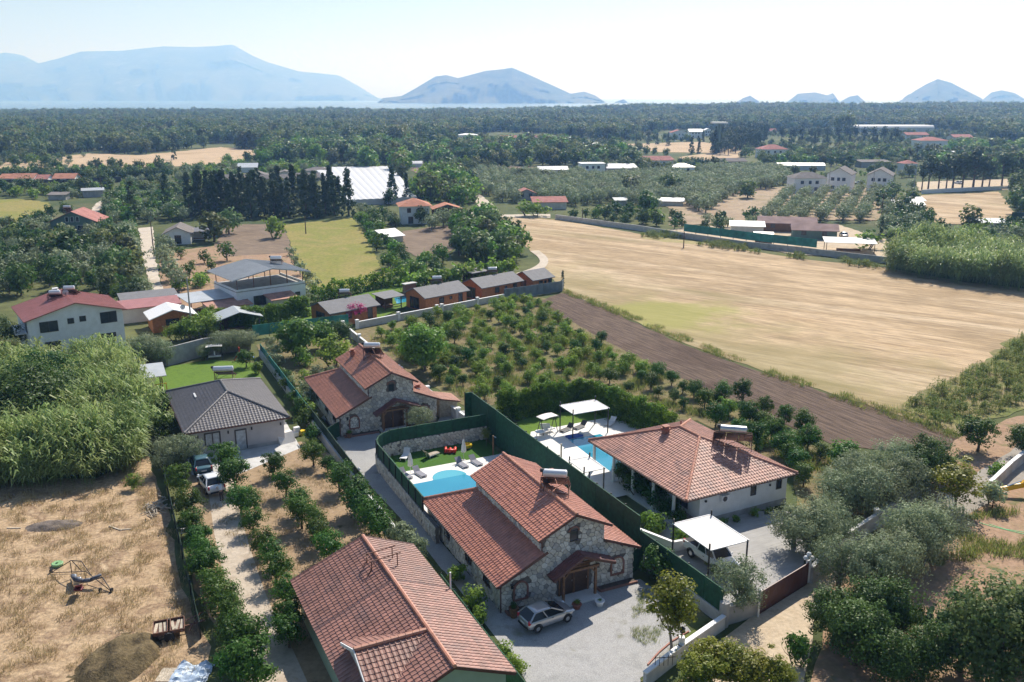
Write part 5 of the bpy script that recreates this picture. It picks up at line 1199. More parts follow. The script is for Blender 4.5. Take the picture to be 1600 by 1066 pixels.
sw = thing('garden_swing', 'white swing seat with curved canopy on the villa terrace', 'swing seat', tuple(LP(19.6, 30.0)), LA + .2)
b = MB(); b.box((0, 0, .5), (1.7, .6, .14)); b.build('seat', M('fabric_white'), sw, bevel=.03); b = MB(); b.bar((0, .32, .5), (0, .5, 1.05), 1.7, .12); b.build('backrest', M('fabric_white'), sw); b = MB()
k = [(-1.1 + 2.2 * i / 6, 2.0 + .1 * math.sin(math.pi * i / 6)) for i in range(7)]
for i in range(6): b.prism([V3(k[i][0], -.65, k[i][1]), V3(k[i + 1][0], -.65, k[i + 1][1]), V3(k[i + 1][0], .65, k[i + 1][1]), V3(k[i][0], .65, k[i][1])], (0, 0, .05))
b.build('canopy', M('canvas_white'), sw); b = MB()
for x in (-1.0, 1.0): b.bar((x, -.6, 0), (x, 0, 2.0), .06); b.bar((x, .6, 0), (x, 0, 2.0), .06)
b.bar((-1, 0, 1.98), (1, 0, 1.98), .06); b.build('frame', M('steel_dark'), sw)
lounger(tuple(LP(21.8, 29.6)), LA - 1.2, 'dark sun lounger under the white canopy, left one', 'sun loungers on the villa terrace', 'steel_dark'); lounger(tuple(LP(23.6, 29.7)), LA - 1.2, 'dark sun lounger under the white canopy, right one', 'sun loungers on the villa terrace', 'steel_dark')
lounger(tuple(LP(27.3, 29.2)), LA - 1.0, 'white sun lounger out in the sun on the villa terrace', 'sun loungers on the villa terrace', 'fabric_white')
bl = thing('pool_float', 'blue inflatable float at the edge of the villa pool', 'pool toy', tuple(LP(21.6, 27.3)), LA); b = MB(); b.tube((-.9, 0, .22), (.9, 0, .22), .2, .2, 10); b.tube((-.9, .45, .2), (.9, .45, .2), .2, .2, 10); b.build('tube', M('plastic_blue'), bl, True); b = MB(); b.tube((.9, -.05, .35), (.9, .5, .35), .22, .22, 10); b.build('pillow', M('tank_white'), bl, True)
tb = thing('garden_table', 'white garden table with chairs under the swing seat corner', 'table', tuple(LP(18.3, 29.3)), LA); b = MB(); b.lathe((0, 0, .7), [(.0, 0), (.55, 0), (.55, .04), (0, .04)], 14); b.build('tabletop', M('white_paint'), tb); b = MB(); b.tube((0, 0, 0), (0, 0, .7), .05); b.lathe((0, 0, 0), [(.3, 0), (.3, .04), (.05, .06)], 12); b.build('pedestal', M('white_paint'), tb)
pb_ = thing('timber_post', 'bare timber post by the villa pool', 'post', tuple(LP(16.4, 21.0))); b = MB(); b.box((0, 0, 1.3), (.16, .16, 2.6)); b.build('post', M('pale_wood'), pb_); b = MB(); b.box((0, 0, .05), (.34, .34, .1)); b.build('post_base', M('concrete'), pb_)
ww_ = wall_run('low white wall between villa driveway and verandah garden', [LP(14.6, 6.5), LP(16.4, 1.9), LP(20.0, 1.6)], .9, .16, 'white_wall', 'white_paint')
# extra lean-to beside the far stone house and clutter by its porch
lean = thing('garden_shed', 'small lean-to shed with orange tile roof right of the far stone house', 'shed', on_house(sh2, 11.9, .8, 0), RZ)
b = MB(); b.prism([V3(0, 0, 0), V3(2.2, 0, 0), V3(2.2, 0, 1.75), V3(0, 0, 2.3)], (0, 2.6, 0)); b.build('wall', M('pale_wood'), lean)
rf = slab(lean, 'roof', [(2.5, -.3, 1.75), (2.5, 2.9, 1.75), (-.2, 2.9, 2.42), (-.2, -.3, 2.42)], .08, M('fascia_brown')); tile_slope(rf, (2.5, -.3, 1.77), (0, 1, 0), (-2.7, 0, .67), 3.2, 2.78, M('tile_salmon'))
def bag(label, loc, m, s=.5, n=3):
    r = thing('rubbish_bags', label, 'bags', loc); rr = random.Random(len(label))
    for k in range(n):
        b = MB(); b.lathe((0, 0, 0), [(.1 * s, 0), (.75 * s, .1 * s), (.8 * s, .6 * s), (.45 * s, 1.2 * s), (.12 * s, 1.45 * s), (.2 * s, 1.6 * s)], 9)
        b.v = [(x * rr.uniform(.8, 1.2), y * rr.uniform(.8, 1.2), z) for x, y, z in b.v]; q = b.build('bag', M(m), r, True); q.location = (rr.uniform(-.7, .7) * s * 2, rr.uniform(-.5, .5) * s * 2, 0)
    return r
bag('white bags heaped in front of the far stone house door', on_house(sh2, 6.6, -2.6, 0), 'fabric_white', .55, 4); bag('two pale bags left of the far stone house porch', on_house(sh2, 4.3, -2.3, 0), 'fabric_grey', .45, 2)
def pot(label, loc, m='terracotta', h=.6, plantk='dark_shrub', ph=1.0):
    r = thing('potted_plant', label, 'potted plant', loc); b = MB(); b.lathe((0, 0, 0), [(.22, 0), (.34, h * .9), (.38, h * .9), (.38, h), (.28, h), (.26, h * .85), (0, h * .85)], 12); b.build('pot', M(m), r)
    hi = KIND[plantk][0][0]; q = link(bpy.data.objects.new('foliage', hi[1]), r); q.location = (0, 0, h * .8); s = ph / KIND[plantk][2]; q.scale = (s * .8, s * .8, s); return r
pot('clipped shrub in a brown pot at the corner of the front stone house', on_house(sh1, .55, -.95, 0), 'mid_wood', .8, 'dark_shrub', .7)
pot('potted plant left of the far stone house facade', on_house(sh2, .7, -.8, 0), 'mid_wood', .5, 'shrub', .6)
pot('small potted plant beside the front stone house door', on_house(sh1, 5.2, -1.9, 0), 'terracotta', .4, 'shrub', .5); pot('pale pot by the front stone house doorstep', on_house(sh1, 6.9, -2.3, 0), 'white_paint', .45, 'shrub', .3)
# ------------------------------------------------------------------ vehicles, person, odds and ends
def car(label, loc, rz, paint, kind='hatch', group=None):
    """origin under the middle of the car, x forwards"""
    r = thing('parked_car', label, 'car' if kind != 'pickup' else 'pickup', loc, rz, group); pm = M(paint)
    if kind == 'hatch': st = [(-1.97, .66, .42, .72), (-1.92, .80, .28, .92), (-1.5, .85, .2, .98), (-.6, .86, .19, .96), (.3, .86, .19, .95), (.95, .86, .2, .93), (1.45, .83, .22, .85), (1.8, .74, .26, .74), (1.97, .58, .34, .62)]; cab = [(-1.88, 1.12, .96, -1.30, .02, 1.42, .80, .55)]; wb, wr = 1.245, .31
    elif kind == 'sedan': st = [(-2.2, .68, .42, .78), (-2.12, .82, .28, .92), (-1.5, .87, .2, .95), (-.6, .88, .19, .94), (.4, .88, .19, .93), (1.05, .87, .2, .91), (1.65, .84, .22, .84), (2.05, .76, .26, .75), (2.2, .6, .34, .64)]; cab = [(-1.65, 1.15, .93, -1.0, .25, 1.42, .82, .60)]; wb, wr = 1.32, .31
    else: st = [(-2.6, .82, .5, .95), (-2.55, .88, .42, 1.12), (-1.5, .9, .36, 1.12), (-.4, .9, .34, 1.12), (.5, .9, .34, 1.12), (1.1, .9, .36, 1.1), (1.9, .88, .38, 1.04), (2.45, .82, .42, .92), (2.6, .66, .5, .8)]; cab = [(-.85, 1.35, 1.1, -.7, .55, 1.78, .84, .66)]; wb, wr = 1.55, .38
    b = MB(); rings = []
    for x, w, z0, z1 in st: rings.append([(x, -w * .9, z0), (x, -w, z0 + .14), (x, -w * 1.0, (z0 + z1) / 2 + .05), (x, -w * .96, z1 - .06), (x, -w * .84, z1), (x, 0, z1 + .02), (x, w * .84, z1), (x, w * .96, z1 - .06), (x, w, (z0 + z1) / 2 + .05), (x, w, z0 + .14), (x, w * .9, z0)])
    n = len(rings[0]); vs = [q for rg in rings for q in rg]; fs = [(j * n + i, (j + 1) * n + i, (j + 1) * n + (i + 1) % n, j * n + (i + 1) % n) for j in range(len(rings) - 1) for i in range(n)]; fs += [tuple(range(n)), tuple(range(len(vs) - 1, len(vs) - n - 1, -1))]
    b.add(vs, fs); bd = b.build('body', pm, r, True); sb = bd.modifiers.new('subsurf', 'SUBSURF'); sb.levels = sb.render_levels = 1
    x0, x1, zb, rx0, rx1, zt, wbt, wt = cab[0]; zb -= .03
    A = [V3(x0, -wbt, zb), V3(x1, -wbt, zb), V3(x1, wbt, zb), V3(x0, wbt, zb)]; B = [V3(rx0, -wt, zt), V3(rx1, -wt, zt), V3(rx1, wt, zt), V3(rx0, wt, zt)]
    for nm, f in (('windscreen', [A[1], A[2], B[2], B[1]]), ('rear_window', [A[3], A[0], B[0], B[3]]), ('side_window', [A[0], A[1], B[1], B[0]]), ('side_window', [A[2], A[3], B[3], B[2]])): g = MB(); g.poly(f); g.build(nm, M('car_glass'), r)
    for k in range(4): p = MB(); p.bar(A[k], B[k], .10, .07); p.build('pillar', pm, r)
    for sy in (-1, 1): p = MB(); p.bar(V3((x0 + x1) / 2 - .05, sy * wbt, zb), V3((rx0 + rx1) / 2 - .05, sy * wt, zt), .08, .05); p.build('pillar', pm, r)
    rm = MB(); k = .05; n5 = 6; lw = wt + k
    vs = [(rx0 - k + (rx1 - rx0 + 2 * k) * i / n5, lw * (2 * j / n5 - 1), zt + .055 * (1 - (2 * j / n5 - 1) ** 2) * (1 - .6 * (2 * i / n5 - 1) ** 2) - .03 * (2 * i / n5 - 1) ** 4 + .01) for j in range(n5 + 1) for i in range(n5 + 1)]
    rm.add(vs, [(j * (n5 + 1) + i, j * (n5 + 1) + i + 1, (j + 1) * (n5 + 1) + i + 1, (j + 1) * (n5 + 1) + i) for j in range(n5) for i in range(n5)]); ro = rm.build('roof', pm, r, True); so_ = ro.modifiers.new('solid', 'SOLIDIFY'); so_.thickness = .05
    if kind == 'pickup':
        t = MB(); t.box((-1.72, 0, 1.14), (1.6, 1.5, .06)); t.build('bed_cover', M('rubber'), r)
        t = MB(); t.bar((-2.5, -.86, 1.15), (-.95, -.86, 1.15), .08); t.bar((-2.5, .86, 1.15), (-.95, .86, 1.15), .08); t.build('bed_rail', pm, r)
    for sx in (-1, 1):
        for sy in (-1, 1):
            w = MB(); yw = st[3][1] - .08; q = [(wr * .55, -.1), (wr, -.1), (wr, .1), (wr * .55, .1)]
            vv = []; nn = 18
            for rr_, dy in q:
                for i in range(nn): t = 6.2832 * i / nn; vv.append((sx * wb + rr_ * math.cos(t), sy * yw + dy, wr + rr_ * math.sin(t)))
            w.add(vv, [(j % 4 * nn + i, j % 4 * nn + (i + 1) % nn, (j + 1) % 4 * nn + (i + 1) % nn, (j + 1) % 4 * nn + i) for j in range(4) for i in range(nn)]); wo = w.build('wheel', M('rubber'), r)
            c = MB(); c.tube((sx * wb, sy * (yw - .06), wr), (sx * wb, sy * (yw + .085), wr), wr * .56, wr * .5, 14); c.build('rim', M('steel_light'), wo)
            a = MB()
            for i in range(8): t0, t1 = math.pi * i / 8, math.pi * (i + 1) / 8; a.bar((sx * wb + (wr + .05) * math.cos(t0), sy * (st[3][1] - .0), wr + (wr + .05) * math.sin(t0)), (sx * wb + (wr + .05) * math.cos(t1), sy * (st[3][1]), wr + (wr + .05) * math.sin(t1)), .05, .06)
            a.build('wheel_arch', M('rubber'), r)
    zt0 = st[1][3]
    for sy in (-1, 1):
        l = MB(); l.box((st[1][0] + .06, sy * st[1][1] * .88, zt0 - .06), (.22, .14, .3)); l.build('tail_light', M('lamp_red'), r, bevel=.03)
        l = MB(); l.box((st[-2][0] - .04, sy * st[-2][1] * .86, st[-2][3] - .06), (.32, .2, .14)); l.build('headlight', M('lamp_clear'), r, bevel=.03)
        l = MB(); l.box((x1 - .22, sy * (wbt + .15), zb + .1), (.12, .2, .14)); l.build('wing_mirror', pm, r, bevel=.03)
        l = MB(); l.bar((-.1, sy * (st[3][1] + .005), .82), (.05, sy * (st[3][1] + .005), .82), .02, .03); l.build('door_handle', M('steel_dark'), r)
    bp = MB(); bp.box((st[0][0] + .02, 0, .42), (.1, 1.2, .16)); bp.build('bumper', M('rubber'), r); bp = MB(); bp.box((st[-1][0] - .02, 0, .42), (.1, 1.0, .14)); bp.build('grille', M('rubber'), r)
    np_ = MB(); np_.box((st[0][0] - .035, 0, .66), (.02, .5, .11)); np_.build('number_plate', M('white_paint'), r)
    return r
def lp_(s, t): q = LP(s, t); return (q.x, q.y, LEV[0] + .002)
cw = (P(840.6, 992) + P(886, 975.4)) / 2; cd = (P(886, 975.4) - P(840.6, 992)).normalized(); cn = V3(-cd.y, cd.x, 0) * .8
car('silver hatchback parked on the gravel in front of the stone house', (cw.x + cn.x, cw.y + cn.y, LEV[0]), math.atan2(cd.y, cd.x), 'paint_silver')
car('white saloon car with open boot parked behind the teal car', lp_(-16.0, 30.9), LA + math.pi / 2 + .12, 'paint_white', 'sedan')
car('dark teal saloon car parked against the grey bungalow', lp_(-16.3, 36.0), LA + math.pi / 2 + .02, 'paint_teal', 'sedan')
car('white pickup parked under the canvas carport', lp_(18.0, -1.1), LA - math.pi / 2 + .06, 'paint_white', 'pickup')
far_car = P(762, 331); car('small white car on the far sandy road', (far_car.x, far_car.y, .02), .1, 'paint_white', 'sedan')
for i, (u, v, m_) in enumerate([(8, 287, 'paint_white'), (1305, 318, 'paint_white'), (1342, 288, 'paint_white'), (1318, 371, 'paint_silver'), (30, 284, 'paint_silver'), (1498, 288, 'paint_white')]):
    q = P(u, v); car(['white car at the far left edge among trees', 'white car beside the olive rows', 'white car parked between the two far white houses', 'silver car in the yard of the low brown house', 'silver car at the far left behind the meadow', 'white car under the tall pines at far right'][i], (q.x, q.y, .03), R.uniform(0, 3), m_, 'sedan')
# person leaning into the white car
def person(label, loc, rz, shirt, trousers):
    r = thing('person', label, 'person', loc, rz)
    def skinned(name, joints, edges, m, root=0, sub=2):
        me = bpy.data.meshes.new(name); me.from_pydata([j[0] for j in joints], edges, []); o = link(bpy.data.objects.new(name, me), r); me.materials.append(m)
        sk = o.modifiers.new('skin', 'SKIN'); 
        for i, j in enumerate(joints): me.skin_vertices[0].data[i].radius = (j[1], j[1] if len(j) < 3 else j[2])
        me.skin_vertices[0].data[root].use_root = True
        s_ = o.modifiers.new('sub', 'SUBSURF'); s_.levels = s_.render_levels = sub; return o
    J = [((0, 0, .95), .13, .1), ((.12, 0, 1.15), .13, .1), ((.36, 0, 1.36), .15, .1), ((.50, 0, 1.42), .055), ((.62, 0, 1.46), .09, .1), ((.70, 0, 1.47), .08),
         ((.34, .19, 1.36), .07), ((.52, .22, 1.12), .045), ((.74, .2, 1.02), .035), ((.82, .19, 1.0), .03), ((.34, -.19, 1.36), .07), ((.52, -.22, 1.12), .045), ((.74, -.2, 1.02), .035), ((.82, -.19, 1.0), .03),
         ((0, .09, .88), .10), ((.03, .1, .48), .07), ((-.05, .1, .08), .045), ((.1, .1, .03), .04), ((0, -.09, .88), .10), ((-.02, -.1, .48), .07), ((-.1, -.1, .08), .045), ((.05, -.1, .03), .04)]
    E_ = [(0, 1), (1, 2), (2, 3), (3, 4), (4, 5), (2, 6), (6, 7), (7, 8), (8, 9), (2, 10), (10, 11), (11, 12), (12, 13), (0, 14), (14, 15), (15, 16), (16, 17), (0, 18), (18, 19), (19, 20), (20, 21)]
    skinned('body', J, E_, M('skin'))
    skinned('shirt', [((.0, 0, .98), .155, .125), ((.12, 0, 1.15), .155, .125), ((.35, 0, 1.36), .17, .12), ((.34, .19, 1.36), .09), ((.44, .21, 1.22), .075), ((.34, -.19, 1.36), .09), ((.44, -.21, 1.22), .075)], [(0, 1), (1, 2), (2, 3), (3, 4), (2, 5), (5, 6)], M(shirt))
    skinned('trousers', [((0, 0, .95), .15, .12), ((0, .09, .86), .115), ((.03, .1, .48), .085), ((-.05, .1, .14), .07), ((0, -.09, .86), .115), ((-.02, -.1, .48), .085), ((-.1, -.1, .14), .07)], [(0, 1), (1, 2), (2, 3), (0, 4), (4, 5), (5, 6)], M(trousers))
    h = MB(); h.lathe((.62, 0, 1.50), [(.02, .1), (.08, .07), (.105, .0), (.09, -.05)], 12); h.build('hair', M('hair_dark'), r, True)
    f = MB()
    for y in (.1, -.1): f.box((.04 if y > 0 else -.01, y, .045), (.26, .1, .09))
    f.build('shoe', M('rubber'), r, bevel=.02); return r
pq = LP(-15.5, 28.0); person('person in white shirt and dark trousers bending over the open boot of the white car', (pq.x, pq.y, 0), LA + math.pi / 2 + .1, 'fabric_white', 'frame_dark')

# things lying about in the dry field
tk = P(128, 908); tr = thing('paraglider_trike', 'black tubular paraglider trike with red seat lying in the dry field', 'trike frame', (tk.x, tk.y, 0), 0.0)
def tw(u, v, z=0): q = P(u, v, z) - tk; return (q.x, q.y, z)
f = MB(); pa = [tw(80, 895, .1), tw(111, 876, 1.3), tw(127, 877, 1.5), tw(143, 900, .5), tw(175, 925, .06), tw(157, 925, .06)]
f.path(pa, .035); f.path([tw(80, 895, .1), tw(134, 893, .15), tw(143, 900, .5)], .03); f.path([tw(109, 876, 1.3), tw(113, 900, .2)], .03); f.path([tw(112, 876, 1.3), tw(128, 893, .3)], .03); f.path([tw(113, 900, .2), tw(118, 912, .3), tw(140, 908, .5), tw(160, 902, .6), tw(175, 925, .06)], .04); f.build('frame', M('steel_dark'), tr)
c = MB(); c.path([tw(113, 900, .4), tw(118, 905, .8), tw(130, 908, .5), tw(142, 906, .6), tw(158, 898, .9)], [.14, .2, .16, .16, .1, .05]); c.build('wing_bag', mat('bag_grey', (.10, .11, .14), .6, .5, 8), tr, True)
c = MB(); c.box(tw(123, 920, .45), (.6, .5, .12)); c.bar(tw(122, 917, .45), tw(123, 915, 1.05), .55, .1); c.build('seat', mat('seat_red', (.16, .02, .03), .6)  , tr, bevel=.04)
c = MB(); c.box(tw(121, 908, .5), (.5, .45, .5)); c.tube(tw(117, 905, .5), tw(117, 899, .55), .2, .15, 10); c.build('engine', M('steel_light'), tr, bevel=.05)
for u, v in ((80, 895), (157, 925), (175, 925)): w = MB(); x, y, _ = tw(u, v); w.tube((x - .06, y, .17), (x + .06, y, .17), .17, .17, 12); w.build('wheel', M('rubber'), tr)
gb = P(90, 884); g = thing('plastic_tub', 'pale green plastic tub beside the trike frame', 'tub', (gb.x, gb.y, 0)); b = MB(); b.lathe((0, 0, 0), [(.3, 0), (.42, .05), (.45, .22), (.4, .26), (.1, .24), (0, .28)], 14); b.build('tub', mat('lid_green', (.22, .40, .18), .5), g); b = MB(); b.lathe((0, 0, .27), [(.1, 0), (.1, .07), (0, .07)], 10); b.build('knob', M('lid_green'), g)
trl = P(275, 990); t = thing('old_trailer', 'rusty wrecked farm trailer with broken slats at the field edge', 'trailer', (trl.x, trl.y, 0), .35)
for x in (-.95, .15):
    b = MB(); b.box((x, 0, .55), (.9, 1.6, .06)); 
    for sx in (-.45, .45): b.box((x + sx, 0, .68), (.05, 1.6, .22))
    for sy in (-.8, .8): b.box((x, sy, .68), (.9, .05, .22))
    b.build('tray', M('steel_rust'), t)
    for k in range(3): b = MB(); b.box((x - .3 + .3 * k, .1, .63), (.2, 1.2, .04), R.uniform(-.2, .2)); b.build('slat', M('pale_wood'), t)
b = MB(); b.bar((-1.4, 0, .45), (.7, 0, .45), .1); b.bar((.7, 0, .45), (2.0, .2, .5), .08); b.bar((.7, .6, .5), (1.9, .7, .9), .06); b.bar((.9, -.6, .4), (1.7, .3, 1.1), .05); b.bar((1.2, .8, .2), (1.9, -.3, .9), .05); b.build('chassis', M('steel_rust'), t)
for sy in (-.9, .9): w = MB(); w.tube((-.4, sy - .08, .35), (-.4, sy + .08, .35), .35, .35, 14); w.build('wheel', M('rubber'), t)
wpq = P(247, 795); wp_ = thing('firewood_pile', 'heap of pale split branches by the fence of the dry field', 'wood pile', (wpq.x, wpq.y, 0)); rr = random.Random(5)
for k in range(46):
    a = rr.uniform(0, 6.28); L = rr.uniform(.5, 1.3); c = V3(rr.gauss(0, .55), rr.gauss(0, .8), rr.uniform(.05, .45)); d = V3(math.cos(a), math.sin(a), rr.uniform(-.35, .35)) * L / 2; b = MB(); b.tube(c - d, c + d, rr.uniform(.03, .07), rr.uniform(.02, .05), 6); b.build('branch', M('pale_wood'), wp_)
def heap(name, label, c, rx, ry, h, rz, m, seed, cat):
    rs = np.random.RandomState(seed); n = 22; vs = []; 
    for j in range(n):
        for i in range(n):
            x, y = (i / (n - 1) * 2 - 1), (j / (n - 1) * 2 - 1); r_ = math.hypot(x, y); z = max(0, 1 - r_ ** 2) ** .8 * h * (1 + .35 * math.sin(x * 7 + seed) * math.sin(y * 6)) + (rs.rand() - .5) * .09 * h * 2 - .03; vs.append((x * rx, y * ry, z))
    b = MB(); b.add(vs, [(j * n + i, j * n + i + 1, (j + 1) * n + i + 1, (j + 1) * n + i) for j in range(n - 1) for i in range(n - 1)]); o = b.build(name, m, None, True); o.location = (c.x, c.y, 0); o.rotation_euler = (0, 0, rz); tag(o, label, cat); return o
heap('compost_heap', 'large dark straw compost heap at the bottom of the dry field', P(185, 1035), 2.3, 3.3, 1.1, -.2, gm('g_compost', [(.07, .055, .035), (.15, .115, .065), (.20, .155, .085)], 1.2, 5, .4, .2), 3, 'compost heap')
heap('ash_heap', 'low grey ash heap in the dry field', P(84, 822), 2.4, 1.1, .35, .15, gm('g_ash', [(.13, .105, .09), (.21, .175, .15)], .8, 4, .35, .1), 7, 'ash heap')
tp = P(300, 1055); t_ = thing('tarpaulin', 'crumpled pale blue tarpaulin under the citrus row', 'tarpaulin', (tp.x, tp.y, 0)); rs = np.random.RandomState(4); n = 14
b = MB(); b.add([(1.8 * (i / (n - 1) - .5) * 1.3, 2.0 * (j / (n - 1) - .5), .12 + .14 * rs.rand() + .2 * math.sin(i * .8) * math.sin(j * .6) ** 2) for j in range(n) for i in range(n)], [(j * n + i, j * n + i + 1, (j + 1) * n + i + 1, (j + 1) * n + i) for j in range(n - 1) for i in range(n - 1)]); b.build('sheet', mat('tarp_blue', (.45, .55, .68), .45, .25, 3), t_); b = MB(); b.box((-1.5, -.2, .1), (1.1, 1.4, .18)); b.build('board', M('pale_wood'), t_)
cr = P(292, 838); c_ = thing('old_crate', 'white broken crate under the citrus row', 'crate', (cr.x, cr.y, 0), .3)
for k in range(4): b = MB(); b.box((0, -.4 + .27 * k, .55), (.9, .1, .04)); b.build('slat', M('white_paint'), c_)
for sx, sy in ((-.4, -.4), (.4, -.4), (-.4, .4), (.4, .4)): b = MB(); b.box((sx, sy, .27), (.06, .06, .54)); b.build('leg', M('pale_wood'), c_)
for u, v, l in ((180, 826, 1.6), (196, 828, 1.0), (22, 826, 1.2)):
    q = P(u, v); o = MB(); o.box((0, 0, .05), (l, .12, .05)); k = o.build('plank', M('pale_wood')); k.location = (q.x, q.y, 0); k.rotation_euler = (0, 0, R.uniform(-.6, .3)); tag(k, ['pale plank lying in the middle of the dry field', 'short pale plank beside a longer one in the dry field', 'pale plank at the left edge of the dry field'][[180, 196, 22].index(u)], 'plank')
# right-hand corner: digger arm, hose, greenhouse hoop
ex = P(1570, 776); e = thing('excavator', 'yellow excavator arm reaching in from the right edge beside the road wall', 'excavator', (ex.x, ex.y, 0), 0)
b = MB(); b.bar((-.6, 0, .7), (1.6, .15, 1.1), .3, .45); b.build('stick', M('paint_yellow'), e, bevel=.03); b = MB(); b.bar((1.5, .15, 1.1), (3.2, .3, 2.4), .35, .5); b.build('boom', M('paint_yellow'), e, bevel=.03)
b = MB(); b.prism([V3(-.5, -.4, .9), V3(-1.1, -.4, .75), V3(-1.25, -.4, .15), V3(-.8, -.4, 0), V3(-.4, -.4, .3)], (0, .8, 0)); b.build('bucket', M('paint_yellow'), e); b = MB(); b.tube((.1, .05, 1.05), (1.4, .15, 1.5), .07); b.build('ram', M('steel_light'), e)
b = MB(); b.box((4.6, .4, 1.4), (2.2, 2.0, 1.5)); b.build('cab', M('paint_yellow'), e, bevel=.05); 
for sy in (-.7, 1.5): b = MB(); b.box((4.6, sy, .35), (3.0, .45, .7)); b.build('track', M('rubber'), e, bevel=.1)
hs = thing('green_hose', 'bright green hose running across bare soil at the right edge', 'hose', tuple(P(1540, 822))); o_ = P(1540, 822); b = MB(); b.path([q - o_ + V3(0, 0, .05) for q in Ps([(1530, 818), (1550, 824), (1575, 830), (1600, 836), (1640, 842)])], .06); b.build('hose', M('plastic_green'), hs); b = MB(); b.path([q - o_ + V3(0, 0, .05) for q in Ps([(1545, 820), (1570, 828), (1600, 833)])], .05); b.build('spare_length', M('plastic_green'), hs)
hp = P(1472, 800); h_ = thing('hoop_frame', 'pale bent hoop pipe frame standing beside the yellowish tree', 'hoop frame', (hp.x, hp.y, 0), .2)
for dx in (0, .35): b = MB(); b.path([(dx - .0, -.9 + .9 * (1 - math.cos(t)), 1.9 * math.sin(t) ** .6) for t in np.linspace(0.01, math.pi - .01, 9)], .05); b.build('hoop', M('white_paint'), h_)
gpp = P(1366, 826); g_ = thing('gate_pillar', 'square grey gate pillar with cap among the olive trees', 'pillar', (gpp.x, gpp.y, 0)); b = MB(); b.box((0, 0, .9), (.35, .35, 1.8)); b.build('shaft', M('pale_concrete'), g_); b = MB(); b.box((0, 0, 1.85), (.5, .5, .1)); b.build('cap', M('white_paint'), g_)
# power poles and their wires
def pole(u, v, h, label, wood=False, arm=True, group='power poles'):
    q = P(u, v); r = thing('power_pole', label, 'power pole', (q.x, q.y, 0), 0.2, group); b = MB(); b.tube((0, 0, 0), (0, 0, h), .16, .09, 8); b.build('pole', M('dark_wood' if wood else 'concrete'), r)
    if arm: b = MB(); b.box((0, 0, h - .5), (1.8, .1, .1)); b.build('crossarm', M('steel_dark'), r); b = MB(); [b.tube((x, 0, h - .45), (x, 0, h - .25), .05) for x in (-.8, 0, .8)]; b.build('insulator', M('white_paint'), r)
    return r
pole(301, 528, 9.5, 'tall grey power pole behind the white-roofed kiosk', group=None); pole(240, 392, 7, 'dark street light pole beside the sandy road', True, False, group=None); pole(478, 366, 5, 'dark thin pole standing in the green meadow', True, False, None)
pole(1294, 300, 11, 'power pole in front of the far white houses', group=None); pole(1375, 358, 10, 'dark power pole left of the palm', True, group=None); pole(1363, 300, 10, 'grey power pole between the two far white houses', group=None); pole(1428, 296, 9, 'white lamp pole at the pine yard', False, False, None)
pole(1068, 388, 4, 'dark post at the corner of the far green netting', True, False, None); pole(910, 346, 4, 'dark post on the far block wall of the stubble field', True, False, None); pole(160, 306, 8, 'thin pole beside the far left road', True, False, None); pole(220, 280, 7, 'thin pole behind the dark hedge at far left', True, False, None); pole(270, 268, 7, 'pale pole at the end of the far dark hedge', False, False, None)
# ------------------------------------------------------------------ middle and far buildings
KEEP = [[(q.x, q.y) for q in Ps(k)] for k in ([(212, 352), (246, 350), (252, 400), (262, 440), (290, 480), (310, 505), (268, 505), (240, 480), (226, 440), (214, 400)], [(186, 294), (206, 294), (172, 320), (160, 340), (158, 358), (134, 358), (132, 335), (145, 316)], [(100, 262), (150, 240), (215, 241), (270, 236), (345, 229), (425, 243), (330, 261), (230, 264)])]
def keep_box(b, ang, W_, L_, m=1.2):
    c, s = math.cos(ang), math.sin(ang)
    fr = 26 if b.y > 300 else m
    KEEP.append([(b.x + x * c - y * s, b.y + x * s + y * c) for x, y in ((-m, -fr), (W_ + m, -fr), (W_ + m, L_ + m), (-m, L_ + m))])
_sh = simple_house
def simple_house(name, label, px, ang, W_, L_, h, rise, wall, roof, kind='gable', **k):
    o = _sh(name, label, px, ang, W_, L_, h, rise, wall, roof, kind, **k); keep_box(Vector(o.location), ang, W_, L_); return o
for h_, w_, l_ in ((sh1, 11.2, 15), (sh2, 11.2, 15), (vil, 13, 15.5), (gry, 11, 15)): keep_box(Vector(h_.location), h_.rotation_euler.z, w_, l_, 1.0)
q = Vector(fh.location); keep_box(q, fr_ang - math.pi, 5.4, 17.5, 1); keep_box(q - V3(0, 0, 0) + V3(math.cos(fr_ang), math.sin(fr_ang), 0) * 4, fr_ang - math.pi, 5.4, 17.5, 1)
rd = math.radians
b = P(33.5, 503, 5.7); b.z = 0; b += V3(.5, .6, 0)
lw = simple_house('white_house', 'white two-storey house with red sheet roof rising above the reeds at far left', None, rd(36), 12.6, 10.6, 5.8, 1.75, 'white_wall', 'metal_red', 'gable', base=b, seams=True, ov=.55, chim=False,
    wins=[('f', 2.6, 3.7, 2.3, 1.5, 1), ('f', 5.5, 4.5, .8, .75, 0), ('f', 7.1, 4.6, .8, .75, 0), ('f', 10.6, 3.9, 2.2, 1.6, 1), ('f', 10.2, 1.0, 2.2, 1.3, 1), ('l', 2.0, 3.6, 1.3, 1.8, 0), ('f', 2.8, .9, 2.0, 1.3, 1)])
bc = MB(); bc.box((-.75, 5.5, 3.3), (1.5, 6, .14)); bc.box((-1.45, 5.5, 3.75), (.1, 6, .9)); bc.build('balcony', M('white_paint'), lw)
chimney(lw, (5.4, 9.2, 6.9), .7, .9, M('cream_wall'), 'white_paint')
solar_heater(on_house(lw, 4.9, 6.4, 6.7), rd(10), 'left solar water heater on the red sheet roof of the white house', panels=2, tank_len=1.6, group='heaters on the red sheet roof', hs=.7)
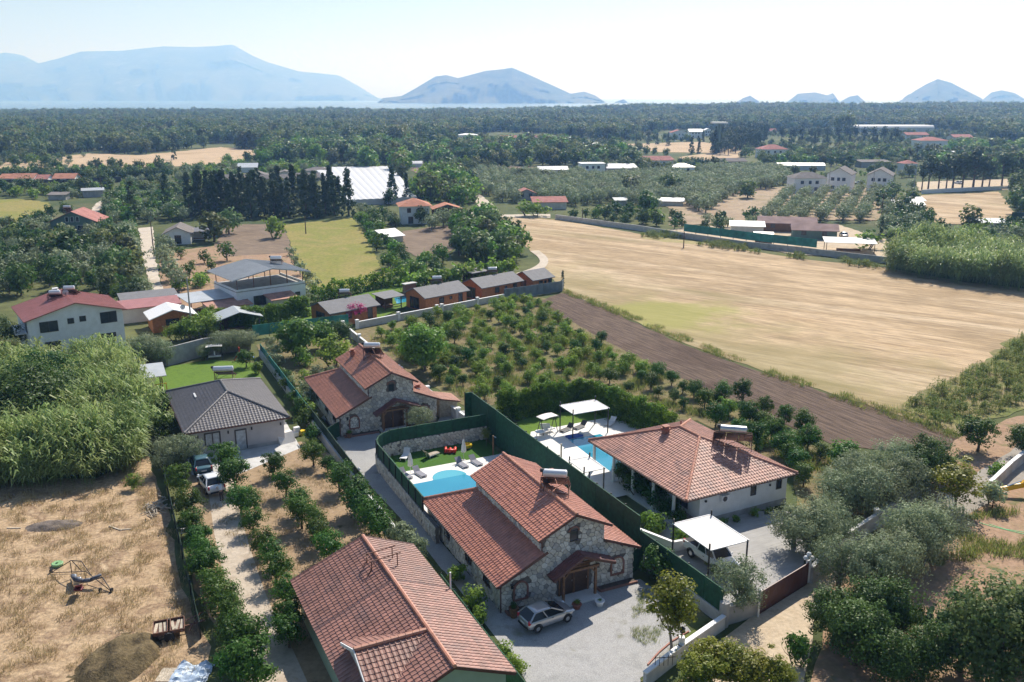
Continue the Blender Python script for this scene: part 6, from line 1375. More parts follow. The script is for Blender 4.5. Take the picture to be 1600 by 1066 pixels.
solar_heater(on_house(lw, 7.1, 7.6, 6.9), rd(10), 'right solar water heater on the red sheet roof of the white house', panels=2, tank_len=1.6, group='heaters on the red sheet roof', hs=.7)
ds = thing('satellite_dish', 'grey satellite dish between the heaters on the red sheet roof', 'dish', on_house(lw, 6.2, 5.6, 7.4), rd(-150)); q = MB(); q.lathe((0, 0, .5), [(0, 0), (.2, .03), (.42, .13), (.40, .14), (0, .03)], 16); 
q.v = [(x, -(z - .5), y + .6) for x, y, z in q.v]; q.build('dish', M('metal_grey'), ds); q = MB(); q.bar((0, .05, 0), (0, .05, .6), .05); q.build('mast', M('steel_dark'), ds)
# four wooden bungalows in a row
BA = LA + rd(17)
for i, (u, v, W_, L_, lab) in enumerate([(514, 489, 9.6, 6.6, 'wooden bungalow with grey roof behind the pink bougainvillea'), (663, 465, 10.0, 6.2, 'wooden bungalow with grey roof right of the small blue pool'), (752, 449, 10.4, 6.0, 'wooden bungalow with grey roof third along the pale wall'), (832, 437, 5.8, 5.6, 'short wooden bungalow with grey roof at the end by the stubble field')]):
    b = P(u, v, 2.75); b.z = 0; b += V3(.55 * math.cos(BA) - .4 * math.sin(BA), .55 * math.sin(BA) + .4 * math.cos(BA), 0)
    o = simple_house('wooden_bungalow', lab, None, BA, W_ - .8, L_ - .5, 2.75, 1.15, 'cladding_wood', 'shingle_grey', 'gable_x', base=b, group='wooden bungalows along the pale wall', wins=[('f', W_ * .78, .2, .9, 2.0, 0, 'dark_wood'), ('f', W_ * .35, 1.1, 1.0, 1.0, 0, 'dark_wood'), ('f', W_ * .56, 1.5, .5, .5, 0, 'dark_wood'), ('l', 3.2, .15, 2.6, 2.0, 2, 'dark_wood')])
    if i < 3: solar_heater(on_house(o, W_ * .55, L_ * .62, 3.6), rd(8), ['solar water heater on the bungalow behind the bougainvillea', 'solar water heater on the bungalow right of the blue pool', 'solar water heater on the third bungalow along the pale wall'][i], panels=2, tank_len=1.7, group='heaters on the wooden bungalows', hs=.6)
def gazebo(label, px, ang, W_, D, h, roof, kind='mono', wallm='dark_wood', back=True, name='gazebo', group=None, base=None, furn=True):
    b = base or P(*px); r = thing(name, label, 'gazebo', (b.x, b.y, 0), ang, group); keep_box(b, ang, W_, D, .5); e = .45
    if kind == 'gable':
        for x0, x1 in ((-e, W_ / 2), (W_ + e, W_ / 2)): slab(r, 'roof', [(x0, -e, h), (x0, D + e, h), (x1, D + e, h + W_ * .17), (x1, -e, h + W_ * .17)], .1, M(roof))
    else: slab(r, 'roof', [(-e, -e, h), (W_ + e, -e, h), (W_ + e, D + e, h + .35), (-e, D + e, h + .35)], .1, M(roof))
    for x in (0.1, W_ - .1):
        for y in (0.1, D - .1): p = MB(); p.bar((x, y, 0), (x, y, h), .14); p.build('post', M(wallm), r)
    if back: w = MB(); w.box((W_ / 2, D - .05, h * .45), (W_ - .3, .08, h * .9)); w.build('back_wall', M(wallm), r); w = MB(); w.box((W_ / 2, .1, .5), (W_ - .3, .06, .12)); w.box((W_ / 2, .1, .95), (W_ - .3, .06, .1)); w.build('railing', M(wallm), r)
    if furn: w = MB(); w.box((W_ / 2, D * .6, .42), (W_ * .5, .8, .4)); w.build('bench', M('mid_wood'), r)
    return r
gazebo('small wooden pergola with grey roof between the first two bungalows', None, BA, 3.6, 3.0, 2.4, 'shingle_grey', base=P(602, 487) ); gazebo('small wooden pergola with grey roof behind the second and third bungalow', None, BA, 3.6, 3.0, 2.4, 'shingle_grey', base=P(738, 445))
bq = P(640, 463); r = thing('barbecue', 'brick barbecue with pale slab top behind the small blue pool', 'barbecue', (bq.x, bq.y, 0), BA); w = MB(); w.box((0, 0, 1.2), (2.4, 1, 2.4)); w.build('body', M('brick_trim'), r); w = MB(); w.box((0, 0, 2.48), (2.8, 1.3, .14)); w.build('slab', M('pale_concrete'), r)
pool('small blue pool between the first two wooden bungalows', [P(620, 476), P(640, 472), P(634, 464), P(616, 467)])
# canopy-roofed white building and its neighbours
cb = P(360, 438, 6); cb.z = 0; ca = rd(38.6)
cw_ = simple_house('terrace_building', 'white flat building with open terrace under a grey sheet canopy roof', None, ca, 12.8, 10.4, 3.6, 0, 'white_wall', 'concrete', 'flat', base=cb + V3(.6, .8, 0), ov=.1, wins=[('f', 4.5, .9, 3.0, 1.7, 1), ('f', 1.4, .3, .9, 2, 0), ('f', 7.5, 1.6, .8, .7, 0), ('f', 9.2, 1.6, .8, .7, 0), ('f', 11.2, 1.6, .9, .7, 0)])
for x0, x1 in ((-.8, 6.4), (13.6, 6.4)):
    a = V3(x0, -.8, 5.9); rf = slab(cw_, 'canopy_roof', [a, a + V3(0, 12, 0), V3(x1, 11.2, 7.2), V3(x1, -.8, 7.2)], .12, M('metal_grey')); sm = MB()
    for i in range(20): y = -.7 + i * .62; sm.bar((x0, y, 5.95), (x1, y, 7.24), .07, .07)
    k = sm.build('roof_seam', M('metal_grey'), rf); k['kind'] = 'stuff'
for x in (.3, 3.3, 6.4, 9.5, 12.5):
    for y in (.3, 10): p = MB(); p.bar((x, y, 3.7), (x, y, 5.9 + (1 - abs(x - 6.4) / 7.2) * 1.2), .12); p.build('post', M('steel_rust'), cw_)
p = MB(); p.box((6.4, .1, 3.9), (12.8, .12, .4)); p.box((.1, 5.2, 3.9), (.12, 10.2, .4)); p.box((12.7, 5.2, 3.9), (.12, 10.2, .4)); p.build('parapet', M('white_paint'), cw_)
solar_heater(on_house(cw_, 10.2, 6.0, 6.6), rd(5), 'solar water heater with black panels on the grey canopy roof', panels=2, tank_len=2.0, hs=.6)
gazebo('open carport with pale sheet roof left of the canopy building', None, ca, 9.5, 6, 2.7, 'metal_grey', wallm='steel_rust', name='carport', base=P(300, 497), back=False)
simple_house('garden_shed', 'low shed with pinkish roof right of the pale open carport', (333, 500), ca, 6.5, 4.5, 2.0, .7, 'cream_wall', 'tile_brown', 'mono', cat='shed'); simple_house('garden_shed', 'low pink-roofed shed behind the tall green hedge', (428, 488), ca, 4.2, 4, 2.3, .6, 'cream_wall', 'tile_brown', 'mono', cat='shed')
kq = simple_house('kiosk', 'small wooden kiosk with bright white roof and a satellite dish', (240, 521), rd(30), 6.4, 5.2, 2.5, 1.1, 'cladding_wood', 'white_paint', 'gable', cat='kiosk', wins=[('f', 3, 1, 2, 1, 1)])
ds2 = copy_tree(ds); ds2.location = on_house(kq, 4.9, .8, 2.9); tag(ds2, 'dark satellite dish on the white roof of the kiosk', 'dish')
gazebo('dark wooden gazebo with grey gabled roof below the tall hedge', (345, 527), rd(28), 6.2, 4.2, 2.7, 'metal_grey', 'gable')
simple_house('long_shed', 'long low shed with dull purple roof beside the white two-storey house', (186, 507), rd(30), 9.5, 3.2, 2.6, .5, 'cream_wall', 'metal_red', 'mono', cat='shed'); simple_house('long_shed', 'long low shed with grey roof behind the purple-roofed one', (196, 494), rd(30), 8.5, 4, 2.6, .5, 'cream_wall', 'shingle_grey', 'mono', cat='shed')
# structures in the lawn of the grey bungalow
gazebo('pergola with pale blue sheet roof and orange swing at the edge of the reeds', None, LA, 3.2, 4.2, 2.7, 'metal_grey', wallm='steel_rust', base=LP(-20.7, 62.3), back=False, name='pergola')
sw2 = thing('garden_swing', 'orange garden swing under the pale blue pergola', 'swing seat', tuple(LP(-18.2, 61.5)), LA); w = MB(); w.bar((-1, -.5, 0), (-1, 0, 1.8), .09); w.bar((-1, .5, 0), (-1, 0, 1.8), .09); w.bar((1, -.5, 0), (1, 0, 1.8), .09); w.bar((1, .5, 0), (1, 0, 1.8), .09); w.bar((-1, 0, 1.8), (1, 0, 1.8), .09); w.build('frame', M('paint_yellow'), sw2); w = MB(); w.box((0, 0, .5), (1.5, .5, .1)); w.bar((0, .25, .5), (0, .4, 1.0), 1.5, .08); w.build('seat', M('paint_yellow'), sw2)
def sofa_swing(label, loc, rz):
    c = copy_tree(sw); c.location = loc; c.rotation_euler = (0, 0, rz); tag(c, label, 'swing seat'); return c
sofa_swing('white canopied swing seat at the back of the lawn behind the grey bungalow', tuple(P(336, 562)), .3); 
pg = thing('playground_slide', 'blue slide with red frame at the corner of the lawn', 'slide', tuple(P(375, 562)), .4); w = MB(); w.bar((0, 0, 1.2), (1.9, -.4, .2), .55, .06); w.build('chute', M('plastic_blue'), pg); w = MB(); w.bar((0, -.3, 0), (0, -.3, 1.8), .08); w.bar((0, .3, 0), (0, .3, 1.8), .08); w.bar((0, -.3, 1.75), (0, .3, 1.75), .08); w.bar((-.8, 0, 0), (0, 0, 1.2), .4, .05); w.build('ladder', M('plastic_red'), pg)
cl = thing('clothes_line', 'white sheets hung on a line in the vegetable garden', 'laundry', tuple(P(484, 535)), .4); w = MB(); w.bar((-2, 0, 0), (-2, 0, 2), .06); w.bar((2, 0, 0), (2, 0, 2), .06); w.bar((-2, 0, 1.95), (2, 0, 1.95), .02); w.build('line', M('steel_light'), cl); w = MB(); w.prism([V3(-1.2, -.02, 1.95), V3(.3, -.05, 1.95), V3(.4, .1, .2), V3(-1.1, .05, .3)], (0, .04, 0)); w.build('sheet', M('fabric_white'), cl)
jk = thing('junk_pile', 'yellow and white boxes stacked by a low wall right of the grey bungalow', 'boxes', tuple(P(462, 682)), LA)
for x, y, z, m_ in ((0, 0, .3, 'fabric_white'), (.8, .2, .25, 'plastic_yellow'), (.3, .7, .3, 'pale_wood'), (-.5, .6, .2, 'plastic_blue'), (.2, .2, .75, 'fabric_white')): w = MB(); w.box((x, y, z), (.6, .5, .5), x); w.build('box', M(m_), jk)
cn_ = P(446, 690); tt = thing('canvas_cover', 'pale canvas cover over garden goods on the apron right of the grey bungalow', 'cover', (cn_.x, cn_.y, 0), .7); w = MB(); w.prism([V3(-.9, -.7, .02), V3(.9, -.7, .02), V3(.9, .0, 1.0), V3(-.9, .0, 1.0)], (0, .6, 0)); w.build('sheet', M('canvas_white'), tt)
# green house, small white house, orange-roofed house
gh = simple_house('green_house', 'dark sage green gabled house with white window frames at far left', (82, 375), rd(8), 11.2, 9, 4.9, 2.5, 'sage_wall', 'far_red_roof', 'gable', ov=.7, wins=[('f', 4.2, 4.6, .8, 1.3, 0, 'white_paint'), ('f', 5.5, 4.6, .8, 1.3, 0, 'white_paint'), ('f', 6.8, 4.6, .8, 1.3, 0, 'white_paint'), ('f', 7.5, 2.4, 1.9, 1.3, 1, 'white_paint'), ('f', 3.6, 2.2, 1.2, 1.4, 0, 'white_paint'), ('f', .9, .9, 1, 2, 0, 'white_paint')])
solar_heater(on_house(gh, 3.0, 5, 6.2), 0, 'dark solar water heater tower on the red roof of the green house', panels=2)
simple_house('white_cottage', 'small white cottage with grey-brown gabled roof beside the big walnut-like tree', (258, 383), rd(14), 6.2, 9, 3.0, 1.5, 'white_wall', 'far_grey_roof', 'gable', ov=.6, wins=[('f', 3.2, .2, 1.5, 2.1, 0)]); gazebo('dark open porch right of the small white cottage', (292, 378), rd(14), 5.5, 5, 2.6, 'tile_grey', wallm='white_paint')
simple_house('orange_roofed_house', 'two-storey white house with orange hipped roof in front of the plastic greenhouses', (628, 351), rd(12), 8.2, 8.2, 5.3, 2.0, 'white_wall', 'orange_roof', 'hip', ov=.9, wins=[('f', 2.2, 3.4, 1.1, 1.3), ('f', 5.6, 3.4, 1.6, 1.3), ('f', 2.6, .2, 1.4, 2.0), ('f', 6, .8, 1.4, 1.4)])
gazebo('open shed with orange roof right of the orange-roofed house', (678, 342), rd(12), 8.5, 6, 2.9, 'orange_roof', 'gable', name='open_shed'); simple_house('white_shed', 'small shed with bright white sheet roof beside the brown plot', (603, 381), rd(40), 5.2, 4, 1.8, 1.1, 'cream_wall', 'white_paint', 'mono', cat='shed')
# multi-span plastic greenhouse
ga, gb_, gc, gd = P(545, 322), P(652, 317), P(612, 266), P(490, 268); g = thing('plastic_greenhouse', 'large white multi-span plastic greenhouse behind the dark conifers', 'greenhouse', (ga.x, ga.y, 0)); KEEP.append([(q.x, q.y) for q in (ga, gb_, gc, gd)]); ns = 11
for k in range(ns):
    m = MB(); vs = []; t0, t1 = k / ns, (k + 1) / ns; 
    for e in (0, 1):
        A_ = ga.lerp(gb_, t0) if e == 0 else gd.lerp(gc, t0); B_ = ga.lerp(gb_, t1) if e == 0 else gd.lerp(gc, t1)
        vs += [A_ - ga, A_ - ga + V3(0, 0, 2.0)] + [(A_ - ga).lerp(B_ - ga, i / 6) + V3(0, 0, 2.0 + .14 * math.sin(math.pi * i / 6)) for i in range(1, 6)] + [B_ - ga + V3(0, 0, 2.0), B_ - ga]
    n = 9; m.add(vs, [(i, i + 1, n + i + 1, n + i) for i in range(n - 1)] + [tuple(range(n)), tuple(range(2 * n - 1, n - 1, -1))]); m.build('tunnel', M('greenhouse_film'), g)
def tunnel_house(label, u, v, ang, W_, L_, h, n=3, group='far white greenhouses'):
    b = P(u, v); r = thing('greenhouse', label, 'greenhouse', (b.x, b.y, land_z(b.x, b.y) if b.y > 1000 else 0), ang, group); keep_box(b, ang, W_, L_, 3)
    for k in range(n):
        m = MB(); x0, x1 = 0, W_; d = L_ / n; pr = [(k * d, 0), (k * d, h * .7)] + [(k * d + d * i / 5, h * .7 + h * .35 * math.sin(math.pi * i / 5)) for i in range(1, 5)] + [((k + 1) * d, h * .7), ((k + 1) * d, 0)]
        m.prism([V3(0, y, z) for y, z in pr], (W_, 0, 0)); m.build('tunnel', M('greenhouse_film'), r)
    return r
tunnel_house('long low white greenhouse left of the two far white houses', 1215, 266, rd(-3), 24, 8, 3.4, 1); tunnel_house('very long white greenhouse behind the dark pine row at far right', 1332, 207, rd(2), 88, 26, 7, 3); tunnel_house('white greenhouse near the right edge below the forest', 1522, 205, rd(2), 42, 26, 7, 2); tunnel_house('small white greenhouse beside the red field left of centre', 618, 262, 0, 14, 8, 3, 1)
# scattered far houses
FH = [ # u, v, ang, W, L, h, rise, wall, roof, kind, label
 (0, 288, 6, 4, 9, 2.6, 1.5, 'white_wall', 'orange_roof', 'gable_x', 'cottage with orange roof cut by the left edge of the picture'), (18, 288, 6, 9, 8, 2.6, 1.7, 'white_wall', 'orange_roof', 'gable_x', 'cottage with large orange roof, second from the left edge'), (57, 288, 6, 4.5, 7, 2.4, 1.4, 'white_wall', 'far_red_roof', 'gable_x', 'narrow cottage with dull red roof between two orange roofs'), (84, 288, 6, 8.5, 8, 2.6, 1.7, 'white_wall', 'orange_roof', 'gable_x', 'cottage with orange roof at the right end of the row by the dark hedge'),
 (130, 309, 25, 7, 5, 2.6, .4, 'concrete', 'metal_grey', 'mono', 'low hut with pale roof where the far left road bends'), (76, 313, 5, 6, 4, 2.0, .5, 'concrete', 'far_grey_roof', 'mono', 'low dark hut in the trees above the green house'),
 (352, 286, 12, 12, 8, 1.8, 1.6, 'concrete', 'far_grey_roof', 'gable_x', 'grey-roofed house at the left of the cluster behind the conifers'), (383, 281, 12, 10, 9, 1.8, 1.7, 'concrete', 'far_grey_roof', 'gable', 'dark-roofed house second in the cluster behind the conifers'), (404, 287, 10, 14, 8, 1.8, 1.7, 'concrete', 'far_grey_roof', 'gable_x', 'wide grey-roofed house in front in the cluster behind the conifers'), (430, 279, 14, 9, 9, 1.8, 1.6, 'cream_wall', 'far_grey_roof', 'gable', 'dark gabled house in the middle of the cluster behind the conifers'), (452, 284, 12, 13, 8, 1.8, 1.7, 'concrete', 'far_grey_roof', 'gable_x', 'wide grey-roofed house left of the plastic greenhouse'), (478, 273, 12, 12, 8, 1.8, 1.5, 'cream_wall', 'far_grey_roof', 'hip', 'dark hipped roof house behind the plastic greenhouse'), (372, 270, 12, 9, 8, 2.6, 1.4, 'white_wall', 'metal_grey', 'mono', 'pale flat-roofed house at the back of the cluster'),
 (717, 224, 4, 15, 10, 6.5, 1.2, 'white_wall', 'white_paint', 'hip', 'white two-storey house standing alone in the far trees'), (783, 221, 4, 13, 9, 3, 1.8, 'cream_wall', 'far_red_roof', 'gable_x', 'low house with red roof, left of a pair in the far trees'), (812, 221, 4, 15, 9, 3, 1.8, 'cream_wall', 'far_red_roof', 'gable_x', 'low house with red roof, right of a pair in the far trees'), (876, 224, 4, 9, 8, 3.5, 1.2, 'concrete', 'metal_grey', 'mono', 'pale grey hut beside the far trees'), (905, 232, 8, 16, 6, 2.8, .8, 'cream_wall', 'white_paint', 'mono', 'long shed with white roof in the far trees'),
 (842, 273, 5, 14, 8, 2.4, 1.3, 'cream_wall', 'metal_grey', 'gable_x', 'low barn with pale roof left of the white box house'), (908, 275, 6, 11.5, 9, 5.6, .3, 'white_wall', 'white_paint', 'flat', 'white two-storey box house with dark windows amid olives'), (949, 272, 6, 15, 10, 2.8, 1.4, 'concrete', 'metal_grey', 'mono', 'long pale-roofed barn right of the white box house'),
 (1008, 263, 6, 14, 10, 4.2, 1.8, 'white_wall', 'far_red_roof', 'gable_x', 'white house with dull red roof beside the big round tree'), (1050, 273, 6, 11, 8, 3.6, 1.5, 'white_wall', 'metal_grey', 'hip', 'white house with grey hipped roof in front of the pale field'), (1126, 261, 6, 14, 9, 3, 1.4, 'cream_wall', 'far_grey_roof', 'gable_x', 'low grey house with dark veranda above the olive grove'), (1030, 258, 6, 8, 7, 3, 1, 'cream_wall', 'far_red_roof', 'mono', 'small red-roofed annex left of the grey hipped house'),
 (1049, 218, 3, 14, 11, 6, 2.2, 'white_wall', 'far_red_roof', 'gable', 'white two-storey house with red gabled roof, leftmost of three'), (1077, 216, 3, 12, 10, 6, 2.0, 'white_wall', 'white_paint', 'gable_x', 'white two-storey house, middle of three by the far pines'), (1100, 213, 3, 8, 8, 5.5, 1.8, 'white_wall', 'white_paint', 'gable', 'white house, rightmost of three by the far pines'),
 (1190, 248, 4, 16, 12, 5.5, 2.6, 'white_wall', 'far_red_roof', 'hip', 'white two-storey house with red hipped roof left of the pine row'), (1198, 209, 3, 10, 8, 3, 2, 'cream_wall', 'far_red_roof', 'gable_x', 'small far house with red roof above the pine row'),
 (1240, 302, 4, 12.5, 8, 5.8, 2.0, 'white_wall', 'far_grey_roof', 'hip', 'white house with grey-brown hipped roof above the olive rows'), (1290, 298, -28, 9, 13, 6.8, 2.4, 'white_wall', 'far_grey_roof', 'gable', 'white gabled two-storey house joined behind the hipped one'), (1353, 298, -26, 9, 13, 6.4, 2.4, 'white_wall', 'far_grey_roof', 'gable', 'white gabled house standing right of the power pole'), (1412, 273, 6, 6.5, 7, 5.2, 1.5, 'white_wall', 'far_red_roof', 'hip', 'small white tower-like house left of the tall pines'), (1345, 262, 3, 16, 8, 3, .6, 'concrete', 'far_grey_roof', 'mono', 'long grey wall-like barn behind the two far white houses'),
 (1438, 239, 3, 18, 14, 8.0, 2.2, 'white_wall', 'far_red_roof', 'hip', 'large white villa with red roof and dark windows at far right'), (1416, 218, 3, 20, 12, 4, 2.0, 'cream_wall', 'far_red_roof', 'gable_x', 'wide red-roofed house behind the large white villa'), (1490, 222, 3, 16, 12, 4, 2.0, 'cream_wall', 'far_red_roof', 'gable_x', 'red-roofed house right of the large white villa'), (1497, 250, 3, 9, 8, 3.5, 1.2, 'cream_wall', 'metal_grey', 'mono', 'pale barn behind the tall pines'),
 (809, 313, 8, 6.5, 6, 2.6, 1.4, 'concrete', 'far_red_roof', 'gable', 'small dark hut with dull red roof beside the olive grove'), (834, 328, 6, 11, 5, 2.6, 1.1, 'cream_wall', 'far_red_roof', 'mono', 'low shed with pinkish roof and white wall by the road'), (962, 322, 4, 4, 4, 2, .4, 'concrete', 'metal_grey', 'mono', 'tiny pale hut left of the dark round tree'), (1030, 322, -10, 8, 4, 1.8, .6, 'cream_wall', 'white_paint', 'mono', 'long low shed with white roof behind the dark round tree'),
 (1398, 331, -6, 9, 7, 2.4, 1.1, 'cream_wall', 'white_paint', 'gable_x', 'white sheet-roofed shelter beside the tan field'), (1420, 322, -6, 5, 4, 2, .6, 'cream_wall', 'white_paint', 'mono', 'small white hut behind the white sheet shelter'),
 (1142, 366, -12, 8.5, 5, 2.4, .6, 'cream_wall', 'white_paint', 'mono', 'low hut with bright white roof behind the green netting'), (1185, 362, -14, 15, 8, 2.7, 1.2, 'mid_wood', 'far_brown_roof', 'gable_x', 'low house with long dull pinkish roof beyond the green netting'), (1238, 374, -14, 11, 7, 2.7, 1.2, 'sage_wall', 'far_brown_roof', 'gable_x', 'dark low house with brown roof at the right of the green netting'), (1180, 384, -12, 4, 3, 2.4, .6, 'mid_wood', 'metal_grey', 'mono', 'small red-brown hut on the wall between the green nettings'),
 (1492, 391, -4, 7, 4, 2.2, .4, 'cream_wall', 'white_paint', 'mono', 'low pale hut half hidden behind the tall reed bank'), (1522, 361, -6, 9, 5, 2.4, .5, 'cream_wall', 'metal_grey', 'mono', 'low grey-roofed barn at the right edge beyond the reeds')]
for i, (u, v, a, W_, L_, h, rs_, wl, rf, kd, lab) in enumerate(FH):
    wn_ = [('f', W_ * .25, h * .45 if h < 4.5 else h * .6, 1.2, 1.2, 1), ('f', W_ * .72, h * .45 if h < 4.5 else h * .6, 1.2, 1.2, 1)] + ([('f', W_ * .28, .8, 1.3, 1.3, 1), ('f', W_ * .7, .2, 1.2, 2.0, 0), ('f', W_ * .5, h * .6, 1.0, 1.2, 0)] if h > 4.5 else []) if W_ > 5 and kd != 'mono' else []
    simple_house('house' if kd != 'mono' else 'shed', lab, (u, v), rd(a), W_, L_, h, rs_, wl, rf, kd, wins=wn_, cat='house' if kd != 'mono' else 'shed')
gazebo('pale flat canopy on posts in the yard right of the low brown house', (1290, 395), rd(-14), 11, 6, 2.6, 'deck_stone', name='open_shed', back=False)
wt = P(1121, 239); r = thing('water_tower', 'tall water tower with a white slab top beside the far pines', 'water tower', (wt.x, wt.y, 0)); w = MB(); w.tube((0, 0, 0), (0, 0, 19), 1.6, 1.3, 10); w.build('shaft', M('sage_wall'), r); w = MB(); w.box((0, 0, 19.6), (10, 8, 1.0)); w.build('slab_top', M('white_paint'), r)
wall_run('white wall in front of the tall pines at far right', [P(1440, 303), P(1500, 300), P(1565, 297)], 1.6, .3, 'white_wall')
screen_fence('dark netting fence below the row of orange-roofed cottages', [P(-20, 291), P(100, 291), P(190, 285)], .1, 2.6, 'steel_dark', step=6, post=.1)
screen_fence('green fence at the right edge beyond the tan field', [P(1580, 345), P(1640, 346)], .1, 2.6, 'turf_dark', step=4)
# ------------------------------------------------------------------ planting
from mathutils import noise as _nq
nz = lambda x, y: _nq.noise(V3(x, y, .5))
_nz0 = lambda p: _nq.noise(V3(p[0] * .02, p[1] * .02, 2.2))
def row(kind, lst, label, group, h=(2.8, 3.6), cat='tree', dv=0, **k):
    ax = 1 if max(q[1] for q in lst) - min(q[1] for q in lst) > .45 * (max(q[0] for q in lst) - min(q[0] for q in lst)) else 0
    od = sorted(range(len(lst)), key=lambda i: (-lst[i][1] if ax else lst[i][0])); rk = {i: n for n, i in enumerate(od)}; nm = ['first', 'second', 'third', 'fourth', 'fifth', 'sixth', 'seventh', 'eighth', 'ninth', 'tenth', 'eleventh', 'twelfth', 'thirteenth', 'fourteenth', 'fifteenth', 'sixteenth']
    for i, q in enumerate(lst):
        u, v = q[0], q[1]; p = P(u, v + dv); lb = label
        if len(lst) < 17: lb = label + (', %s from the front' if ax else ', %s from the left') % ('last' if rk[i] == len(lst) - 1 and False else nm[rk[i]])
        plant(kind, p, q[2] if len(q) > 2 else R.uniform(*h), lb, group, cat=cat, **k)
row('citrus_tree', [(283, 776, 3.4), (298, 812), (301, 838), (313, 868), (318, 890), (328, 912), (337, 935), (347, 958), (356, 985), (366, 1012), (385, 1035, 3.6), (398, 1078, 3.8), (372, 1062)], 'dark citrus tree between dry field and dirt path', 'citrus trees along the dry field', (2.6, 3.1))
row('citrus_tree', [(352, 742, 3.6), (368, 768, 3.6), (377, 803), (391, 806), (396, 834), (413, 868), (424, 886), (433, 915), (448, 948), (455, 985), (452, 1012)], 'citrus tree right of the dirt path', 'citrus trees right of the dirt path', (2.3, 2.9))
row('citrus_tree', [(428, 744), (447, 776), (466, 806), (472, 826), (494, 836), (500, 856), (517, 880)], 'citrus tree standing alone in the middle orchard row on tan soil', 'citrus trees in the middle orchard row', (2.5, 3.1))
row('citrus_tree', [(490, 728), (512, 738, 1.8), (531, 768), (556, 800, 3.4), (566, 812), (580, 832, 3.4), (594, 846)], 'citrus tree beside the low lane wall right of the orchard', 'citrus trees along the lane wall', (2.6, 3.2))
row('grey_shrub', [(620, 852, 2.2), (640, 862, 2.2), (630, 846, 2.0), (652, 875, 2)], 'grey-green shrub behind the ridge end of the long tiled roof', 'shrubs at the top of the long tiled roof', cat='shrub')
row('shrub', [(712, 908, 1.6), (740, 952, 1.7), (748, 975, 1.4), (790, 1030, 1.3), (806, 1050, 1.2)], 'shrub growing along the green screen beside the long tiled roof', 'shrubs along the yard screen', cat='shrub')
row('citrus_tree', [(248, 668, 4.0), (244, 648, 3.6), (257, 692, 3.6), (240, 682, 3.0)], 'dark citrus tree between the reeds and the grey bungalow', 'citrus trees left of the grey bungalow', cat='tree')
plant('olive_tree', P(262, 735), 3.8, 'grey olive tree left of the teal car, nearer the reed bed'); plant('olive_tree', P(290, 730), 3.6, 'grey olive tree at the left front corner of the grey bungalow')
row('dark_shrub', [(470, 650, 2.4), (480, 668, 2.5), (462, 632, 2.2), (452, 612, 2.2), (446, 598, 2), (489, 690, 2.2), (438, 592, 1.8)], 'dark shrub between the grey bungalow and the lane screen', 'shrubs right of the grey bungalow', cat='shrub')
plant('orchard_bush', P(402, 585), 2.0, 'bright lime green bush at the right end of the lawn', cat='bush'); plant('citrus_tree', P(385, 575), 2.6, 'yellowish small tree by the slide at the lawn corner')
plant('orchard_bush', P(208, 765), 1.6, 'dry yellow bush at the corner of the reed bed', cat='bush')
row('olive_tree', [(218, 572, 4.6), (232, 568, 4.4), (252, 572, 4)], 'olive tree before the tall grey wall by the pergola', 'olive trees by the pergola')
row('olive_tree', [(345, 556, 3.8), (372, 553, 3.8), (388, 548, 3.4), (318, 563, 2.4)], 'olive tree against the tall grey wall behind the lawn', 'olive trees behind the lawn')
row('orchard_bush', [(285, 531, 3.6), (300, 530, 3.8), (316, 528, 4), (330, 527, 3.8), (322, 520, 3.8), (272, 532, 3)], 'bright green bush between the tall grey wall and the white kiosk', 'bright bushes behind the tall grey wall', cat='bush')
def hedge(px, sp, h, label, group, kind='hedge_shrub', far=None, world=None, jit=.15):
    pts = world or Ps(px)
    for k in range(len(pts) - 1):
        n = max(1, round((pts[k + 1] - pts[k]).length / sp))
        for i in range(n): p = pts[k].lerp(pts[k + 1], (i + R.uniform(-jit, jit) + .5) / n); plant(kind, p, h * R.uniform(.88, 1.12), label, group, cat='hedge' if kind == 'hedge_shrub' else 'tree', far=far)
hedge([(782, 658), (845, 645), (908, 634), (975, 658), (1048, 690)], .62, 3.2, 'thuja in the dense dark hedge with bright tips around the villa garden', 'hedge around the villa garden', far=False)
hedge([(318, 513), (360, 514), (398, 516), (440, 505), (482, 494)], 1.0, 3.3, 'thuja in the tall hedge between the canopy building and the bungalow lawn', 'tall hedge by the bungalow lawn', far=False)
hedge([(490, 474), (545, 462), (600, 449), (640, 446)], 1.3, 3.2, 'thuja in the hedge behind the first wooden bungalow', 'hedge behind the bungalows', far=True)
hedge([(640, 458), (690, 449), (760, 436), (800, 430)], 2.0, 4.2, 'green tree in the dense row behind the wooden bungalows', 'trees behind the bungalows', 'orchard_bush', True)
plant('cypress_tree', P(879, 452), 3.6, 'small dark cypress at the end of the grey-blue fence')
plant('flowering_shrub', P(552, 506), 3.4, 'bright pink bougainvillea in front of the first wooden bungalow', cat='shrub')
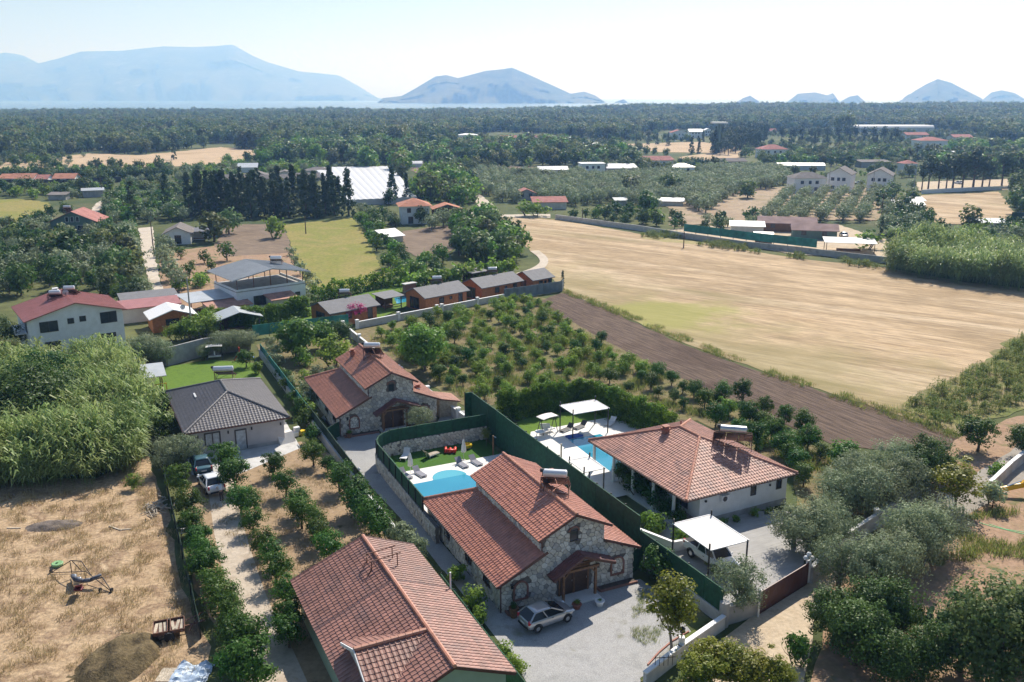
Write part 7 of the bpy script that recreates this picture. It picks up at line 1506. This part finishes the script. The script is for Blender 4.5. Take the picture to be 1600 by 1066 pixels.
# vegetable garden behind the far stone house
plant('fig_tree', P(463, 560), 6.0, 'tall leafy green tree in the vegetable garden'); plant('fig_tree', P(505, 545), 4.4, 'leafy tree right of the white laundry'); plant('orchard_bush', P(520, 574), 5.0, 'bright green bushy tree behind the far stone house roof', far=False); plant('dark_tree', P(532, 540), 4.5, 'dark tree under the bougainvillea wall')
row('grey_shrub', [(505, 598), (495, 592), (518, 590), (432, 575), (440, 590), (452, 610), (428, 560), (420, 545), (478, 618), (486, 632), (440, 548)], 'grey-green shrub in the vegetable garden beside the lane wall', 'shrubs in the vegetable garden', (1.5, 2.4), cat='shrub')
row('shrub', [(476, 572, 2.6), (560, 560, 1.6), (480, 600, 1.8), (470, 640, 1.6), (482, 655, 1.8)], 'yellowish green shrub in the vegetable garden', 'yellowish shrubs behind the far stone house', cat='shrub')
plant('olive_tree', on_house(sh2, 8.4, -2.2, 0), 3.0, 'young olive tree in front of the far stone house porch', far=False); plant('young_lime_tree', LP(12.0, 29.6), 2.2, 'small feathery tree in the corner of the pool lawn', w=.9)
# front yard and right of it
plant('young_lime_tree', P(1047, 1030), 6.4, 'slender young tree with yellow-green crown in the gravel yard', w=1.15); plant('citrus_tree', P(1029, 908), 2.8, 'small dark citrus by the green screen right of the stone house')
plant('olive_tree', P(1150, 958), 4.6, 'olive tree at the corner between green screen and brown gate', w=.85)
row('shrub', [(1095, 860, 1.2), (1085, 850, 1.0), (1110, 885, 1.1), (1120, 900, 1.0), (1060, 850, 1.6), (1025, 835, 1.9), (1012, 822, 1.7)], 'low shrub between the green screen and the carport', 'shrubs along the carport', (.9, 1.5), cat='shrub')
row('dark_shrub', [(985, 762, 2.4), (1000, 775, 2.4), (1020, 792, 2.6), (1042, 808, 2.2), (1060, 822, 1.8), (972, 748, 2)], 'dark bush growing beside the villa verandah', 'bushes by the villa verandah', cat='shrub')
row('shrub', [(1128, 822, .8), (1150, 816, .8), (1180, 808, .9), (1200, 804, .7)], 'low clipped shrub along the villa front wall', 'shrubs along the villa front', cat='shrub')
row('olive_tree', [(1262, 872, 5.2), (1240, 858, 4.2), (1292, 860, 4.6), (1322, 790, 5.0), (1300, 812, 4.6), (1352, 812, 5.2), (1375, 800, 5), (1388, 765, 5.2), (1412, 790, 5.0), (1340, 770, 4.4)], 'grey-green olive tree in the grove between villa driveway and plowed field', 'olive trees right of the villa')
row('olive_tree', [(1440, 885, 5.4), (1418, 872, 5.0), (1350, 935, 5.0), (1310, 925, 4.6), (1385, 925, 5.0), (1460, 860, 4.6), (1410, 900, 4.6)], 'grey-green olive tree on the near side of the asphalt road', 'olive trees beside the asphalt road')
row('dark_tree', [(1438, 762, 5.6), (1460, 752, 4.6), (1425, 772, 5.0)], 'dark glossy fig tree among the olives by the road', 'dark trees among the olives')
plant('young_lime_tree', P(1492, 795), 4.8, 'yellowish autumn-tinted tree at the roadside', w=1.7); plant('grey_shrub', P(1548, 792), 2.8, 'grey bare-looking shrub at the end of the road wall', cat='shrub')
plant('citrus_tree', P(1527, 706), 3.9, 'round yellow-green tree standing alone by the end of the plowed field', w=1.15); plant('dark_tree', P(1600, 716), 4.4, 'dark round tree at the right edge above the road wall'); plant('shrub', P(1556, 745), 1.6, 'small green bush on top of the road wall', cat='bush')
row('dark_tree', [(1335, 1040, 5.4), (1300, 1005, 4.4), (1390, 1000, 5.0), (1360, 990, 4.6), (1440, 1060, 4.2), (1395, 1070, 4.0)], 'dense dark green tree at the bottom right beside the sandy road', 'dark trees at the bottom right')
plant('broadleaf_tree', P(1555, 1085), 8.2, 'large dark tree filling the bottom right corner', far=False); plant('broadleaf_tree', P(1500, 1050), 5.6, 'yellowish leafy tree left of the large corner tree', far=False); plant('broadleaf_tree', P(1625, 1030), 7, 'dark tree cut by the right edge', far=False)
row('young_lime_tree', [(1110, 1085, 4.0), (1140, 1090, 3.9), (1165, 1100, 3.8), (1090, 1105, 3.6)], 'bright yellow-green tree outside the gravel yard wall', 'bright trees outside the yard wall', w=1.5)
row('young_lime_tree', [(1200, 1095, 3.6), (1222, 1105, 3.2)], 'bright yellow-green sapling beside the sandy road at the bottom edge', 'saplings at the bottom edge', w=1.1)
def cactus(u, v, h, label, n=22):
    q = P(u, v); r = thing('prickly_pear', label, 'cactus', (q.x, q.y, 0)); rr = random.Random(u); pads = [(V3(0, 0, 0), V3(0, 0, 1))]
    for k in range(n):
        b_, d = rr.choice(pads[:max(3, len(pads) - 4)]); nd = (d + V3(rr.uniform(-.8, .8), rr.uniform(-.8, .8), rr.uniform(.0, .5))).normalized(); s = h * .17 * rr.uniform(.8, 1.25); t = b_ + d * s * 1.5
        if len(pads) == 1: t = b_
        a = V3(rr.uniform(-1, 1), rr.uniform(-1, 1), 0).normalized(); a = (a - nd * a.dot(nd)).normalized(); nn = nd.cross(a) * .035; m = MB(); ring = [t + nd * (s * .8 * (1 - math.cos(x))) + a * (s * .62 * math.sin(x)) for x in np.linspace(0, 2 * math.pi, 11)[:-1]]
        m.prism([p - nn for p in ring], nn * 2); m.build('pad', M('cactus_green'), r); pads.append((t, nd))
plant('dark_shrub', P(1246, 1040), 2.7, 'small dark leafy sapling standing alone beside the sandy road', w=.75); cactus(1448, 1010, 2.8, 'large prickly pear cactus between the dark trees', 30)
# mid orchard: rows of bushes, wilder at the far end
OR = [(575, 528), (640, 505), (740, 482), (835, 466), (905, 520), (1000, 565), (1090, 612), (1180, 662), (1300, 715), (1330, 745), (1245, 735), (1130, 660), (1060, 645), (985, 618), (905, 590), (850, 612), (770, 625), (742, 632), (690, 600), (620, 556)]
og = fill(OR, 3.3, .28, LA, 3.0); 
for i, (x, y) in enumerate(og):
    d = math.hypot(x - 12, y - 118); near_villa = y < 112 and x > 12
    k = 'citrus_tree' if (near_villa and R.random() < .6) or R.random() < .22 else ('fig_tree' if R.random() < .05 else 'orchard_bush')
    plant(k, (x, y), R.uniform(1.45, 2.55) if k != 'fig_tree' else 3.4, {'citrus_tree': 'dark rounded fruit tree among paler bushes in the overgrown orchard', 'orchard_bush': 'loose light green bush in the overgrown orchard beside the plowed field', 'fig_tree': 'broad-leaved green tree in the overgrown orchard'}[k], {'citrus_tree': 'dark fruit trees in the overgrown orchard', 'orchard_bush': 'bushes in the overgrown orchard', 'fig_tree': 'broad-leaved trees in the overgrown orchard'}[k], far=False, cat='tree' if k != 'orchard_bush' else 'bush')
plant('fig_tree', P(664, 580), 6.6, 'tallest bright green tree in the overgrown orchard', far=False); plant('fig_tree', P(655, 560), 5.0, 'bright green tree beside the tallest one in the orchard', far=False)
row('citrus_tree', [(1100, 640), (1130, 632), (1160, 628), (1118, 668), (1152, 690), (1170, 665), (1195, 650), (1205, 690), (1225, 665), (1255, 680), (1230, 712), (1262, 705), (1180, 705), (1245, 740), (1255, 760)], 'dark fruit tree behind the villa roof, beside the plowed field', 'fruit trees behind the villa', (2.4, 3.4))
# left middle distance
row('dark_tree', [(58, 682, 9.0), (92, 665, 7.5), (28, 690, 9), (2, 700, 8), (75, 650, 8.5), (-15, 670, 8)], 'dark dense tree swallowed by the left reed bed', 'dark trees in the left reed bed')
row('broadleaf_tree', [(10, 555, 6), (0, 600, 7), (-20, 560, 7), (25, 590, 5.5)], 'leafy tree at the left edge by the white two-storey house', 'trees at the left edge')
def wild(px, sp, kinds, label, group, hr, cat='tree', jit=.42, ang=0.3, far=True, keep=True):
    ko = KEEP if keep else ()
    for x, y in fill(px, sp, jit, ang, keepout=ko):
        k = R.choice(kinds); hh = R.uniform(*hr.get(k, hr.get('*', (3, 5))))
        plant(k, (x, y, land_z(x, y) if y > 1000 else 0), hh, label.replace('KIND', {'olive_tree': 'olive tree', 'dark_tree': 'dark tree', 'broadleaf_tree': 'broadleaf tree', 'citrus_tree': 'citrus tree', 'orchard_bush': 'bush', 'conifer_tree': 'conifer', 'fig_tree': 'fig tree', 'tall_pine': 'pine', 'cypress_tree': 'cypress', 'grey_shrub': 'grey shrub', 'shrub': 'shrub'}.get(k, k)), group + ' (' + k.split('_')[0] + ')', cat=cat, far=far)
wild([(-40, 370), (60, 352), (90, 375), (150, 372), (215, 365), (232, 440), (245, 478), (190, 480), (150, 462), (60, 462), (-40, 480)], 4.3, ['dark_tree', 'citrus_tree', 'olive_tree', 'broadleaf_tree', 'citrus_tree', 'olive_tree'], 'KIND in the mixed orchard between the green house and the white house', 'mixed orchard at left', {'dark_tree': (4, 6.5), 'citrus_tree': (3.4, 4.6), 'olive_tree': (4, 5.4), 'broadleaf_tree': (5, 7)})
plant('dark_tree', P(98, 412), 8.5, 'big dark tree in front of the green house'); plant('broadleaf_tree', P(335, 378), 8.0, 'big round pale green tree beside the small white cottage', w=1.25); plant('broadleaf_tree', P(358, 366), 7.5, 'pale green tree behind the cottage tree')
row('olive_tree', [(256, 388, 3.8), (258, 418, 5), (268, 440, 5.2), (280, 455, 4.6), (262, 400, 4.4), (205, 400, 4), (208, 420, 4), (214, 445, 4.2), (222, 468, 4)], 'olive tree along the sandy road left of the brown yard', 'olive trees along the sandy road', far=True)
row('citrus_tree', [(283, 405, 3), (320, 412, 3.2), (355, 408, 4.6), (296, 436, 3.4), (300, 420, 2), (330, 425, 3)], 'small dark tree in the brown yard above the canopy building', 'young trees in the brown yard')
row('orchard_bush', [(290, 452, 2.8), (310, 450, 3), (318, 446, 3), (278, 458, 2.6)], 'yellow-green bush above the open carport', 'yellow bushes above the carport', cat='bush', far=True)
row('grey_shrub', [(470, 430, 3), (482, 442, 3.4), (462, 415, 3), (455, 400, 2.6), (490, 455, 3), (478, 470, 3), (500, 465, 2.6)], 'grey shrub between the canopy building and the meadow', 'shrubs beside the meadow', cat='shrub', far=True)
plant('orchard_bush', P(430, 372), 6.5, 'yellow-green tree at the left corner of the meadow', far=True, cat='tree')
wild([(560, 345), (580, 340), (640, 420), (690, 405), (705, 430), (650, 440), (612, 440), (590, 405)], 4.0, ['citrus_tree', 'dark_tree', 'fig_tree'], 'KIND in the belt between the green meadow and the brown plot', 'tree belt right of the meadow', {'*': (2.8, 4.2)})
wild([(722, 355), (760, 345), (800, 375), (822, 400), (800, 418), (735, 420), (712, 400)], 4.2, ['dark_tree', 'broadleaf_tree', 'fig_tree'], 'KIND in the dense clump at the left corner of the stubble field', 'clump at the stubble field corner', {'*': (4.5, 7.5)})
wild([(560, 335), (625, 345), (640, 355), (600, 362), (570, 350)], 4.5, ['dark_tree', 'olive_tree'], 'KIND in front of the orange-roofed house', 'trees by the orange-roofed house', {'*': (3, 4.5)}); wild([(655, 350), (730, 344), (735, 356), (670, 362)], 5, ['dark_tree', 'olive_tree'], 'KIND right of the orange-roofed house', 'trees right of the orange-roofed house', {'*': (3.5, 6)})
# dark conifers
row('conifer_tree', [(u + R.uniform(-4, 4), 338 - abs(u - 430) * .02 + R.uniform(-6, 5), R.uniform(10, 15)) for u in range(300, 545, 9)], 'dark conifer in the dense row in front of the plastic greenhouse', 'dark conifer row'); row('conifer_tree', [(u + R.uniform(-5, 5), 326 + R.uniform(-5, 4), R.uniform(10, 14)) for u in range(330, 535, 11)], 'dark conifer in the back row in front of the plastic greenhouse', 'back conifer row')
row('conifer_tree', [(613, 318, 13), (636, 317, 10), (655, 312, 9)], 'dark conifer standing alone before the plastic greenhouse', 'single conifers right of the greenhouse')
plant('cypress_tree', P(210, 352), 12.5, 'tall dark cypress left of the narrow green track'); plant('cypress_tree', P(262, 338), 13.5, 'tall slim cypress right of the narrow green track'); plant('cypress_tree', P(272, 250), 12, 'far lone cypress at the edge of the pale field')
wild([(150, 350), (175, 318), (205, 300), (255, 300), (300, 318), (290, 345), (240, 352), (160, 362)], 4.6, ['citrus_tree', 'olive_tree', 'dark_tree', 'fig_tree'], 'KIND between the far left road and the conifers', 'trees left of the conifers', {'*': (3.5, 5.5)})
wild([(655, 312), (662, 285), (700, 275), (742, 300), (738, 322), (720, 330)], 6, ['broadleaf_tree', 'orchard_bush', 'fig_tree'], 'yellow-green KIND in the clump left of the far road', 'yellowish clump by the far road', {'*': (6, 10)})
hedge([(-30, 284), (60, 283), (150, 282), (268, 279)], 2.4, 4.4, 'dark tree in the straight hedge behind the orange-roofed cottages', 'dark hedge at far left', 'dark_tree', True)
hedge([(-20, 276), (60, 272), (150, 270), (268, 268)], 6.0, 3.6, 'light green tree behind the straight dark hedge', 'light trees at far left', 'orchard_bush', True)
wild([(270, 285), (350, 262), (500, 258), (520, 268), (345, 290), (300, 300)], 8, ['orchard_bush', 'fig_tree', 'olive_tree'], 'KIND among the dark-roofed cluster behind the conifers', 'trees among the dark-roofed cluster', {'*': (4, 6)}); wild([(-40, 296), (120, 295), (195, 300), (190, 315), (120, 312), (60, 312), (-40, 310)], 7, ['olive_tree', 'dark_tree', 'orchard_bush'], 'KIND below the row of orange-roofed cottages', 'trees below the cottages', {'*': (3.5, 5)})
# right middle distance
og2 = fill([(748, 300), (730, 285), (745, 274), (860, 276), (1000, 276), (1110, 268), (1225, 268), (1232, 290), (1150, 305), (1100, 335), (1010, 333), (960, 318), (900, 325), (835, 312), (800, 322)], 4.9, .16, .05, 5.2, keepout=KEEP); og2.sort(key=lambda q: q[1])
for x, y in og2[:110]: plant('olive_tree', (x, y), R.uniform(4.4, 5.6), 'olive tree in the regular grove beyond the long block wall', 'olive grove beyond the block wall', far=True)
if og2[110:]: scatter('olive_grove', og2[110:], KIND['olive_tree'][1], .9, 1.15, 'far part of the grey-green olive grove', 'olive grove')
for u0, u1 in ((1195, 1235), (1222, 1262), (1248, 1290), (1282, 1318), (1315, 1342), (1345, 1366)):
    for k in range(11): t = k / 10; p = P(u0 + (u1 - u0) * t + R.uniform(-2, 2), 347 - 42 * t); plant('olive_tree', p, R.uniform(4.2, 5.2), 'olive tree in the straight rows with tan soil between', 'olive rows on tan soil', far=True)
wild([(880, 345), (960, 335), (1060, 345), (1070, 362), (1000, 355), (900, 345)], 5, ['orchard_bush', 'dark_tree', 'citrus_tree'], 'KIND along the far side of the long block wall', 'bushes beyond the block wall', {'*': (2.2, 4)}); wild([(1080, 350), (1180, 352), (1180, 362), (1100, 366)], 6, ['olive_tree', 'dark_tree'], 'KIND behind the green netting', 'trees behind the green netting', {'*': (3, 4.5)})
plant('dark_tree', P(1012, 338), 8.5, 'dark round tree before the olive grove'); plant('broadleaf_tree', P(985, 262), 11, 'big dark dome-shaped tree beside the white house', w=1.3); plant('broadleaf_tree', P(985, 305), 8, 'yellow-green tree group in the olive grove, left one', w=1.3); plant('broadleaf_tree', P(1045, 303), 8.5, 'yellow-green tree group in the olive grove, right one', w=1.3); plant('broadleaf_tree', P(1168, 310), 7.5, 'dry brownish tree at the right side of the olive grove', w=1.2); plant('broadleaf_tree', P(1320, 262), 9, 'round yellow-green tree behind the two far white houses', w=1.4)
plant('orchard_bush', P(823, 338), 5, 'bright green bush by the road at the stubble field corner', w=1.4, far=True, cat='bush'); plant('orchard_bush', P(838, 338), 5, 'second bright green bush by the road', w=1.4, far=True, cat='bush')
plant('broadleaf_tree', P(1515, 362), 7.5, 'round tree at the edge of the tan field, right', w=1.15); plant('dark_tree', P(1470, 374), 5.5, 'dark tree behind the tall reed bank'); plant('orchard_bush', P(1355, 390), 5, 'light green round bush at the right end of the far block wall', w=1.3, far=True, cat='bush'); plant('cypress_tree', P(1376, 375), 6, 'small dark cypress beside the palm')
wild([(1375, 372), (1400, 345), (1450, 350), (1460, 385), (1400, 395)], 4.6, ['dark_tree', 'olive_tree', 'dark_tree'], 'KIND above the tall reed bank', 'trees above the reed bank', {'*': (4, 6)}); wild([(1470, 385), (1540, 365), (1640, 362), (1640, 390), (1500, 396)], 5, ['olive_tree', 'dark_tree', 'orchard_bush'], 'KIND behind the tall reed bank at right', 'trees behind the reed bank', {'*': (3, 5)}); wild([(1360, 330), (1400, 322), (1440, 335), (1430, 345), (1380, 348)], 5, ['olive_tree', 'dark_tree'], 'KIND beside the white sheet shelter', 'trees by the white shelter', {'*': (3.5, 5)})
wild([(1580, 340), (1590, 290), (1650, 290), (1650, 345)], 6, ['dark_tree', 'broadleaf_tree'], 'KIND at the right edge beyond the tan field', 'trees at the right edge', {'*': (6, 9)})
# the palm
pq = P(1398, 388); pr_ = thing('palm_tree', 'palm tree with drooping fronds above the tall reed bank', 'palm', (pq.x, pq.y, 0)); m = MB(); m.tube((0, 0, 0), (.1, 0, 4.2), .28, .2, 8); m.build('trunk', M('bark_grey'), pr_); V = []; T = []; rs = np.random.RandomState(8)
for k in range(26):
    a = rs.rand() * 6.28; e = .2 + rs.rand() * 1.0; d = np.array([math.cos(a), math.sin(a), 0]); s_ = np.array([-d[1], d[0], 0]); p = np.array([.1, 0, 4.2])
    for q in range(5): n_ = p + d * .55 * math.cos(e) + np.array([0, 0, .55 * math.sin(e)]); w = .22 * (1 - q / 6); V.append([p - s_ * w, p + s_ * w, n_ + s_ * w * .8 + [0, 0, -.05], n_ - s_ * w * .8 + [0, 0, -.05]]); T.append(rs.rand()); p = n_; e -= .38
link(bpy.data.objects.new('crown', quads_mesh('palm_crown', np.array(V), T, M('leaf_bush'))), pr_)
# tall pines and far clumps
row('tall_pine', [(1450, 296, 14), (1466, 297, 13), (1478, 298, 12), (1488, 297, 16), (1503, 296, 15), (1520, 295, 17), (1534, 294, 14), (1545, 293, 12), (1565, 291, 15), (1580, 290, 13), (1598, 296, 16), (1440, 297, 11)], 'tall dark pine with bare trunk in the yard at far right', 'tall pines at far right', far=True)
wild([(1110, 240), (1130, 212), (1200, 212), (1190, 232), (1130, 245)], 9, ['tall_pine', 'conifer_tree'], 'dark KIND in the pine clump around the water tower', 'pines by the water tower', {'*': (9, 15)}); hedge([(1215, 222), (1300, 220), (1405, 224)], 9, 13, 'dark pine in the long far row at right', 'far pine row', 'tall_pine', True); hedge([(1225, 228), (1300, 227), (1400, 232)], 10, 10, 'dark conifer in front of the long far pine row', 'far conifer row', 'conifer_tree', True)
plant('broadleaf_tree', P(1310, 212), 21, 'tall dark tree rising above the far greenhouses, left one', w=.7); plant('broadleaf_tree', P(1325, 212), 23, 'tall dark tree rising above the far greenhouses, right one', w=.7); row('conifer_tree', [(1013, 226, 9), (1027, 226, 9), (1044, 228, 10), (1080, 241, 11), (1092, 240, 10), (1098, 222, 9), (994, 226, 8)], 'dark conifer standing on the pale far field', 'conifers on the pale field')
MX = ['broadleaf_tree', 'dark_tree', 'broadleaf_tree', 'fig_tree', 'orchard_bush']
for px, sp, lab, g, hr in (([(415, 262), (400, 245), (430, 236), (560, 232), (640, 230), (655, 255), (625, 285), (560, 262), (510, 258)], 7.5, 'KIND in the woods behind the plastic greenhouses', 'woods behind the greenhouses', {'*': (7, 13), 'orchard_bush': (4, 6), 'olive_tree': (5, 7)}),
    ([(655, 258), (640, 232), (720, 228), (860, 228), (960, 234), (985, 255), (900, 262), (740, 262)], 9.5, 'KIND in the mixed woods left of the far white houses', 'mixed woods left of the far houses', {'*': (6, 11), 'orchard_bush': (4, 6), 'olive_tree': (5, 7)}),
    ([(1180, 262), (1190, 250), (1340, 235), (1440, 242), (1412, 255), (1340, 262), (1240, 262)], 8.5, 'KIND in the belt behind the two far white houses', 'belt behind the far white houses', {'*': (5, 8), 'orchard_bush': (4, 5)}),
    ([(1440, 250), (1500, 228), (1650, 232), (1650, 285), (1590, 280), (1500, 282)], 9, 'KIND around the tall pines at far right', 'woods around the tall pines', {'*': (6, 10), 'orchard_bush': (4, 6)}),
    ([(850, 280), (1000, 263), (1180, 262), (1180, 268), (1000, 276), (870, 277)], 6.5, 'KIND around the far white houses and barns', 'trees around the far houses', {'*': (4, 6.5), 'orchard_bush': (3, 4)}),
    ([(0, 245), (90, 262), (250, 262), (420, 248), (430, 262), (280, 272), (0, 268)], 22, 'KIND along the pale field at far left', 'trees along the far left field', {'*': (5, 8), 'orchard_bush': (3, 5)})): wild(px, sp, MX, lab, g, hr)
# ------------------------------------------------------------------ uncountable cover
fb = [[(q.x, q.y) for q in Ps(k)] for k in ([(960, 226), (1090, 222), (1160, 228), (1170, 240), (1140, 252), (1070, 256), (1030, 240)], [(1420, 306), (1580, 297), (1590, 352), (1455, 352)], [(1425, 285), (1580, 280), (1580, 299), (1430, 303)], [(-60, 305), (60, 308), (90, 318), (60, 350), (-60, 365)], [(740, 300), (1240, 262), (1240, 300), (1370, 300), (1370, 350), (870, 345), (760, 340)], [(1520, 232), (1680, 224), (1680, 242), (1560, 246)], [(430, 345), (565, 338), (605, 440), (470, 458)])]
sc_ = [p for p in fill([(-100, 250), (420, 240), (700, 226), (1200, 206), (1700, 212), (1700, 345), (1400, 345), (1240, 300), (760, 305), (560, 345), (-100, 345)], 6.8, .48, .2, keepout=KEEP + fb)]
scatter('scrub', [p for k, p in enumerate(sc_) if _nz0(p) > -.05], KIND['dark_tree'][1] + KIND['olive_tree'][1] + KIND['orchard_bush'][1] * 2 + KIND['broadleaf_tree'][1], .42, .85, 'mixed scrub and small trees filling the plain between the far fields', 'scrub', seed=21, zf=lambda x, y: land_z(x, y) if y > 1000 else 0)
def forest_pts():
    rs = np.random.RandomState(3); out = []; fp = [(-120, 160), (1720, 160), (1720, 226), (1560, 222), (1500, 208), (1330, 200), (1200, 206), (1120, 204), (1040, 204), (960, 222), (850, 210), (780, 206), (720, 216), (640, 232), (430, 238), (345, 229), (270, 236), (215, 242), (140, 238), (60, 248), (-120, 247)]
    y = 560.0
    while y < 2060:
        sp = 8.2 + 4.0 * (y - 560) / 1900; x = -.68 * y
        while x < .68 * y:
            a, b = x + rs.uniform(-.45, .45) * sp, y + rs.uniform(-.45, .45) * sp; d = b * _c + CH * _s; u = 800 + CF * a / d; v = 533 + CF * (CH * _c - b * _s) / d
            if in_poly(u, v, fp): out.append((a, b, land_z(a, b)))
            x += sp
        y += sp * .95
    return out
fpts = forest_pts(); fm = KIND['broadleaf_tree'][1] + KIND['dark_tree'][1] + KIND['broadleaf_tree'][1][:3]
scatter('forest', [p for p in fpts if nz(p[0] * .012, p[1] * .008) > -.42], fm, .85, 1.75, 'dense blue-green forest belt along the coast below the hills', 'forest', seed=9, hf=lambda x, y: 1.02 + .3 * nz(x * .01, y * .01))
reeds = [reed_clump(s_, 5.2, 16, .55) for s_ in (1, 2, 3, 4)]
rp = fill([(-70, 768), (60, 762), (150, 754), (205, 740), (226, 715), (228, 672), (212, 632), (190, 592), (150, 586), (60, 590), (-70, 620)], .82, .48, .2)
scatter('reed_bed', [(x, y) for x, y in rp], reeds, .62, 1.0, 'tall pale green giant reeds filling the bed left of the grey bungalow', 'reeds', .13, 2, zsc=(.75, 1.15), hf=lambda x, y: 1 + .35 * nz(x * .16, y * .16))
rp2 = fill([(1390, 426), (1440, 436), (1520, 447), (1680, 464), (1820, 480), (1820, 436), (1680, 425), (1520, 408), (1440, 402), (1396, 408)], 1.5, .48, .1)
scatter('reed_bank', rp2, reeds, .85, 1.25, 'tall bright green reed bank along the right edge of the stubble field', 'reeds', .12, 3, hf=lambda x, y: 1 + .5 * nz(x * .10, y * .10))
dry = [tuft(s_, .30, 22, .25, 'leaf_dry', .015) for s_ in (1, 2, 3)]; grn = [tuft(s_, .5, 26, .25, 'leaf_grass', .025) for s_ in (4, 5, 6)]
low = [reed_clump(s_, 1.7, 18, .5, 'leaf_grass', .07, 5) for s_ in (7, 8, 9)]
scatter('rank_weeds', fill([(1402, 640), (1430, 628), (1500, 592), (1600, 526), (1680, 488), (1680, 610), (1600, 632), (1510, 660), (1470, 664)], .85, .48), low + dry, .35, .85, 'rank green weeds on the bank right of the stubble field', 'weeds', .1, 4)
fld = [(-60, 775), (60, 770), (150, 760), (230, 740), (262, 800), (275, 880), (300, 960), (325, 1010), (290, 1080), (-120, 1080)]
def noisy(pts, sc, thr, seed):
    from mathutils import noise
    return [p for p in pts if noise.noise(V3(p[0] * sc + seed, p[1] * sc, 0)) > thr]
scatter('dry_grass', noisy(fill(fld, .42, .5), .55, .02, 3), dry, .5, 1.3, 'dry straw-coloured grass tufts over the field', 'dry grass', .15, 5)
brn = [tuft(s_, .5, 30, .3, 'leaf_brown', .03) for s_ in (11, 12)] if 'leaf_brown' in MATS else dry
scatter('orchard_weeds', noisy(fill(OR, .62, .5), .22, -.05, 8), grn + dry[:1], .6, 1.5, 'green and straw weeds between the orchard bushes', 'weeds', .15, 6)
scatter('orchard_grass', noisy(fill([(300, 760), (480, 700), (640, 850), (600, 1000), (470, 1080), (400, 900)], .5, .5), .5, .12, 5), dry, .4, .9, 'dry grass patches under the citrus rows', 'dry grass', .15, 7)
scatter('verge_weeds', noisy(fill([(880, 452), (1000, 497), (1200, 578), (1420, 648), (1500, 678), (1500, 690), (1200, 590), (1000, 508), (882, 460)], .5, .5), .2, -.2, 2), grn + dry, .5, 1.2, 'weedy verge between plowed field and stubble', 'weeds', .15, 8)
scatter('bank_weeds', noisy(fill([(1440, 860), (1500, 810), (1560, 800), (1640, 800), (1640, 870), (1500, 880), (1470, 930)], .5, .5), .25, .0, 2), grn, .6, 1.4, 'green weeds on the bare soil right of the olives', 'weeds', .15, 9)
scatter('yard_weeds', noisy(fill([(985, 920), (1060, 930), (1100, 1000), (1020, 1050), (990, 1000)], .35, .5), .6, .05, 1) + fill([(1045, 1015), (1100, 985), (1120, 985), (1060, 1035)], .4, .5), grn, .25, .6, 'sparse green weeds at the edge of the gravel yard', 'weeds', .1, 10)
scatter('field_weeds', noisy(fill([(1000, 358), (1140, 382), (1380, 416), (1380, 424), (1140, 392), (1000, 370)], 1.3, .5), .12, .08, 4), low, .4, .9, 'scrubby weeds at the foot of the far block wall', 'weeds', .1, 11)

# past 300 of a kind, the smallest in view become one cover object
for kd, lst in PL.items():
    if len(lst) > 300:
        lst.sort(key=lambda q: -q[0]); pts = []
        for _, o, s_ in lst[300:]:
            pts.append((o.location.x, o.location.y, o.location.z)); 
            for ch in list(o.children): bpy.data.objects.remove(ch)
            bpy.data.objects.remove(o)
        m_ = sum(q[2] for q in lst[300:]) / len(pts)
        scatter('distant_trees', pts, KIND[kd][1], m_ * .85, m_ * 1.15, 'small distant %s spread over the plain' % {'broadleaf_tree': 'leafy trees', 'dark_tree': 'dark trees', 'orchard_bush': 'light green bushes and saplings', 'olive_tree': 'olive trees', 'citrus_tree': 'fruit trees'}.get(kd, 'trees'), 'trees', seed=len(pts))
